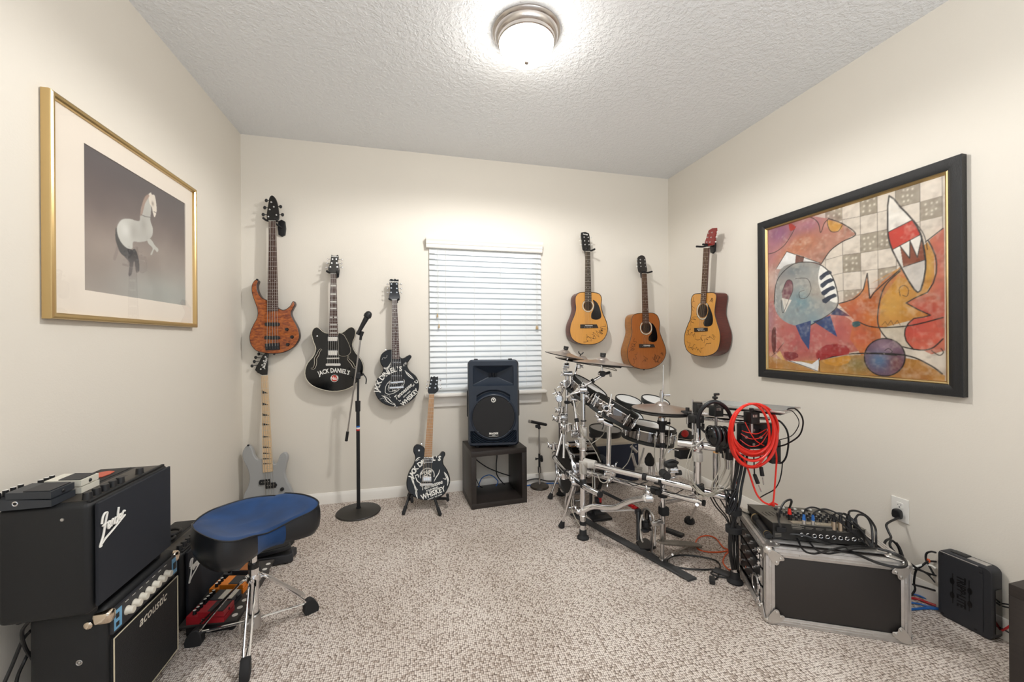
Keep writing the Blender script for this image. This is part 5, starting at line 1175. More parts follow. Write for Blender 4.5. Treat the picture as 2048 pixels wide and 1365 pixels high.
# hi-hat on its stand
HX = onZ(1322, 1100, 0); HC = W(1324, 820, 2.235); HB = Vector((HC.x, HC.y, 0))
cymbal('upper hi-hat cymbal, broad and bronze grey, above the lower right drum', HC + UP * .006, nrm(.035, 1, 0), .167, nut=False)
b = B(); b.lathe([(.02, -.012), (.03, -.010), (.06, -.020), (.158, -.012), (.166, -.004), (.162, .002), (.05, -.004), (.02, -.004)], HC - UP * .002, nrm(.035, 1, 0), 64)
solo('hi_hat_cymbal', b, M_cymu, 'black lower hi-hat cymbal directly under the bronze grey one', 'cymbal', tuple(HC))
hs = thing('hi_hat_stand', 'chrome hi-hat stand with long thin rod and grey footboard', 'hi-hat stand', HB)
zt2 = W(1324, 840, 2.235).z
b = B(); b.cyl(HB + UP * .10, Vector((HB.x, HB.y, zt2)), .0125, seg=18); b.cyl(HB + UP * .10, HB + UP * .33, .016, seg=18); part('tube', b, M_chrome, hs, True)
b = B(); b.cyl(Vector((HC.x, HC.y, zt2)), W(1327, 730, 2.235), .0034, seg=10); part('pull_rod', b, M_chrome, hs, True)
b = B(); q = HC + UP * .06; b.cyl(q - UP * .035, q + UP * .05, .0085, seg=14); b.cyl(q + UP * .01, q + UP * .035, .013, seg=14); b.cyl(q + UP * .022, q + UP * .022 + RT * .028, .0045, seg=10); b.cyl(q + UP * .022 + RT * .026, q + UP * .022 + RT * .045, .0075, seg=10); part('clutch', b, M_chrome, hs, True)
b = B(); q = Vector((HC.x, HC.y, zt2)); b.cyl(q - UP * .07, q - UP * .025, .016, .019, 18); b.cyl(q - UP * .025, q - UP * .006, .026, seg=18); b.cyl(q - UP * .004, q + UP * .012, .022, seg=18, m=1); b.cyl(q - UP * .02, q - UP * .02 + RT * .045, .007, seg=10); part('cymbal_seat', b, [M_rub, M_chrome], hs, True)
for z0, z1, m in ((.40, .43, M_chrome), (.62, .645, M_rub)):
    b = B(); b.cyl(HB + UP * z0, HB + UP * z1, .0165, seg=16); b.cyl(HB + UP * (z0 + z1) / 2, HB + UP * (z0 + z1) / 2 - RT * .035, .006, seg=8); part('memory_lock', b, m, hs, True)
b = B(); q = W(1325, 948, 2.235); b.cyl(q - UP * .05, q + UP * .085, .020, .017, 18); part('lower_sleeve', b, M_steel, hs, True)
p0, p1, p2 = onZ(1303, 1103, .012), onZ(1325, 1122, .012), W(1319, 1036, 2.16)
b = B(); b.box(W(1313, 1046, 2.16), (.07, .03, .028), 0, .005); b.cyl(W(1303, 1046, 2.17), p0, .0075, seg=12); b.cyl(W(1325, 1047, 2.15), p1, .011, .010, 12); b.cyl(W(1311, 1048, 2.15), W(1309, 1092, 2.13), .0045, seg=10); b.cyl(W(1309, 1092, 2.13), W(1317, 1082, 2.12), .003, seg=8); b.tube([p0 - UP * .006, p1 - UP * .006, W(1345, 1110, 2.06)], .006, 8, smooth=1); b.box(p1 + UP * .004, (.03, .03, .012), 0, .004); part('pedal_frame', b, M_steel, hs, True)
f0_, f1_ = W(1322, 1085, 2.13), onZ(1398, 1090, .016)
P = Plane(f0_, f1_ - f0_, UP.cross(f1_ - f0_)); L = (f1_ - f0_).length
b = B(); b.plate(P, smooth2([(0, -.028), (L * .6, -.036), (L * .95, -.03), (L, 0), (L * .95, .03), (L * .6, .036), (0, .028)], 3), -.005, .004, .002); part('footboard', b, mat('worn grey metal', '#7d766c', .45, .5, var=(60, .3)), hs, True)
b = B(); b.cyl(HB + UP * .34, HB + UP * .38, .026, seg=18); b.box(HB + UP * .26 + RT * .006, (.05, .045, .05), 0, .01); part('base_block', b, M_rub, hs, True)

# pedals: slave bass pedal with chain, its drive shaft, beater
ped = thing('bass_drum_pedal', 'black bass drum pedal with chain drive and red coupling on the carpet', 'bass drum pedal', onZ(1290, 1098, 0))
b = B(); b.tube([W(1276, 1020, 2.25), W(1277, 1045, 2.22), W(1277, 1082, 2.18)], .012, 10, smooth=3); b.box(W(1276, 1024, 2.25), (.034, .03, .034), 0, .008); part('upright', b, M_blk, ped, True)
pl = [onZ(1272, 1086, .008), onZ(1281, 1101, .008), onZ(1299, 1101, .008), onZ(1312, 1096, .008), onZ(1306, 1088, .008), onZ(1290, 1078, .008)]
b = B(); PP = Plane((pl[0].x, pl[0].y, .002), (1, 0, 0), (0, 1, 0)); b.plate(PP, [(p.x - pl[0].x, p.y - pl[0].y) for p in pl], 0, .014, .003); part('base_plate', b, M_blk, ped, True)
b = B(); q = W(1296, 1036, 2.2); b.torus(q, RT + FW * .4, .047, .0055, 30, 8); b.cyl(q - RT * .005, q + RT * .005, .042, seg=28, m=1); part('sprocket', b, [M_steel, M_gunmetal], ped, True)
b = B(); b.tube([W(1285, 1030, 2.2), W(1281, 1045, 2.19), W(1282, 1075, 2.16), W(1286, 1085, 2.14)], .005, 8, smooth=5); part('chain', b, M_steel, ped, True)
b = B(); b.cyl(W(1291, 1042, 2.21), W(1306, 1050, 2.17), .007, seg=10); b.box(W(1294, 1052, 2.2), (.05, .04, .05), 0, .008); b.box(W(1290, 1062, 2.16), (.035, .03, .012), 0, .004); part('cam_housing', b, M_blk, ped, True)
f0_, f1_ = W(1292, 1078, 2.14), W(1335, 1083, 2.07); 
b = B(); b.tube([W(1205, 984, 2.45), W(1262, 1012, 2.3)], .009, 12, smooth=1); part('drive_shaft', b, M_blk, ped, True)
b = B(); b.cyl(W(1259, 1010, 2.31), W(1275, 1019, 2.25), .0115, seg=12); b.cyl(W(1266, 1014, 2.28), W(1268, 1015, 2.275), .0135, seg=12); part('coupling', b, mat('red anodised', '#b01c20', .25, .6), ped, True, 'red anodised coupling')
b = B(); b.cyl(W(1195, 1024, 2.5), W(1275, 1021, 2.35), .006, seg=10); b.cyl(W(1190, 1026, 2.5), W(1210, 1026, 2.48), .014, seg=12, m=1); part('second_shaft', b, [M_chrome, M_rub], ped, True)
pd2 = thing('kick_pedal', 'chrome and black kick pedal standing inside the rack behind the near post', 'bass drum pedal', onZ(1195, 1030, 0))
b = B(); b.box(onZ(1193, 1028, .012), (.14, .20, .014), 0, .004); b.cyl(W(1182, 1026, 2.62), W(1182, 985, 2.62), .012, seg=12); b.cyl(W(1196, 1026, 2.62), W(1197, 980, 2.62), .012, seg=12); part('pedal_frame', b, M_blk, pd2, True)
b = B(); b.cyl(W(1180, 985, 2.62), W(1200, 982, 2.62), .008, seg=12); b.cyl(W(1190, 983, 2.62), W(1188, 935, 2.72), .005, seg=10); part('axle', b, M_chrome, pd2, True)
b = B(); b.box(W(1196, 1002, 2.62), (.03, .05, .04), 0, .006); b.box(W(1200, 997, 2.6), (.012, .03, .05), 1, .003); part('cam', b, [M_blk, M_red2], pd2, True)
bt_ = thing('kick_beater', 'black kick drum beater standing behind the hi-hat tube', 'beater', W(1300, 925, 2.6))
b = B(); b.lathe([(.0001, .05), (.010, .05), (.030, .012), (.032, -.012), (.024, -.03), (.0001, -.032)], W(1299, 922, 2.6), UP, 20); part('beater_head', b, M_rub, bt_, True)
b = B(); b.cyl(W(1299, 930, 2.6), W(1300, 958, 2.6), .010, seg=12); b.cyl(W(1307, 915, 2.6), W(1308, 958, 2.6), .008, seg=12); part('shaft', b, M_chrome, bt_, True)

# drums
def drum(label, c, n, r, h, shell=True, lugs=8, name='drum_pad', head=None, rim=.012):
    c = Vector(c); n = Vector(n).normalized(); t = thing(name, label, 'electronic drum', c)
    b = B()
    if shell: b.lathe([(r * .965, -.010), (r * .975, -.012), (r * .975, -h + .012), (r * .965, -h + .010)], c, n, 64)
    else: b.lathe([(r * .98, -.004), (r * 1.0, -.012), (r * .97, -h * .7), (r * .7, -h), (.0001, -h)], c, n, 48)
    part('shell', b, M_gunmetal if shell else M_cymu, t, True)
    b = B(); b.lathe([(r * .93, -.006), (r * .93, .006), (r * .96, .010), (r * 1.01, .006), (r * 1.015, -.010), (r * .985, -.016)], c, n, 64); part('hoop', b, M_hoop, t, True)
    if shell:
        b = B(); b.lathe([(r * .985, -h + .016), (r * 1.015, -h + .010), (r * 1.015, -h - .006), (r * .9, -h - .004), (.0001, -h - .002)], c, n, 64); part('lower_hoop', b, M_hoop, t, True)
        b = B(); b.lathe([(r * .99, -.016), (r * 1.02, -.018), (r * 1.02, -.024), (r * .985, -.026)], c, n, 64); part('tension_ring', b, M_chrome, t, True)
        ex, ey = frame(n)
        for k in range(lugs):
            a = 2 * math.pi * (k + .5) / lugs; d = ex * math.cos(a) + ey * math.sin(a); q = c + d * r * 1.0; b = B()
            b.cyl(q - n * .020, q - n * (h - .014), .0055, seg=10); b.box(q - n * h * .55 + d * .002, (.014, .014, .03), 0, .004, Matrix((d, n.cross(d), n)).transposed()); b.cyl(q - n * .006 + d * .004, q - n * .03 + d * .004, .004, seg=8); part('lug', b, M_chrome, t, True)
    b = B(); b.lathe([(.0001, .003), (r * .93, .003), (r * .935, 0)], c, n, 48); part('head', b, head or M_head, t, True)
    return t
drum('chrome shell tom with white head, steeply tilted, behind the slim boom stand', W(1180, 772, 2.86), nrm(.52, .85, .17), .140, .10)
drum('chrome shell tom in the middle of the kit, tilted edge on towards the viewer', W(1235, 810, 2.46), nrm(.5, .865, .03), .142, .095)
tm = [o for o in bpy.data.objects if o.get('label', '').startswith('chrome shell tom in the middle')][0]
b = B(); q = W(1212, 817, 2.305); b.cyl(q + FW * .03, q - FW * .012, .019, seg=20); b.torus(q - FW * .012, FW, .0155, .005, 20, 8); b.cyl(q - FW * .0125, q - FW * .013, .012, seg=18, m=1)
for a in (40, 130, 220, 300): wing(b, q + (RT * math.cos(math.radians(a)) + UP * math.sin(math.radians(a))) * .02, RT * math.cos(math.radians(a)) + UP * math.sin(math.radians(a)), .014)
b.cyl(q + RT * .02 + UP * .01, W(1223, 789, 2.32), .005, seg=10); b.box(q + RT * .03 + FW * .02 - UP * .004, (.03, .03, .05), 0, .008); part('mount_bracket', b, [M_chrome, M_rub], tm, True)
drum('large chrome shell snare drum with white head under the hi-hat cymbals', W(1299, 851, 2.52), nrm(.153, .988, .0), .158, .095, lugs=10)
drum('small white round pad at the back, left of the pair beyond the hi-hat', W(1257, 801, 2.98), nrm(.17, .97, .24), .098, .035, False)
drum('small white round pad at the back, right of the pair beyond the hi-hat', W(1311, 802, 2.90), nrm(.17, .97, .24), .101, .035, False)
drum('small black rimmed pad with grey head low at the left, before the dark speaker box', W(1211, 859, 2.78), nrm(.09, .99, .08), .113, .045, False, head=mat('grey mesh head', '#b4b2ae', .55))
drum('white pad half hidden between the middle tom and the snare drum', W(1263, 830, 2.88), nrm(.3, .9, .35), .088, .03, False)
b = B(); p = W(1188, 888, 2.8); b.cyl(p + UP * .0, p + UP * .08, .010, seg=12); b.box(p + UP * .06, (.06, .04, .03), 0, .006); solo('pad_mount', b, M_ck, 'black mount under the small grey headed pad', 'drum mount', tuple(p))
kd = thing('kick_drum', 'bass drum pad with chrome hoop standing on edge at the left of the rack', 'electronic drum', W(1132, 990, 2.95))
kc = W(1131, 937, 2.95); kn = (-RT * .975 - FW * .22).normalized()
b = B(); b.lathe([(.185, -.004), (.19, -.02), (.19, -.20), (.18, -.21)], kc, kn, 64); part('shell', b, M_gunmetal, kd, True)
b = B(); b.lathe([(.172, .0), (.175, .018), (.196, .018), (.200, .010), (.200, -.012), (.19, -.016)], kc, kn, 64); part('hoop', b, M_chrome, kd, True)
b = B(); b.lathe([(.0001, .002), (.176, .002)], kc, kn, 48); part('head', b, M_cymu, kd, True)
b = B(); b.lathe([(.0001, -.215), (.195, -.21), (.2, -.19), (.19, -.185)], kc, kn, 64); part('rear_hoop', b, M_hoop, kd, True)
for k in range(8):
    a = 2 * math.pi * k / 8; ex, ey = frame(kn); d = ex * math.cos(a) + ey * math.sin(a); q = kc + d * .196; b = B(); b.cyl(q + kn * .01, q - kn * .19, .006, seg=10); b.box(q - kn * .1, (.03, .02, .02), 0, .005); part('lug', b, M_chrome, kd, True)
for s in (0, 1):
    b = B(); q = Vector((kc.x, kc.y, 0)) + RT * (.02 + .07 * s) + FW * (-.08 + .12 * s); b.tube([q + UP * .12 - RT * .02, q + UP * .03 - RT * .03, q + UP * .012, q + UP * .03 + RT * .03, q + UP * .12 + RT * .02], .009, 12, smooth=5); part('leg_hoop', b, M_chrome, kd, True)
# box speaker at the back wall
x0, x1, zt3 = 1.44, 1.89, .352
bx = thing('speaker_box', 'dark navy speaker box standing on the carpet at the back wall behind the drums', 'speaker', ((x0 + x1) / 2, 3.13, 0))
b = B(); b.box(((x0 + x1) / 2, 3.15, zt3 / 2 + .004), (x1 - x0, .16, zt3 - .008), 0, .008); part('cabinet', b, mat('taupe board', '#b4aa9a', .6), bx, True)
b = B(); b.box(((x0 + x1) / 2, 3.068, zt3 / 2 - .006), (x1 - x0 - .01, .012, zt3 - .035), 0, .004); part('front_panel', b, mat('navy cloth', '#1b2336', .75, bump=(500, .4, .001)), bx, True)
for x in (x0 + .03, x1 - .03):
    for z in (.04, zt3 - .045): b = B(); b.sph((x, 3.061, z), (.007, .003, .007), 8); part('screw', b, M_steel, bx, True)
b = B(); b.sph((x0 + .06, 3.0, .22), (.05, .04, .06), 14); b.cyl((x0 + .06, 2.97, .22), (x0 + .12, 2.95, .22), .03, seg=18); solo('pedal_motor_unit', b, M_spk, 'rounded dark unit in front of the speaker box at the left', 'trigger unit', (x0 + .06, 3.0, .22))

# sound module with clamp, tablet, headphones
sm = thing('sound_module', 'black drum sound module behind the coiled red cable', 'drum module', W(1512, 878, 1.98))
b = B(); mc_ = W(1515, 872, 1.98); R = Matrix((RT, FW, UP)).transposed(); b.box(mc_, (.19, .05, .125), 0, .01, R); part('case', b, M_blk, sm, True)
for i in range(5):
    for j in range(3): b = B(); q = mc_ + R @ Vector((-.075 + i * .036, -.026, -.035 + j * .035)); b.cyl(q, q - FW * .008, .007 if (i + j) % 2 else .004, seg=12); part('control_knob', b, M_steel if (i + j) % 2 else M_dark, sm, True)
b = B(); q = mc_ + R @ Vector((.02, -.028, .02)); b.box(q, (.05, .004, .03), 0, .001, R); part('display', b, M_dark, sm, True)
b = B(); b.box(mc_ + R @ Vector((.075, -.01, -.075)), (.05, .04, .12), 0, .008, R); part('mount_block', b, M_ck, sm, True)
tb0, tb1 = W(1388, 806, 2.14), W(1570, 824, 1.80); tx = (tb1 - tb0).normalized(); ty = UP.cross(tx).normalized(); P = Plane(tb0, tx, ty); L = (tb1 - tb0).length
tbm = thing('tablet_computer', 'thin silver tablet lying flat on top of the drum module clamps', 'tablet', tb0)
b = B(); b.plate(P, smooth2([(0, .0), (L, 0), (L, .2), (0, .2)], 1), -.010, 0, .002); part('case', b, M_alu, tbm, True)
b = B(); b.plate(P, [(.01, .005), (L - .02, .005), (L - .02, .19), (.01, .19)], -.020, -.010, .002); part('underside', b, M_blk, tbm, True)
b = B(); b.flat(P, [(.012, .012), (L - .012, .012), (L - .012, .188), (.012, .188)], .0006); part('screen', b, mat('grey screen', '#9aa0a0', .2), tbm, True)
for k, (a, c) in enumerate((((1576, 818, 1.79), [(1590, 818, 1.79), (1603, 832, 1.8), (1606, 850, 1.82), (1598, 872, 1.86), (1575, 888, 1.9), (1556, 894, 1.95)]), ((1574, 820, 1.79), [(1586, 824, 1.8), (1597, 840, 1.82), (1596, 855, 1.85), (1582, 873, 1.88), (1556, 881, 1.95)]))):
    cable('tablet_lead', [W(*a)] + [W(*p) for p in c], .0035 if k == 0 else .002, M_cable, ('thick black lead curving from the right end of the silver tablet', 'thin black lead curving inside the thick one beside the silver tablet')[k])
cable('module_lead', [W(*p) for p in ((1548, 838, 1.95), (1562, 845, 1.93), (1574, 862, 1.92), (1577, 885, 1.92), (1573, 912, 1.93), (1565, 925, 1.94), (1556, 926, 1.95), (1550, 915, 1.95))], .0045, M_cable, 'black lead arching from the sound module to a connector block')
cable('module_lead', [W(*p) for p in ((1565, 925, 1.94), (1563, 945, 1.95), (1558, 965, 1.98), (1548, 980, 2.02), (1530, 990, 2.1), (1518, 997, 2.15))], .0028, M_cable, 'thin black lead falling along the right wall beside the coiled red cable')
hp = thing('headphones', 'black over ear headphones hanging on the drum rack beside the coiled red cable', 'headphones', W(1430, 803, 1.95))
b = B(); b.tube([W(*p) for p in ((1397, 856, 1.97), (1396, 840, 1.96), (1402, 822, 1.95), (1413, 810, 1.94), (1427, 804, 1.935), (1441, 808, 1.935), (1453, 818, 1.94), (1461, 833, 1.95), (1465, 850, 1.96), (1466, 862, 1.97))], .0095, 10, smooth=6); part('headband', b, M_vinyl, hp, True)
for (u, v, d, ru) in ((1424, 872, 1.93, .052), (1443, 874, 1.95, .055)):
    b = B(); Rr = Matrix.Rotation(-.12, 3, FW) @ Matrix((RT, FW, UP)).transposed(); b.sph(W(u, v, d), (.026, .045, ru), 18, 0, Rr); part('ear_cup', b, M_gloss, hp, True)
    b = B(); b.torus(W(u + 6, v + 1, d), (RT - UP * .12), ru * .82, .010, 28, 10); part('ear_cushion', b, M_vinyl, hp, True)
for a, c in (((1398, 852, 1.97), (1418, 868, 1.94)), ((1465, 858, 1.97), (1452, 876, 1.96))): b = B(); b.tube([W(*a), W((a[0] + c[0]) / 2 + 1, a[1] + 12, a[2]), W(*c)], .006, 8, smooth=4); part('yoke', b, M_ck, hp, True)
# coiled red cable hanging on the rack, with its tail
r = random.Random(11); pts = []
for i in range(150):
    a = -math.pi / 2 + 2 * math.pi * i / 15; k = i / 150
    j = int(i / 15); rr = random.Random(j * 3 + 1)
    rx, ry = 50 - rr.uniform(0, 13), 66 - rr.uniform(0, 20); cx, cy = 1505 + rr.uniform(-4, 5), 808 + ry
    pts.append(W(cx + rx * math.cos(a), cy + ry * math.sin(a) + .0, 1.86 + .035 * math.sin(j * 1.7) + .008 * math.sin(a * 2 + j)))
cable('coiled_cable', pts, .0052, M_red, 'thick red cable coiled in a large oval hanging from the drum rack', seg=8, smooth=4)
cable('red_cable_tail', [W(*p) for p in ((1488, 920, 1.9), (1498, 945, 1.9), (1506, 970, 1.9), (1514, 990, 1.89), (1526, 1004, 1.87), (1540, 1010, 1.85), (1546, 1006, 1.84), (1549, 980, 1.87), (1552, 940, 1.89), (1553, 915, 1.885), (1549, 892, 1.88))], .0042, M_red, 'red cable tail hanging in a long loop down to the mixer below the coil')
b = B(); q = W(1546, 1009, 1.845); b.torus(q, RT, .007, .0045, 14, 8); b.tube([q - RT * .022 - UP * .004, q + UP * .006, q + RT * .02 - UP * .003], .004, 8); solo('cable_knot', b, M_red, 'red knot at the bottom of the hanging red cable loop', 'cable tie', tuple(q))
for k, pt in enumerate((((1482, 868, 1.9), (1500, 878, 1.88), (1520, 876, 1.88), (1535, 862, 1.9)), ((1480, 880, 1.9), (1500, 893, 1.88), (1522, 888, 1.88), (1538, 862, 1.9)), ((1484, 862, 1.9), (1497, 866, 1.88), (1515, 868, 1.88), (1534, 858, 1.9)), ((1490, 845, 1.9), (1500, 865, 1.88), (1512, 882, 1.87), (1528, 892, 1.88)))):
    cable('thin_red_lead', [W(*p) for p in pt], .0022, M_red, 'thin red lead strung across inside the coiled red cable', 'thin red leads inside the coil')
# two instrument plugs hanging under the coil
for (a, c, e, lb_) in (((1507, 900, 1.92), (1509, 950, 1.92), (1517, 970, 1.92), 'left'), ((1520, 905, 1.93), (1522, 935, 1.93), (1525, 955, 1.93), 'right')):
    pg = thing('jack_plug', 'black jack plug dangling under the coiled red cable, ' + lb_ + ' one of two', 'cable plug', W(*a))
    b = B(); b.tube([W(*a), W(a[0] + 1, (a[1] + c[1]) / 2, a[2]), W(*c)], .003, 8); part('lead', b, M_cable, pg, True)
    b = B(); b.cyl(W(*c), W(*c).lerp(W(*e), .85), .0085, .0095, 14); part('barrel', b, M_blk, pg, True)
    b = B(); d = (W(*e) - W(*c)).normalized(); q = W(*e); b.cyl(q, q + d * .034, .0032, seg=10); b.sph(q + d * .034, .0036, 8); part('tip', b, M_chrome, pg, True)
# grey snake of trigger leads
gg = 'grey trigger leads looping under the drum module'
for k in range(9):
    rr = random.Random(100 + k); a = (1440 + k * 6 + rr.uniform(-3, 3), 905 + rr.uniform(-4, 4), 1.96 + .008 * k); e = (1377 + k * 2.2, 960 + rr.uniform(-6, 10), 2.0 + .01 * k)
    cable('trigger_lead', [W(*a), W(a[0] - 2 + rr.uniform(-3, 6), a[1] + 34, a[2]), W(a[0] - 14, a[1] + 66, a[2]), W(1425 + rr.uniform(-8, 8), 990 + rr.uniform(-4, 6), 1.97), W(1402 + rr.uniform(-6, 4), 990 + rr.uniform(-6, 4), 1.99), W(*e)], .0026, M_grey_cable, 'grey trigger lead in the bundle looping under the drum module', gg)
for k, pt in enumerate((((1374, 960, 2.0), (1372, 935, 2.02), (1378, 910, 2.04), (1386, 890, 2.06)), ((1380, 962, 2.0), (1377, 940, 2.02), (1383, 915, 2.04), (1392, 900, 2.06)))):
    cable('trigger_lead', [W(*p) for p in pt], .0022, M_grey_cable, 'grey trigger lead rising along the right hand rack post', 'grey leads along the right hand rack post')
for k, (pt, lb_) in enumerate((([(1308, 872, 2.3), (1310, 885, 2.28), (1309, 910, 2.26), (1312, 935, 2.24), (1318, 955, 2.2)], 'pale lead hanging in front of the snare drum, left of the hi-hat tube'), ([(1340, 838, 2.25), (1338, 865, 2.24), (1336, 890, 2.22), (1328, 915, 2.2), (1319, 945, 2.18)], 'pale lead hanging from the hi-hat, right of its tube'), ([(1265, 888, 2.5), (1263, 905, 2.46), (1256, 925, 2.4), (1245, 938, 2.36)], 'pale lead curving in front of the dark speaker box'), ([(1160, 852, 2.42), (1164, 868, 2.4), (1178, 882, 2.42), (1192, 905, 2.44), (1201, 925, 2.42)], 'pale lead running diagonally across the near rack post'), ([(1212, 855, 2.5), (1206, 870, 2.46), (1195, 880, 2.44), (1183, 888, 2.44)], 'pale lead curving below the small grey headed pad'), ([(1163, 800, 2.5), (1155, 812, 2.5), (1153, 825, 2.5), (1160, 832, 2.48)], 'pale lead looping left of the slim boom stand'), ([(1204, 735, 2.45), (1218, 738, 2.44), (1233, 742, 2.44), (1228, 737, 2.44), (1216, 735, 2.45)], 'thin lead looping under the right hand crash cymbal'), ([(1195, 948, 2.35), (1200, 962, 2.33), (1210, 966, 2.32), (1217, 958, 2.33), (1216, 950, 2.35)], 'white lead looped under the rack clamp'), ([(1143, 1000, 2.45), (1144, 1020, 2.44), (1150, 1035, 2.43), (1160, 1052, 2.43)], 'pale lead dropping beside the near rack foot'), ([(1184, 940, 2.4), (1185, 965, 2.4), (1186, 1000, 2.4), (1183, 1018, 2.42)], 'brownish lead hanging beside the near rack post'))):
    cable('drum_lead', [W(*p) for p in pt], .0028, M_grey_cable, lb_)
for pt, lb_ in (([(1240, 962, 2.3), (1255, 966, 2.28), (1268, 972, 2.24), (1282, 968, 2.2), (1296, 964, 2.18)], 'thin black lead lying along the lower bar of the drum rack'), ([(1335, 985, 2.15), (1350, 988, 2.12), (1362, 982, 2.1), (1370, 978, 2.08)], 'thin black lead between the bars, right of the hi-hat tube')):
    cable('drum_lead', [W(*p) for p in pt], .0026, M_cable, lb_)
# black loom strapped to the right rack leg
gl = 'black leads strapped along the right rack leg'
for k in range(8):
    rr = random.Random(50 + k); o = rr.uniform(-10, 10); o2_ = rr.uniform(-6, 6)
    cable('loom_lead', [W(*p) for p in ((1486 + o, 900 + k, 1.98), (1482 + o, 935, 1.965), (1474 + o, 975, 1.945), (1470 + o * .9, 1010, 1.93), (1466 + o2_, 1060, 1.925), (1467 + o2_ * 1.6, 1100, 1.93), (1470 + o2_, 1140, 1.94))], .0045, M_cable, 'black lead in the loom strapped to the right rack leg', gl)
for k, (u, u2) in enumerate(((1416, 1452), (1422, 1456), (1434, 1462))):
    cable('loom_lead', [W(u, 985 + k * 2, 2.1), W(u + 14, 1012, 2.05), W(u2 - 2, 1035, 1.99), W(1462, 1058, 1.945)], .0035, M_cable, 'black lead joining the loom of the right rack leg from the left', 'black leads joining the loom from the left')
b = B(); q = W(1463, 1003, 1.90)
for k in range(6): b.tube([q + Vector((.03 * math.cos(a * 1.05 + k), .01 * math.sin(k), .055 * math.sin(a * 1.05))) for a in range(7)], .003, 6, smooth=4)
solo('bundled_lead', b, M_cable, 'black lead tied in a small bundle at the top of the right rack leg loom', 'cable', tuple(q))
for v in (1059, 1022): b = B(); q = W(1467, v, 1.94); b.cyl(q - UP * .013, q + UP * .013, .036, seg=20); solo('hook_strap', b, M_rub, 'black hook and loop strap round the cable loom, ' + ('lower one' if v > 1040 else 'upper one'), 'strap', tuple(q))
# small dark holder boxes on the right
cb = thing('accessory_box', 'small black box on a wire arm under the left end of the right hand bar', 'box', W(1366, 908, 2.15))
b = B(); b.box(W(1366, 907, 2.15), (.075, .05, .05), 0, .004); part('box', b, M_blk, cb, True)
b = B(); b.tube([W(1357, 902, 2.12), W(1342, 900, 2.12), W(1336, 906, 2.12)], .0035, 8); part('arm', b, M_chrome, cb, True)
rb = thing('red_tipped_knob', 'red and black rounded holder behind the right hand rack post', 'drum accessory', W(1368, 875, 2.35))
b = B(); b.sph(W(1372, 874, 2.35), (.05, .03, .042), 18); part('body', b, M_ck, rb, True)
b = B(); b.sph(W(1370, 868, 2.32), (.024, .014, .022), 14); part('cap', b, mat('red plastic', '#c4231c', .4), rb, True, 'red cap')
ck = thing('rack_clamp_knob', 'large black clamp knob on the upper rack bar right of the hi-hat tube', 'clamp', W(1332, 948, 2.1))
b = B(); q = W(1330, 950, 2.08); b.cyl(q + FW * .03, q - FW * .025, .022, seg=22); b.cyl(q - FW * .025, q - FW * .031, .017, seg=20); part('knob', b, M_ck, ck, True)
b = B(); q = W(1341, 930, 2.12); b.box(q, (.065, .04, .028), 0, .01); b.tube([q - RT * .03 + UP * .01, q + RT * .01 + UP * .022, q + RT * .04 + UP * .008], .008, 8); b.cyl(W(1352, 946, 2.12), W(1362, 946, 2.12), .014, seg=14); part('bracket', b, M_ck, ck, True)
b = B(); clampb(b, W(1346, 940, 2.12), RT, .014, .04, 0, UP); part('clamp', b, M_chrome, ck, True)
# pedal rods hung behind: spare chrome linkage
lk = thing('spare_pedal_linkage', 'chrome V shaped pedal linkage hanging in front of the dark speaker box', 'drum hardware', W(1280, 935, 2.7))
b = B(); b.tube([W(1262, 893, 2.7), W(1274, 905, 2.7)], .010, 10, smooth=1); b.tube([W(1264, 908, 2.7), W(1270, 930, 2.7), W(1276, 938, 2.7)], .011, 10, smooth=1); b.tube([W(1276, 936, 2.7), W(1284, 912, 2.7), W(1288, 896, 2.7)], .006, 10, smooth=1); part('rods', b, M_steel, lk, True)
b = B(); b.box(W(1277, 937, 2.7), (.05, .02, .014), 0, .003); b.box(W(1277, 945, 2.7), (.045, .03, .04), 0, .005); part('foot_block', b, M_clampg, lk, True)

# things on the carpet round the kit
a, c = onZ(1146, 1030, 0), onZ(1383, 1162, 0); d = (c - a).normalized(); e = UP.cross(d)
P = Plane((a.x, a.y, .0), d, e); L = (c - a).length
b = B(); b.plate(P, [(0, -.026), (L, -.026), (L + .01, .030), (0, .030)], .001, .012, .004); solo('floor_strip', b, mat('charcoal rubber strip', '#3a3a3b', .7), 'long dark grey rubber strip lying on the carpet in front of the drum kit', 'rubber strip', (a.x, a.y, 0))
a, c = onZ(1428, 1142, 0), onZ(1466, 1155, 0); d = (c - a).normalized(); P = Plane((a.x, a.y, 0), d, UP.cross(d)); L = (c - a).length
b = B(); b.plate(P, [(0, -.026), (L, -.026), (L, .026), (0, .026)], .001, .010, .003); solo('floor_strip', b, MATS['charcoal rubber strip'], 'short dark rubber strip on the carpet at the foot of the right rack leg', 'rubber strip', (a.x, a.y, 0))
a, c = onZ(1330, 1059, .01), onZ(1366, 1072, .01); rc = thing('remote_control', 'small black remote control lying on the carpet behind the hi-hat pedal', 'remote control', (a.x, a.y, 0))
d = (c - a).normalized(); P = Plane((a.x, a.y, 0), d, UP.cross(d)); L = (c - a).length
b = B(); b.plate(P, smooth2([(0, -.022), (L, -.022), (L, .022), (0, .022)], 1), 0, .018, .004); part('case', b, M_blk, rc, True)
for i in range(6):
    for j in range(3): b = B(); q = P.at(L * (.1 + .12 * i), -.012 + .012 * j, .018); b.box(q, (.007, .007, .003), 0, .001); part('button', b, M_dark, rc, True)
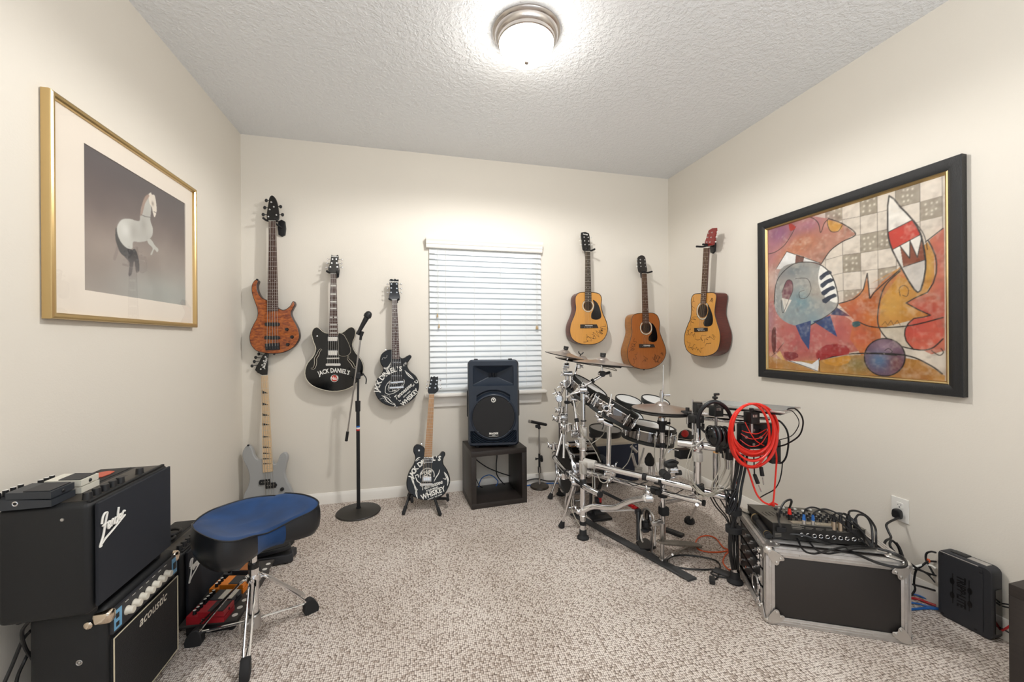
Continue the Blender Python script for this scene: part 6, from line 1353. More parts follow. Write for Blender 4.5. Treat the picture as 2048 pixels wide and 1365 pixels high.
cable('power_lead', [onZ(*p, .006) for p in ((1470, 1150), (1455, 1156), (1432, 1152), (1422, 1146), (1440, 1136), (1432, 1122), (1400, 1114), (1365, 1111), (1343, 1114), (1335, 1122), (1342, 1132), (1372, 1138), (1405, 1140), (1425, 1140), (1436, 1146), (1434, 1156), (1428, 1160))], .0042, M_cable, 'black power lead lying in a wide loop on the carpet before the rack leg')
b = B(); q = onZ(1424, 1161, .012); b.box(q, (.05, .026, .022), 0, .005, Matrix.Rotation(.9, 3, 'Z')); solo('power_plug', b, M_blk, 'black plug at the end of the looped power lead on the carpet', 'plug', tuple(q))
cable('orange_lead', [onZ(*p, .005) for p in ((1462, 1062), (1458, 1080), (1462, 1098), (1446, 1104), (1420, 1105), (1398, 1100), (1391, 1088), (1398, 1076), (1415, 1072), (1432, 1078), (1446, 1095), (1458, 1102), (1450, 1112), (1446, 1125), (1455, 1138), (1463, 1141))], .0038, M_orange, 'thin orange lead looping on the carpet left of the flight case')
cable('white_lead', [onZ(*p, .004) for p in ((1343, 1112), (1360, 1103), (1376, 1095), (1388, 1090))], .002, M_grey_cable, 'short pale lead on the carpet between footboard and black loop')
# ================================================================ right: flight case, mixer, battery unit, leads
M_lam = mat('dark laminate panel', '#2b2725', .5, bump=(500, .15, .0005))
M_ball = mat('nickel corner', (.62, .60, .57), .3, .9)
P0, P1 = Vector((1.472, 1.395, 0)), Vector((1.925, 1.150, 0)); fx = (P1 - P0).normalized(); fy = UP.cross(fx); Wc, Dc, Hc = (P1 - P0).length, .415, .325
fc = thing('flight_case', 'black rack flight case with aluminium edges and ball corners on the carpet', 'flight case', P0 + fx * Wc / 2 + fy * Dc / 2)
R = Matrix((fx, fy, UP)).transposed()
def fp(x, y, z): return P0 + fx * x + fy * y + UP * z
def fbox(b, c, d, m=0, bev=0): b.box(fp(*c), d, m, bev, R)
b = B(); fbox(b, (Wc / 2 + .008, Dc / 2, Hc / 2 + .003), (Wc - .026, Dc - .010, Hc - .018), 0, .002); part('body', b, M_lam, fc, True)
k, e = .034, .0035
def edge_bar(a, c, o1, o2):
    """L shaped extrusion from a to c (case coordinates); o1,o2 inward directions of its two faces"""
    a, c, o1, o2 = map(Vector, (a, c, o1, o2)); b = B()
    for (p, q) in ((o1, o2), (o2, o1)):
        mid = (a + c) / 2 + p * k / 2 + q * .002; d = Vector([abs(v) for v in (c - a)]) + Vector([abs(v) * k for v in p]) + Vector([abs(v) * e for v in q]); fbox(b, mid, d, 0, .001)
        for g in (.35, .65):
            m2 = (a + c) / 2 + p * k * g; d2 = Vector([abs(v) for v in (c - a)]) + Vector([abs(v) * .002 for v in p]) + Vector([abs(v) * (e + .004) for v in q]); fbox(b, m2 + q * .002, d2, 0, 0)
    n = max(2, int((c - a).length / .18))
    for i in range(n):
        s = a.lerp(c, (i + .5) / n); 
        for p, q in ((o1, o2), (o2, o1)): w = fp(*(s + p * k * .5)); nn = -(R @ q); b.lathe([(.0045, 0), (.004, .002), (.0001, .003)], w, nn, 10)
    part('edge_extrusion', b, M_alu, fc, True)
X, Y_, Zv = (1, 0, 0), (0, 1, 0), (0, 0, 1); nX, nY, nZ = (-1, 0, 0), (0, -1, 0), (0, 0, -1)
for z, o in ((0, Zv), (Hc, nZ)):
    edge_bar((0, 0, z), (Wc, 0, z), Y_, o); edge_bar((0, Dc, z), (Wc, Dc, z), nY, o); edge_bar((0, 0, z), (0, Dc, z), X, o); edge_bar((Wc, 0, z), (Wc, Dc, z), nX, o)
for x, o in ((0, X), (Wc, nX)):
    edge_bar((x, 0, 0), (x, 0, Hc), o, Y_); edge_bar((x, Dc, 0), (x, Dc, Hc), o, nY)
for x, sx in ((0, 1), (Wc, -1)):
    for y, sy in ((0, 1), (Dc, -1)):
        for z, sz in ((0, 1), (Hc, -1)):
            b = B(); c = fp(x + sx * .012, y + sy * .012, z + sz * .013); b.sph(c, (.0205, .0205, .0205 if sz < 0 else .0145), 16)
            for (ex_, ey_, nn, o) in ((fx * sx, UP * sz, -fy * sy, fp(x, y - sy * .004, z)), (fy * sy, UP * sz, -fx * sx, fp(x - sx * .004, y, z)), (fx * sx, fy * sy, -UP * sz, fp(x, y, z - sz * .004))):
                if nn.z < -.5: continue
                Pq = Plane(o, ex_, ey_)
                hh = 1 if Pq.n.dot(nn) > 0 else -1
                b.plate(Pq, smooth2([(.006, .006), (.034, .008), (.064, .030), (.066, .044), (.050, .048), (.046, .062), (.032, .066), (.008, .034)], 3), -.003 if hh < 0 else 0, 0 if hh < 0 else .003, .0005)
                for q in ((.054, .038), (.038, .055)): b.lathe([(.006, .003), (.005, .006), (.0001, .007)], Pq.at(*q, 0), nn, 10)
            part('ball_corner', b, M_ball, fc, True)
# lid seam strip on top near the front, and rack gear in the open left end
b = B(); fbox(b, (Wc / 2, .075, Hc + .001), (Wc - .03, .035, .006), 0, .001); part('top_strip', b, M_alu, fc, True)
for z in (.07, .15, .23):
    b = B(); fbox(b, (.012, Dc / 2, z + .02), (.02, Dc - .09, .070), 0, .003); rk = part('rack_unit', b, M_blk, fc, True)
    for i in range(8):
        b = B(); q = fp(.002, .08 + i * .034, z + .02 + (.012 if i % 2 else -.012)); b.cyl(q, q - fx * .009, .006, seg=10); part('knob', b, M_chrome if i % 3 else M_steel, rk, True)
    for y in (.052, Dc - .052):
        b = B(); q = fp(-.001, y, z + .02); b.sph(q, .006, 8); b.box(q, (.004, .022, .066), 0, .001, R); part('rack_ear', b, M_alu, rk, True)
b = B(); q = fp(-.004, .12, .10); b.torus(q, fx, .04, .005, 28, 8); b.sph(q, (.034, .034, .034), 14, 1, R @ Matrix.Diagonal((.15, 1, 1))); 
for i in range(5): a = i * 1.2566; b.cyl(q, q + fy * .04 * math.cos(a) + UP * .04 * math.sin(a), .003, seg=8)
part('fan_guard', b, [M_steel, M_blk], fc, True)
for y, z in ((.07, .22), (.075, .25), (.065, .12), (.075, .06), (.06, .045), (.09, .04), (.06, .16), (.07, .28)):
    b = B(); q = fp(-.006, y, z); b.box(q, (.01, .016, .022), 0, .004, R); b.sph(q - fx * .004, .005, 8); part('latch_stud', b, M_chrome, fc, True)

# mixer
m0, m1 = Vector((1.560, 1.442, Hc + .004)), Vector((1.882, 1.286, Hc + .004)); mx_ = (m1 - m0).normalized(); my = UP.cross(mx_); Wm, Dm = (m1 - m0).length, .30
mxr = thing('audio_mixer', 'grey audio mixer with rows of knobs, sloping away on top of the flight case', 'audio mixer', m0)
def mp(x, y, z): return m0 + mx_ * x + my * y + UP * z
M_mix = mat('mixer grey enamel', '#6b675e', .45, .3)
M_mixb = mat('mixer dark side', '#23211f', .45)
hf, hb = .073, .033
vs = [mp(0, 0, .004), mp(Wm, 0, .004), mp(Wm, Dm, .004), mp(0, Dm, .004), mp(0, 0, hf), mp(Wm, 0, hf), mp(Wm, Dm, hb), mp(0, Dm, hb)]
b = B(); b.add(vs, [(0, 3, 2, 1), (0, 1, 5, 4), (1, 2, 6, 5), (2, 3, 7, 6), (3, 0, 4, 7)]); part('chassis', b, M_mixb, mxr, True)
Pt = Plane(mp(0, 0, hf), mx_, my * Dm + UP * (hb - hf)); Lm = math.hypot(Dm, hf - hb)
b = B(); b.plate(Pt, [(-.003, -.002), (Wm + .003, -.002), (Wm + .003, Lm), (-.003, Lm)], 0, .003, .001); tp = part('control_surface', b, M_mix, mxr, True)
b = B(); b.flat(Pt, [(.085, .008), (Wm - .006, .008), (Wm - .006, .05), (.085, .05)], .0034, 0)
for i in range(46): x, y = random.uniform(.09, Wm - .01), random.uniform(.01, .048); b.flat(Pt, [(x, y), (x + random.uniform(.003, .009), y), (x + .005, y + .0022), (x, y + .0022)], .0037, random.choice((1, 2)))
part('printed_strip', b, [mat('buff print', '#a59b86', .5), M_dark, M_white], tp, True)
for i in range(10):
    for j in range(4):
        b = B(); x, y = .10 + i * .024, .065 + j * .032; c = Pt.at(x, y, .003); b.cyl(c, c + Pt.n * .013, .0062, .005, 12); b.box(c + Pt.n * .0138, (.0012, .008, .001), 1); part('control_knob', b, [M_dark if (i + j) % 4 else M_mixb, M_white], tp, True)
    b = B(); x = .10 + i * .024; b.plate(Pt, [(x - .0015, .205), (x + .0015, .205), (x + .0015, .27), (x - .0015, .27)], .0028, .0036, .0001); b.plate(Pt, [(x - .005, .215 + (i * 7 % 5) * .009), (x + .005, .215 + (i * 7 % 5) * .009), (x + .005, .229 + (i * 7 % 5) * .009), (x - .005, .229 + (i * 7 % 5) * .009)], .0036, .012, .002, 1); part('fader', b, [M_blk, M_white if i % 3 else M_dark], tp, True)
for i in range(4):
    b = B(); x = .012 + i * .018; b.plate(Pt, [(x - .001, .09 + i * .01), (x + .001, .09 + i * .01), (x + .001, .15 + i * .01), (x - .001, .15 + i * .01)], .003, .0045, .0002); part('slot', b, M_blk, tp, True)
b = B(); b.plate(Pt, [(.055, .085), (.067, .085), (.067, .10), (.055, .10)], .003, .022, .002); part('main_fader', b, M_dark, tp, True)
Pf = Plane(m0, mx_, UP)
for i in range(10):
    b = B(); c = Pf.at(.115 + i * .0245 + (i // 2) * .001, .030, 0); b.torus(c + Pf.n * .001, Pf.n, .0068, .0022, 16, 6); b.cyl(c, c + Pf.n * .002, .0052, seg=12, m=1); part('jack_socket', b, [M_chrome, M_blk], mxr, True)
b = B()
for (x, z, w) in ((.075, .066, .05), (.078, .058, .045), (.13, .062, .03), (.17, .062, .03), (.21, .064, .03), (.25, .060, .06)): b.flat(Pf, [(x, z), (x + w, z), (x + w, z + .002), (x, z + .002)], .0006); b.flat(Pf, [(x, z - .005), (x + w * .8, z - .005), (x + w * .8, z - .0035), (x, z - .0035)], .0006)
for q in range(3): b.flat(Pf, [(.008, .014 + q * .006), (.034, .014 + q * .006), (.034, .016 + q * .006), (.008, .016 + q * .006)], .0006)
outline_text(b, Pf, 'MACKIE', .010, .092, .072, .0007, 0, .0002)
part('printed_legend', b, mat('grey print', '#8f8a80', .5), mxr, True)
b = B(); b.plate(Pf, [(.012, .038), (.05, .038), (.05, .058), (.012, .058)], 0, .010, .003); part('power_socket', b, M_blk, mxr, True)
for x in (.02, Wm - .02):
    for y in (.02, Dm - .02): b = B(); b.cyl(mp(x, y, 0), mp(x, y, .006), .008, seg=10); part('foot', b, M_rub, mxr, True)
# plugs standing in the mixer
def plug(u, v, d, hgt, mats, label, lean=(0, 0, 1), r=.0075):
    d = FOC * (CAMH - Hc - .076) / (v - PV); p = W(u, v, d); L_ = Vector(lean).normalized(); t = thing('audio_plug', label, 'cable plug', p)
    b = B(); b.cyl(p, p + L_ * hgt * .55, r, seg=14); part('barrel', b, mats[0], t, True)
    b = B(); b.cyl(p + L_ * hgt * .55, p + L_ * hgt, r * .95, r * .6, 12); part('boot', b, mats[1], t, True)
    return p + L_ * hgt
M_brassy = mat('brushed plug metal', (.60, .52, .42), .3, 1.)
tops = [plug(1608, 1054, 1.855, .055, (M_alu, M_blue_cable), 'silver plug with blue boot in the mixer, left of two'), plug(1626, 1055, 1.85, .055, (M_alu, M_blue_cable), 'silver plug with blue boot in the mixer, right of two'),
        plug(1668, 1060, 1.83, .065, (M_brassy, M_blk), 'brassy plug with black boot in the mixer, left of two', r=.0095), plug(1681, 1062, 1.83, .065, (M_brassy, M_blk), 'brassy plug with black boot in the mixer, right of two', r=.0095),
        plug(1697, 1063, 1.82, .07, (M_blk, M_blk), 'thick all black plug at the right end of the mixer', r=.012), plug(1711, 1063, 1.82, .055, (M_blk, M_dark), 'dark plug standing last at the right end of the mixer', r=.009),
        plug(1580, 1043, 1.87, .06, (M_blk, M_red), 'black plug with red collar standing in the mixer left part', (-.05, 0, 1), .009)]
def wl(*p): return [W(*q) for q in p]
def ml(*p): return [W(u, v, d - .095) for u, v, d in p]
def xl(pts): return [onX(u, v, XR - .035 - .10 * max(0, min(1, (1850 - u) / 35))) for u, v, *_ in pts]
cable('mixer_lead', [tops[6]] + ml((1583, 1005, 1.87), (1580, 1000, 1.87), (1568, 1006, 1.87), (1560, 1022, 1.86), (1557, 1040, 1.86), (1562, 1056, 1.83)), .0046, M_cable, 'black lead arching from the red collared plug over the left of the mixer')
cable('mixer_lead', [tops[0]] + ml((1613, 1018, 1.85), (1630, 1016, 1.84), (1652, 1026, 1.83), (1680, 1045, 1.81), (1708, 1068, 1.79), (1735, 1092, 1.78)), .0036, M_cable, 'black lead arching from the left blue booted plug across the mixer')
cable('mixer_lead', [tops[1]] + ml((1632, 1024, 1.85), (1650, 1019, 1.84), (1675, 1028, 1.82), (1700, 1045, 1.8), (1722, 1062, 1.79), (1735, 1080, 1.78), (1742, 1094, 1.77)), .0036, M_cable, 'black lead arching from the right blue booted plug across the mixer')
cable('mixer_lead', [tops[2]] + ml((1674, 1027, 1.84), (1690, 1030, 1.83), (1712, 1048, 1.8), (1728, 1070, 1.79), (1745, 1094, 1.77)), .0036, M_cable, 'black lead bending over from the left brassy plug')
cable('mixer_lead', [tops[3]] + ml((1690, 1028, 1.83), (1708, 1042, 1.81), (1726, 1066, 1.79), (1738, 1088, 1.77)), .0036, M_cable, 'black lead bending over from the right brassy plug')
cable('mixer_lead', [tops[4]] + ml((1700, 1023, 1.83), (1715, 1023, 1.83), (1735, 1034, 1.83), (1750, 1055, 1.82), (1752, 1075, 1.8), (1752, 1096, 1.79)), .0042, M_cable, 'black lead arching highest from the thick black plug towards the wall')
cable('mixer_lead', [tops[5]] + ml((1718, 1030, 1.82), (1732, 1034, 1.82), (1742, 1050, 1.82), (1745, 1075, 1.8), (1744, 1094, 1.79)), .0042, M_cable, 'black lead arching under the highest one at the mixer right end')
zc_ = Hc + .012
def oz(*p): return [onZ(u, v, z) for u, v, z in p]
cable('audio_cable', [W(1594, 1076, 1.77)] + oz((1606, 1100, zc_ + .01), (1625, 1108, zc_), (1650, 1104, zc_), (1680, 1096, zc_), (1712, 1093, zc_), (1745, 1095, zc_)), .004, M_cable, 'black lead dropping from the mixer front, left of two, along the case lid')
cable('audio_cable', [W(1616, 1080, 1.77)] + oz((1632, 1100, zc_ + .01), (1655, 1108, zc_), (1685, 1103, zc_), (1715, 1098, zc_ + .004), (1750, 1098, zc_)), .004, M_cable, 'black lead dropping from the mixer front, right of two, along the case lid')
cable('audio_cable', [W(1553, 1062, 1.80)] + [W(*p) for p in ((1575, 1068, 1.77), (1610, 1072, 1.74), (1640, 1084, 1.72), (1680, 1094, 1.72))] + oz((1720, 1112, zc_), (1760, 1128, zc_), (1795, 1135, zc_), (1812, 1132, zc_), (1808, 1118, zc_), (1785, 1106, zc_), (1755, 1098, zc_)), .0052, M_cable, 'thick black cord crossing the mixer front and looping over the right of the case lid')
cable('audio_cable', [W(1553, 1058, 1.80)] + [W(*p) for p in ((1590, 1066, 1.77), (1640, 1070, 1.74), (1680, 1082, 1.73), (1715, 1094, 1.72))], .0036, M_cable, 'thin black cord running straight across the mixer jack row')
# flashlight like handheld microphone lying at the mixer's left
ft = thing('flashlight', 'black flashlight with brass ring lying on the case left of the mixer', 'flashlight', W(1535, 1072, 1.84))
a, c = onZ(1537, 1072, Hc + .022), onZ(1508, 1030, Hc + .022); d = (c - a).normalized()
b = B(); b.cyl(a, a.lerp(c, .62), .016, seg=20); b.cyl(a - d * .004, a + d * .004, .012, seg=18); b.cyl(a + d * .012, a + d * .016, .0168, seg=20, m=1); part('body', b, [M_blk, M_gold_letter], ft, True)
b = B(); q = a.lerp(c, .62); b.cyl(q, q + d * .03, .017, .022, 20); b.cyl(q + d * .03, q + d * .055, .022, seg=20); part('head', b, M_blk, ft, True)
b = B(); b.cyl(q + d * .038, q + d * .046, .0228, seg=22); b.cyl(q + d * .055, q + d * .065, .019, .014, 18); part('ring', b, M_gold_letter, ft, True)

# plug and cord in the wall outlet
q = PO.at(-.002, -.02, .008)
wp = thing('wall_plug', 'black angled mains plug in the wall outlet with cord hanging down', 'plug', q)
b = B(); b.plate(PO, smooth2([(-.016, -.038), (.016, -.038), (.018, -.008), (.010, .004), (-.010, .004), (-.018, -.008)], 2), .009, .036, .006); part('plug_body', b, M_blk, wp, True)
b = B(); b.tube([PO.at(.012, -.03, .024)] + wl((1774, 1048, 1.9), (1776, 1062, 1.88), (1782, 1076, 1.86), (1772, 1082, 1.84), (1770, 1092, 1.83), (1786, 1108, 1.82), (1800, 1112, 1.82), (1796, 1094, 1.83), (1784, 1082, 1.84), (1780, 1092, 1.83), (1795, 1112, 1.81), (1806, 1118, 1.8), (1800, 1098, 1.82), (1792, 1086, 1.83)) , .005, 8, smooth=5); part('cord', b, M_cable, wp, True)
cable('mains_cable', wl((1800, 1105, 1.81), (1806, 1118, 1.8), (1818, 1126, 1.79), (1835, 1138, 1.8), (1860, 1150, 1.82)), .0048, M_cable, 'black cord running from the coil at the case corner to the black battery unit')

# battery backup unit on the right wall
ux0, ux1, uy0, uy1, uz = XR - .077, XR - .016, 1.078, 1.252, .292
ups = thing('battery_backup_unit', 'flat black battery backup unit standing on the carpet against the right wall', 'power supply', ((ux0 + ux1) / 2, (uy0 + uy1) / 2, 0))
PU2 = Plane((ux0, (uy0 + uy1) / 2, uz / 2), (0, -1, 0), (0, 0, 1)); hw, hh = (uy1 - uy0) / 2, uz / 2
b = B(); b.plate(PU2, rrect(-hw, hw, -hh, hh, .024), -(ux1 - ux0), 0, .006); part('case', b, M_dark, ups, True)
b = B(); b.plate(PU2, rrect(-hw + .012, hw - .028, -hh + .012, hh - .012, .012), 0, .0025, .0015); part('front_panel', b, M_dark, ups, True)
b = B(); b.plate(PU2, [(-.075, hh - .010), (.045, hh - .010), (.045, hh - .006), (-.075, hh - .006)], 0, .003, .001); part('ridge', b, M_alu, ups, True)
b = B(); 
outline_text(b, PU2, 'TRIPP·LITE', .040, -.008, .0, .0032, 0, .0012, rot=-math.pi / 2, sx=.72)
for x in (-.034, .018): b.flat(PU2, [(x - .0015, -.065), (x + .0015, -.065), (x + .0015, .065), (x - .0015, .065)], .0032)
for x, z in ((-.036, .03), (-.036, -.03), (.020, .02), (.020, -.035)): b.flat(PU2, [(x + .009 * math.cos(i * math.pi / 8) * (.9), z + .014 * math.sin(i * math.pi / 8)) for i in range(16)], .003)
part('lettering', b, mat('black emboss', '#0c0c0e', .35), ups, True)
for x, z in ((-hw + .02, hh - .016), (hw - .034, hh - .03), (-hw + .018, -hh + .016), (hw - .05, -hh + .018)): b = B(); b.plate(PU2, rrect(x - .005, x + .005, z - .003, z + .003, .002), .002, .0032, .0002); part('slot', b, M_rub, ups, True)
b = B(); b.plate(Plane(((ux0 + ux1) / 2, uy0, .12), (1, 0, 0), (0, 0, 1)), rrect(-.02, .02, -.09, .09, .004), 0, .003, .001); part('side_vent', b, M_gloss, ups, True)
b = B(); b.box(((ux0 + ux1) / 2 + .005, uy1 - .06, uz), (.035, .05, .006), 0, .001); b.box(((ux0 + ux1) / 2, uy1 - .12, uz), (.03, .06, .004), 1, .001); part('top_panel', b, [M_blk, M_alu], ups, True)
for pt, r_, m, lb_ in ((xl([(1872, 1106, 1.88), (1862, 1104, 1.88), (1853, 1108, 1.87), (1852, 1120, 1.86), (1858, 1132, 1.86), (1868, 1150, 1.87)]), .0042, M_cable, 'black lead hooking out of the top of the battery unit'), (xl([(1872, 1124, 1.88), (1856, 1124, 1.87), (1842, 1134, 1.85), (1832, 1142, 1.83), (1828, 1165, 1.82), (1830, 1180, 1.81), (1822, 1192, 1.79)]), .0045, M_cable, 'black lead from the battery unit dropping behind the case corner'), (xl([(1872, 1138, 1.88), (1862, 1132, 1.86), (1848, 1130, 1.84), (1832, 1134, 1.82), (1818, 1140, 1.8)]), .0045, M_lettering, 'white lead arching from the battery unit to the case'), (xl([(1872, 1152, 1.88), (1852, 1146, 1.85), (1835, 1140, 1.83), (1818, 1136, 1.81)]), .0038, M_cable, 'black lead running level from the battery unit to the case corner'), (xl([(1870, 1166, 1.88), (1858, 1152, 1.86), (1846, 1144, 1.84)]), .003, M_cable, 'thin black lead rising from the middle of the battery unit'), (xl([(1870, 1182, 1.88), (1850, 1176, 1.86), (1826, 1170, 1.84)]), .0045, M_cable, 'black lead lying straight along the baseboard behind the case corner')):
    cable('unit_lead', pt, r_, m, lb_)
b = B(); q = onX(1857, 1122, XR - .035); b.torus(q, RT, .006, .003, 12, 6); solo('cable_tie', b, M_orange, 'orange tie on the black leads beside the battery unit', 'cable tie', tuple(q))
for pts, r_, m, lb_ in ((((1800, 1186), (1830, 1190), (1852, 1198), (1872, 1206)), .004, M_blue_cable, 'pale blue network lead on the carpet, nearest the baseboard'), (((1800, 1196), (1832, 1198), (1855, 1206), (1872, 1212)), .0055, M_red2, 'thick red lead on the carpet between case and battery unit'), (((1800, 1204), (1835, 1208), (1858, 1214), (1875, 1217)), .004, M_blue_cable, 'thin blue lead on the carpet between case and battery unit'), (((1800, 1220), (1830, 1219), (1855, 1217), (1878, 1219)), .0055, M_blue_cable, 'thick blue lead on the carpet in front of the red lead')):
    cable('network_lead', [onZ(u, v, .007) for u, v in pts], r_, m, lb_)
for pt, r_, m, lb_ in ((xl([(2004, 1208, 1.62), (2012, 1209, 1.62), (2022, 1211, 1.62)]), .003, M_cable, 'upper black lead between battery unit and dark cube shelf'), (xl([(2004, 1213, 1.62), (2012, 1215, 1.62), (2022, 1217, 1.62)]), .003, M_cable, 'second black lead between battery unit and dark cube shelf'), (xl([(2004, 1262, 1.62), (2012, 1258, 1.62), (2024, 1250, 1.62)]), .004, M_red2, 'red lead behind the dark cube shelf at the right edge'), (xl([(1986, 1250, 1.62), (2006, 1259, 1.62), (2024, 1270, 1.62)]), .003, M_cable, 'black lead sloping down behind the dark cube shelf')):
    cable('side_lead', pt, r_, m, lb_)
# ================================================================ the two framed pictures
M_goldf = mat('brushed gold frame', (.58, .42, .20), .28, 1.)
M_matb = mat('picture mat board', '#e9dfd2', .8)
M_blackwood = mat('black open grain wood', '#0c0d0f', .4, bump=(90, .5, .002), scale=(1, 8, 1))
M_paint = mat('painted picture', '#ffffff', .45, kind='attr')
M_pglass = mat('picture glass', (1, 1, 1), 0.0)
def _pg(nt, p, N, L):
    t = N('ShaderNodeBsdfTransparent'); g = N('ShaderNodeBsdfGlossy'); g.inputs['Roughness'].default_value = .01; f = N('ShaderNodeFresnel'); gm = N('ShaderNodeNewGeometry'); ma = N('ShaderNodeMath'); ma.operation = 'MULTIPLY_ADD'; ma.inputs[1].default_value = 1 / 1.5 - 1.5; ma.inputs[2].default_value = 1.5; L(gm.outputs['Backfacing'], ma.inputs[0]); L(ma.outputs[0], f.inputs[0])
    mx = N('ShaderNodeMixShader'); L(f.outputs[0], mx.inputs[0]); L(t.outputs[0], mx.inputs[1]); L(g.outputs[0], mx.inputs[2])
    L(mx.outputs[0], [n for n in nt.nodes if n.type == 'OUTPUT_MATERIAL'][0].inputs[0])
noise_nodes(M_pglass, _pg)
def frame_bars(P, x0, x1, y0, y1, prof, name, m, t, **k):
    """mitred moulding: prof = [(inset, height)...]"""
    b = B(); n = len(prof); vs = []
    for (cx, cy, sx, sy) in ((x0, y0, 1, 1), (x1, y0, -1, 1), (x1, y1, -1, -1), (x0, y1, 1, -1)): vs += [P.at(cx + sx * i, cy + sy * i, h) for i, h in prof]
    b.add(vs, [(c * n + j, ((c + 1) % 4) * n + j, ((c + 1) % 4) * n + (j + 1) % n, c * n + (j + 1) % n) for c in range(4) for j in range(n)]); return part(name, b, m, t, True, ang=25, **k)
class Canvas:
    """colours for a fine grid over the rectangle x0..x1,y0..y1 of plane P; px(u,v) points are read in crop pixels"""
    def __init__(c, P, x0, x1, y0, y1, nx, ny, crop, seed=1):
        c.P, c.b, c.n, c.crop = P, (x0, x1, y0, y1), (nx, ny), crop
        c.X, c.Y = np.meshgrid(np.linspace(x0, x1, nx), np.linspace(y0, y1, ny)); c.C = np.ones((ny, nx, 3)); c.rng = np.random.default_rng(seed)
        c.S = x1 - x0
    def q(c, pts): return np.array([c.P.px(c.crop[0] + x / c.crop[2], c.crop[1] + y / c.crop[2]) for x, y in pts])
    def noise(c, f, oct=3):
        out = np.zeros(c.X.shape); amp = 1.
        for o in range(oct):
            g = c.rng.random((int(f * 2 ** o) + 3, int(f * 2 ** o) + 3)); gx = (c.X - c.b[0]) / c.S * f * 2 ** o; gy = (c.Y - c.b[2]) / c.S * f * 2 ** o
            gx = np.clip(gx, 0, g.shape[1] - 2.001); gy = np.clip(gy, 0, g.shape[0] - 2.001)
            i, j = gx.astype(int), gy.astype(int); fx_, fy_ = gx - i, gy - j; fx_ = fx_ * fx_ * (3 - 2 * fx_); fy_ = fy_ * fy_ * (3 - 2 * fy_)
            out += amp * ((g[j, i] * (1 - fx_) + g[j, i + 1] * fx_) * (1 - fy_) + (g[j + 1, i] * (1 - fx_) + g[j + 1, i + 1] * fx_) * fy_); amp *= .5
        return (out - out.min()) / (out.max() - out.min())
    def inside(c, p):
        m = np.zeros(c.X.shape, bool); j = len(p) - 1
        for i in range(len(p)):
            xi, yi, xj, yj = p[i][0], p[i][1], p[j][0], p[j][1]
            if yi != yj: m ^= ((yi > c.Y) != (yj > c.Y)) & (c.X < (xj - xi) * (c.Y - yi) / (yj - yi) + xi)
            j = i
        return m
    def fill(c, pts, col, mix=1., sm=0, col2=None, nf=6, m=None):
        p = np.array(smooth2([tuple(a) for a in c.q(pts)], sm) if sm else c.q(pts)); k = c.inside(p)
        a = np.array(lin(col)); colr = np.broadcast_to(a, c.C.shape)
        if col2: n = c.noise(nf)[..., None]; colr = a * (1 - n) + np.array(lin(col2)) * n
        c.C[k] = c.C[k] * (1 - mix) + colr[k] * mix; return p
    def line(c, pts, w=.0022, col='#221c1a', sm=5, closed=False, mix=1.):
        p = np.array(smooth2([tuple(a) for a in c.q(pts)], sm, closed) if sm else c.q(pts)); d = np.full(c.X.shape, 9.)
        seg = list(zip(p[:-1], p[1:])) + ([(p[-1], p[0])] if closed else [])
        for a, e in seg:
            v = e - a; L2 = (v ** 2).sum() + 1e-12; t = np.clip(((c.X - a[0]) * v[0] + (c.Y - a[1]) * v[1]) / L2, 0, 1)
            d = np.minimum(d, np.hypot(c.X - a[0] - t * v[0], c.Y - a[1] - t * v[1]))
        k = (np.clip((w * 1.25 - d) / (w * .5), 0, 1) * mix)[..., None]; c.C = c.C * (1 - k) + np.array(lin(col)) * k
    def blob(c, x, y, rx, ry, col, amt=1.):
        q = c.q([(x, y), (x + rx, y), (x, y + ry)]); ax = max(abs(q[1][0] - q[0][0]), 1e-4); ay = max(abs(q[2][1] - q[0][1]), 1e-4)
        k = (np.exp(-((c.X - q[0][0]) / ax) ** 2 - ((c.Y - q[0][1]) / ay) ** 2) * amt)[..., None]; c.C = c.C * (1 - k) + np.array(lin(col)) * k
    def mesh(c, name, h, m, parent):
        c.C = np.clip(c.C, 0, 1) ** 1.22 * 1.04
        q = np.pad(c.C, ((1, 1), (1, 1), (0, 0)), 'edge'); c.C = (q[1:-1, 1:-1] * 4 + q[:-2, 1:-1] * 2 + q[2:, 1:-1] * 2 + q[1:-1, :-2] * 2 + q[1:-1, 2:] * 2 + q[:-2, :-2] + q[2:, 2:] + q[:-2, 2:] + q[2:, :-2]) / 16
        nx, ny = c.n; V = [c.P.at(x, y, h) for x, y in zip(c.X.ravel(), c.Y.ravel())]
        i, j = np.meshgrid(np.arange(nx - 1), np.arange(ny - 1)); a = (j * nx + i).ravel(); F = np.stack([a, a + 1, a + nx + 1, a + nx], 1)
        b = B(); b.v = V; b.f = F.tolist(); b.mi = [0] * len(F); o = part(name, b, m, parent, True)
        at = o.data.color_attributes.new('paint', 'FLOAT_COLOR', 'POINT'); at.data.foreach_set('color', np.concatenate([np.clip(c.C, 0, 1), np.ones((ny, nx, 1))], 2).ravel()); return o

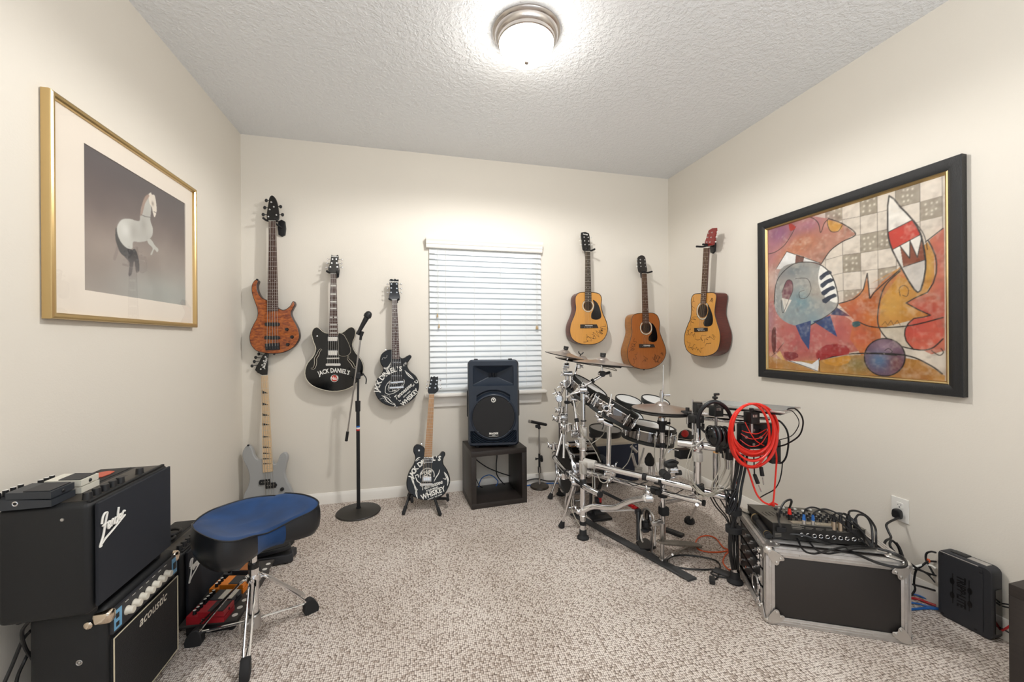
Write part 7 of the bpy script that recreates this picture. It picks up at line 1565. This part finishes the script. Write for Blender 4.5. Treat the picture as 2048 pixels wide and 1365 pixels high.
# ---- horse print, left wall: gold frame, wide mat, glazing
P = Plane((XL + .003, 2.1, 1.69), (0, 1, 0), (0, 0, 1))
T_ = P.n * .030
Pf_ = Plane(P.O + T_, P.ex, P.ey)
x0, x1 = Pf_.px(104, 400)[0], Pf_.px(396, 520)[0]; y0, y1 = Pf_.px(250, 646.5)[1], Pf_.px(396, 381)[1]
t = thing('framed_picture', 'framed print of a white horse in a gold frame on the left wall', 'picture', P.at((x0 + x1) / 2, y0))
frame_bars(P, x0, x1, y0, y1, [(0, 0), (0, .022), (.002, .027), (.008, .030), (.016, .029), (.021, .024), (.022, .016), (.022, 0)], 'frame', M_goldf, t)
Pm = Plane(P.O + P.n * .012, P.ex, P.ey)
a0, a1 = Pm.px(168, 400)[0], Pm.px(371, 500)[0]; c0, c1 = Pm.px(168, 580)[1], Pm.px(168, 286)[1]
b = B()
for (u0_, u1_, v0_, v1_) in ((x0 + .01, a0, y0 + .01, y1 - .01), (a1, x1 - .01, y0 + .01, y1 - .01), (a0, a1, y0 + .01, c0), (a0, a1, c1, y1 - .01)): b.box(Pm.at((u0_ + u1_) / 2, (v0_ + v1_) / 2, -.001), (.004, u1_ - u0_, v1_ - v0_))
part('mat_board', b, M_matb, t, True)
cv = Canvas(Pm, a0 - .004, a1 + .004, c0 - .004, c1 + .004, 300, 330, (70, 160, 2.625), 5)
n1, n2 = cv.noise(4, 4), cv.noise(7, 3)
ty_ = (cv.Y - c0) / (c1 - c0)
top, mid, bot = np.array(lin('#655f62')), np.array(lin('#705e5c')), np.array(lin('#a3938a'))
kk = np.clip(ty_ * 1.25 - .12 + (n1 - .5) * .5, 0, 1)[..., None]; cv.C = bot * (1 - kk) + mid * kk
k2 = np.clip((ty_ - .45) * 1.9, 0, 1)[..., None]; cv.C = cv.C * (1 - k2) + top * k2
cv.blob(700, 1130, 260, 190, '#b7bcb8', .85); cv.blob(620, 960, 170, 90, '#a89a92', .5); cv.blob(330, 960, 130, 120, '#94847b', .4)
cv.C *= (.93 + .14 * n2[..., None])
H_ = lambda pts, col, **k: cv.fill(pts, col, sm=4, **k)
H_([(436, 860), (425, 900), (415, 940), (428, 945), (445, 890)], '#8f8480', mix=.6)
H_([(430, 775), (426, 830), (440, 880), (458, 915), (500, 935), (520, 900), (490, 880), (470, 840), (446, 800)], '#3f3f42')
H_([(460, 890), (500, 900), (530, 890), (548, 940), (552, 1000), (535, 1010), (525, 950), (512, 1020), (495, 1025), (500, 960), (475, 930)], '#45454a', mix=.9)
H_([(436, 800), (438, 765), (460, 735), (500, 730), (550, 742), (556, 715), (562, 670), (580, 620), (605, 600), (615, 640), (612, 700), (610, 740), (622, 780), (618, 820), (590, 845), (550, 852), (520, 850), (515, 885), (490, 885), (462, 860), (445, 830)], '#d3d3cd', col2='#b3b1ac')
H_([(594, 840), (612, 838), (634, 870), (652, 890), (645, 905), (630, 890), (618, 918), (610, 915), (622, 885), (600, 860)], '#c4c4be')
H_([(600, 605), (612, 592), (618, 603), (632, 607), (640, 650), (642, 690), (632, 722), (624, 700), (616, 665), (606, 650)], '#e3dbd0')
H_([(598, 602), (580, 615), (566, 655), (556, 712), (568, 705), (582, 650), (604, 612)], '#a38779', mix=.8)
cv.blob(520, 800, 25, 50, '#9a958f', .5); cv.blob(575, 760, 18, 40, '#a39f99', .5); cv.blob(480, 790, 26, 40, '#e6e6e2', .6)
cv.line([(560, 708), (585, 718), (612, 722)], .0014, '#4c4a4a'); cv.line([(628, 692), (642, 700)], .0015, '#5a5048'); cv.blob(622, 650, 6, 12, '#7c6a60', .7)
cv.blob(520, 1000, 60, 60, '#a39c98', .5)
cv.mesh('print', -.003, M_paint, t)
b = B(); b.box(P.at((x0 + x1) / 2, (y0 + y1) / 2, .004), (.006, x1 - x0 - .01, y1 - y0 - .01)); part('backing', b, M_dark, t, True)
b = B(); b.flat(Pm, [(x0 + .018, y0 + .018), (x1 - .018, y0 + .018), (x1 - .018, y1 - .018), (x0 + .018, y1 - .018)], .004); part('glazing', b, M_pglass, t, True)

# ---- abstract painting, right wall: black frame, gold liner
P = Plane((XR - .003, 1.7, 1.5), (0, -1, 0), (0, 0, 1)); Pf_ = Plane(P.O + P.n * .034, P.ex, P.ey)
x0, x1 = Pf_.px(1515, 600)[0], Pf_.px(1924, 560)[0]; y0 = (Pf_.px(1515, 752)[1] + Pf_.px(1924, 799)[1]) / 2; y1 = (Pf_.px(1515, 443)[1] + Pf_.px(1924, 312)[1]) / 2
t = thing('framed_picture', 'large colourful abstract painting in a black frame on the right wall', 'picture', P.at((x0 + x1) / 2, y0))
fw = abs(Pf_.px(1924, 560)[0] - Pf_.px(1893, 560)[0])
frame_bars(P, x0, x1, y0, y1, [(0, 0), (0, .030), (.003, .034), (fw * .55, .030), (fw, .022), (fw, 0)], 'frame', M_blackwood, t)
frame_bars(P, x0 + fw, x1 - fw, y0 + fw, y1 - fw, [(0, 0), (0, .022), (.004, .025), (.010, .021), (.014, .014), (.014, 0)], 'gold_liner', M_goldf, t)
g = fw + .012; Pm = Plane(P.O + P.n * .010, P.ex, P.ey)
cv = Canvas(Pm, x0 + g, x1 - g, y0 + g, y1 - g, 520, 520, (1490, 290, 2.576), 9)
nA, nB, nC = cv.noise(5, 4), cv.noise(9, 3), cv.noise(40, 2)
base = np.array(lin('#d8cfc2')); cv.C = np.broadcast_to(base, cv.C.shape) * (.86 + .2 * nB[..., None])
# pale checkered cloth, upper middle
def cell(i, j):
    A = [(415, 330), (500, 295), (592, 275), (680, 252), (775, 225), (900, 190), (1015, 155)]; dx = (0, 2, 2, 2, 2, 3, 4)
    X_ = [a[0] for a in A]; top_ = [a[1] for a in A]; sl = 88
    f = lambda ii, jj: (X_[ii] + 3 * jj * (ii > 0) * .4, top_[ii] + jj * (sl + ii * 3))
    return [f(i, j), f(i + 1, j), f(i + 1, j + 1), f(i, j + 1)]
for i in range(6):
    for j in range(6):
        dark = (i, j) in ((0, 0), (2, 0), (4, 0), (5, 1), (2, 2), (3, 2), (1, 3), (1, 5), (3, 4))
        cv.fill(cell(i, j), '#8f8472' if dark else '#d6ccbf', mix=.85 if dark else .6, col2='#a39a8a' if dark else '#e0d8cd', nf=20)
        if dark:
            p = cell(i, j); cx_, cy_ = sum(a[0] for a in p) / 4, sum(a[1] for a in p) / 4
            for (ox, oy) in ((-26, -22), (0, -26), (26, -30), (-26, 8), (2, 4), (26, 0), (-24, 32), (4, 30)): cv.blob(cx_ + ox + random.uniform(-5, 5), cy_ + oy + random.uniform(-5, 5), 5.5, 5.5, '#e3dccd', .9)
for i in range(7): p = [cell(min(i, 5), j)[0 if i < 6 else 1] for j in range(6)]; cv.line(p, .0016, '#6b6055', 0, mix=.7)
for j in range(7): cv.line([cell(i, min(j, 5))[0 if j < 6 else 3] for i in range(6)], .0016, '#6b6055', 0, mix=.7)
F_, K_ = cv.fill, cv.line
# left violet and orange figure
s = [(88, 430), (200, 385), (330, 365), (430, 380), (500, 405), (570, 460), (500, 500), (440, 545), (395, 610), (380, 680), (400, 800), (400, 1160), (88, 1160)]
F_(s, '#c99a86', col2='#b0806e', nf=7)
cv.blob(170, 460, 90, 80, '#8c5a86', .85); cv.blob(330, 420, 80, 50, '#a06c8c', .7); cv.blob(300, 500, 90, 50, '#b8764e', .8); cv.blob(120, 560, 60, 90, '#b7808f', .6); cv.blob(150, 700, 60, 60, '#d8c9c2', .6); cv.blob(420, 430, 50, 40, '#b77f74', .7); cv.blob(230, 560, 60, 40, '#c47a4a', .6)
K_([(95, 565), (150, 555), (200, 520), (235, 470), (262, 420)]); K_([(315, 370), (350, 378), (378, 405), (390, 452), (408, 405), (430, 382)]); K_([(430, 380), (500, 405), (570, 460), (500, 500), (440, 545), (395, 610)], .003)
F_([(228, 400), (262, 425), (235, 445), (226, 420)], '#b03020', sm=3); F_([(425, 388), (500, 410), (490, 440), (440, 445), (428, 420)], '#c99a48', sm=3); K_([(425, 388), (428, 420), (445, 447), (480, 445), (500, 415)], .002)
# wide lower left: sky reflections on rose and orange
F_([(88, 820), (160, 800), (240, 830), (300, 900), (420, 880), (480, 860), (540, 900), (600, 960), (600, 1060), (500, 1080), (380, 1110), (220, 1115), (150, 1060), (88, 1100)], '#b56a62', col2='#c48a7c', nf=8)
cv.blob(300, 1000, 120, 80, '#b84e52', .6); cv.blob(120, 900, 40, 100, '#a88fa0', .6); cv.blob(450, 960, 90, 60, '#b75a56', .7)
# centre bird: white crest, grey blue body, striped wing
F_([(160, 640), (215, 550), (300, 575), (395, 612), (330, 605), (250, 610), (190, 640)], '#e8e8e6', sm=0); F_([(262, 565), (305, 577), (300, 605), (258, 610)], '#7a4a3a')
F_([(185, 640), (240, 612), (320, 605), (385, 620), (430, 650), (470, 740), (480, 820), (440, 870), (340, 930), (250, 930), (180, 890), (150, 820), (160, 720)], '#8fa0a4', sm=3, col2='#b3aaa0', nf=6)
cv.blob(300, 800, 70, 60, '#4f8c9c', .7); cv.blob(200, 680, 40, 60, '#9d938e', .6); cv.blob(250, 650, 60, 30, '#5f7078', .6); cv.blob(360, 760, 60, 50, '#c0b4a4', .6)
F_([(392, 620), (430, 650), (455, 700), (475, 770), (478, 812), (440, 805), (400, 770), (380, 720), (378, 670)], '#eceae4', sm=3)
for k in range(4):
    y = 660 + k * 40; F_([(384 + k * 4, y + 18), (430 + k * 10, y - 14), (448 + k * 8, y + 2), (420 + k * 8, y + 14), (392 + k * 8, y + 38)], '#22304a', sm=2)
F_([(190, 760), (215, 700), (242, 700), (246, 750), (225, 800), (200, 810)], '#7d4a55', sm=2); F_([(190, 790), (240, 800), (205, 866)], '#ddd8cf')
F_([(470, 835), (545, 885), (440, 875)], '#1f3a66'); F_([(440, 880), (475, 990), (350, 910)], '#27477c'); F_([(260, 930), (340, 905), (330, 1058), (290, 1000)], '#27477c')
K_([(150, 820), (165, 700), (240, 620), (330, 604), (400, 625), (455, 690), (480, 810), (440, 868), (340, 928)], .003); K_([(160, 640), (215, 550), (395, 612)], .0022, sm=0); K_([(260, 690), (320, 690), (340, 740), (320, 785), (285, 790), (280, 760), (305, 750)], .0016); K_([(190, 760), (215, 700), (242, 705), (246, 750), (225, 800), (195, 866), (186, 800)], .0018)
K_([(95, 1115), (150, 1080), (200, 1020)], .0016); F_([(138, 960), (158, 940), (160, 1040), (150, 1080), (138, 1040)], '#6e2a2a', sm=2); F_([(180, 1060), (215, 1130), (160, 1080)], '#d8b47a', sm=0)
cv.blob(110, 680, 9, 10, '#16202c', 1)
# lower ground: ochre
F_([(88, 1080), (220, 1115), (380, 1112), (520, 1085), (700, 1080), (900, 1110), (1030, 1190), (1030, 1250), (88, 1170)], '#c49a56', sm=0, col2='#a8793c', nf=10)
cv.blob(580, 1130, 70, 50, '#7e7f5a', .7); cv.blob(140, 1140, 60, 40, '#b07830', .6); cv.blob(900, 1190, 110, 40, '#a06a2c', .6); cv.blob(330, 1140, 70, 30, '#c8a470', .6)
# orange flame middle and right body
F_([(480, 820), (560, 790), (610, 740), (630, 660), (645, 780), (700, 710), (810, 620), (880, 700), (820, 820), (760, 900), (700, 950), (700, 1080), (600, 1085), (540, 1000), (560, 900)], '#b8643a', sm=0, col2='#c98a4e', nf=8)
cv.blob(560, 860, 60, 60, '#bb5a34', .6); cv.blob(600, 980, 70, 70, '#c0563e', .7); cv.blob(700, 760, 60, 60, '#8a4a32', .5); cv.blob(650, 900, 60, 60, '#c8843e', .6)
F_([(640, 720), (810, 625), (800, 660), (700, 800), (690, 930), (720, 940), (950, 880), (830, 815), (930, 770), (975, 690), (975, 560), (940, 500), (920, 520), (920, 640), (885, 760), (850, 700), (760, 660)], '#c79a4a', sm=0, col2='#b9803a', nf=8)
F_([(950, 490), (1025, 430), (1030, 1060), (960, 1080), (900, 1050), (830, 940), (955, 878), (830, 815), (940, 765), (982, 660), (975, 560)], '#bb5a4c', sm=0, col2='#c88468', nf=9)
cv.blob(1000, 600, 30, 120, '#c07060', .6); cv.blob(960, 850, 60, 50, '#b04a3c', .5); cv.blob(760, 820, 70, 90, '#cda552', .6); cv.blob(950, 620, 25, 90, '#cfae5e', .6)
F_([(690, 942), (820, 930), (830, 1000), (880, 1055), (800, 1045), (740, 1010), (700, 970)], '#d6cdbd', sm=0, col2='#c3b8a6', nf=30)
F_([(822, 960), (850, 905), (920, 890), (1000, 900), (1025, 960), (1000, 1020), (930, 1055), (860, 1045), (825, 1000)], '#b83a34', sm=3, col2='#cc7a62', nf=6); cv.blob(900, 950, 40, 40, '#c9675a', .6)
K_([(590, 915), (640, 935), (720, 942), (860, 930), (1020, 890)], .003); K_([(480, 818), (560, 795), (610, 745), (630, 662), (642, 790), (665, 760), (810, 632)], .003, sm=2); K_([(800, 650), (720, 730), (688, 840), (690, 940), (760, 1020), (880, 1055), (960, 1050), (1020, 1000)], .003)
K_([(945, 495), (980, 570), (985, 660), (940, 760), (830, 815), (955, 878), (870, 895), (825, 950), (830, 1010), (870, 1055)], .0028, sm=2); K_([(930, 500), (1020, 430)], .0025, sm=0); K_([(800, 780), (795, 740), (820, 725), (842, 745), (835, 780), (812, 775)], .0014)
K_([(960, 1060), (1000, 1085), (1022, 1070), (1010, 1050)], .002); K_([(705, 930), (722, 910), (735, 930), (752, 905), (765, 930), (785, 905), (800, 930)], .0012, '#6b4a20', 0)
F_([(553, 915), (585, 908), (595, 930), (570, 940), (555, 935)], '#1f5a60', sm=2)
# upright leaf shape: white, red, teeth
leaf = [(742, 262), (800, 320), (862, 385), (905, 460), (926, 560), (930, 640), (905, 750), (872, 745), (815, 650), (760, 545), (738, 470), (735, 390)]
F_(leaf, '#e4e0d8', sm=2); F_([(737, 450), (860, 388), (905, 462), (760, 540), (742, 500)], '#c43a1e', sm=0)
F_([(798, 520), (848, 585), (850, 495), (888, 580), (912, 470), (926, 590), (815, 628)], '#8a4a28', sm=0); F_([(815, 630), (928, 592), (905, 752), (872, 745)], '#cfcac4', sm=0, col2='#bdb7b0', nf=30)
K_(leaf, .0036, sm=2, closed=True); K_([(737, 450), (860, 388)], .0022, sm=0); K_([(760, 540), (905, 462)], .0022, sm=0); K_([(815, 630), (928, 592)], .0022, sm=0); K_([(798, 520), (848, 585), (850, 495), (888, 580), (912, 470)], .0022, sm=0); K_([(870, 390), (920, 460), (940, 540)], .0018)
# ball
ball = [(720 + 105 * math.cos(i * math.pi / 10), 1095 + 97 * math.sin(i * math.pi / 10)) for i in range(20)]
F_(ball, '#6a5468', sm=2, col2='#8f7480', nf=8); cv.blob(690, 1110, 55, 45, '#5c82a0', .8); cv.blob(720, 1040, 50, 30, '#a78f9c', .6); cv.blob(780, 1130, 40, 50, '#7a4038', .7); K_(ball, .003, sm=2, closed=True)
K_([(380, 1110), (520, 1080), (700, 1075), (850, 1090), (960, 1140), (1015, 1180)], .0035); K_([(620, 1075), (700, 1078), (780, 1085)], .003); K_([(720, 1060), (740, 1050), (758, 1065), (745, 1078)], .0018)
F_([(365, 1075), (420, 1030), (520, 1035), (535, 1080), (450, 1090), (385, 1112)], '#a8383a', sm=2); F_([(395, 1112), (535, 1088), (530, 1125), (460, 1140)], '#cc9a48', sm=2); F_([(215, 1112), (290, 1118), (345, 1130), (385, 1100), (375, 1170), (300, 1140)], '#e0e2e2', sm=0); F_([(200, 1070), (260, 1070), (275, 1095), (215, 1110)], '#8e2a30', sm=2); K_([(380, 1098), (385, 1170), (300, 1138), (225, 1112)], .002, sm=0)
st = cv.noise(60, 2) * .5 + cv.noise(14, 4) * .5
cv.C *= (.90 + .2 * nC[..., None]); k = (np.clip(st - .52, 0, 1) * .9)[..., None]; cv.C = cv.C * (1 - k) + np.array(lin('#e6dccd')) * k
k = (np.clip(cv.noise(22, 4) - .62, 0, 1) * .8)[..., None]; cv.C = cv.C * (1 - k) + np.array(lin('#5a3a2c')) * k
cv.mesh('canvas', 0, M_paint, t)
b = B(); b.box(P.at((x0 + x1) / 2, (y0 + y1) / 2, .003), (.006, x1 - x0 - .02, y1 - y0 - .02)); part('backing', b, M_dark, t, True)
b = B(); b.flat(Pm, [(x0 + g - .004, y0 + g - .004), (x1 - g + .004, y0 + g - .004), (x1 - g + .004, y1 - g + .004), (x0 + g - .004, y1 - g + .004)], .006); part('glazing', b, M_pglass, t, True)
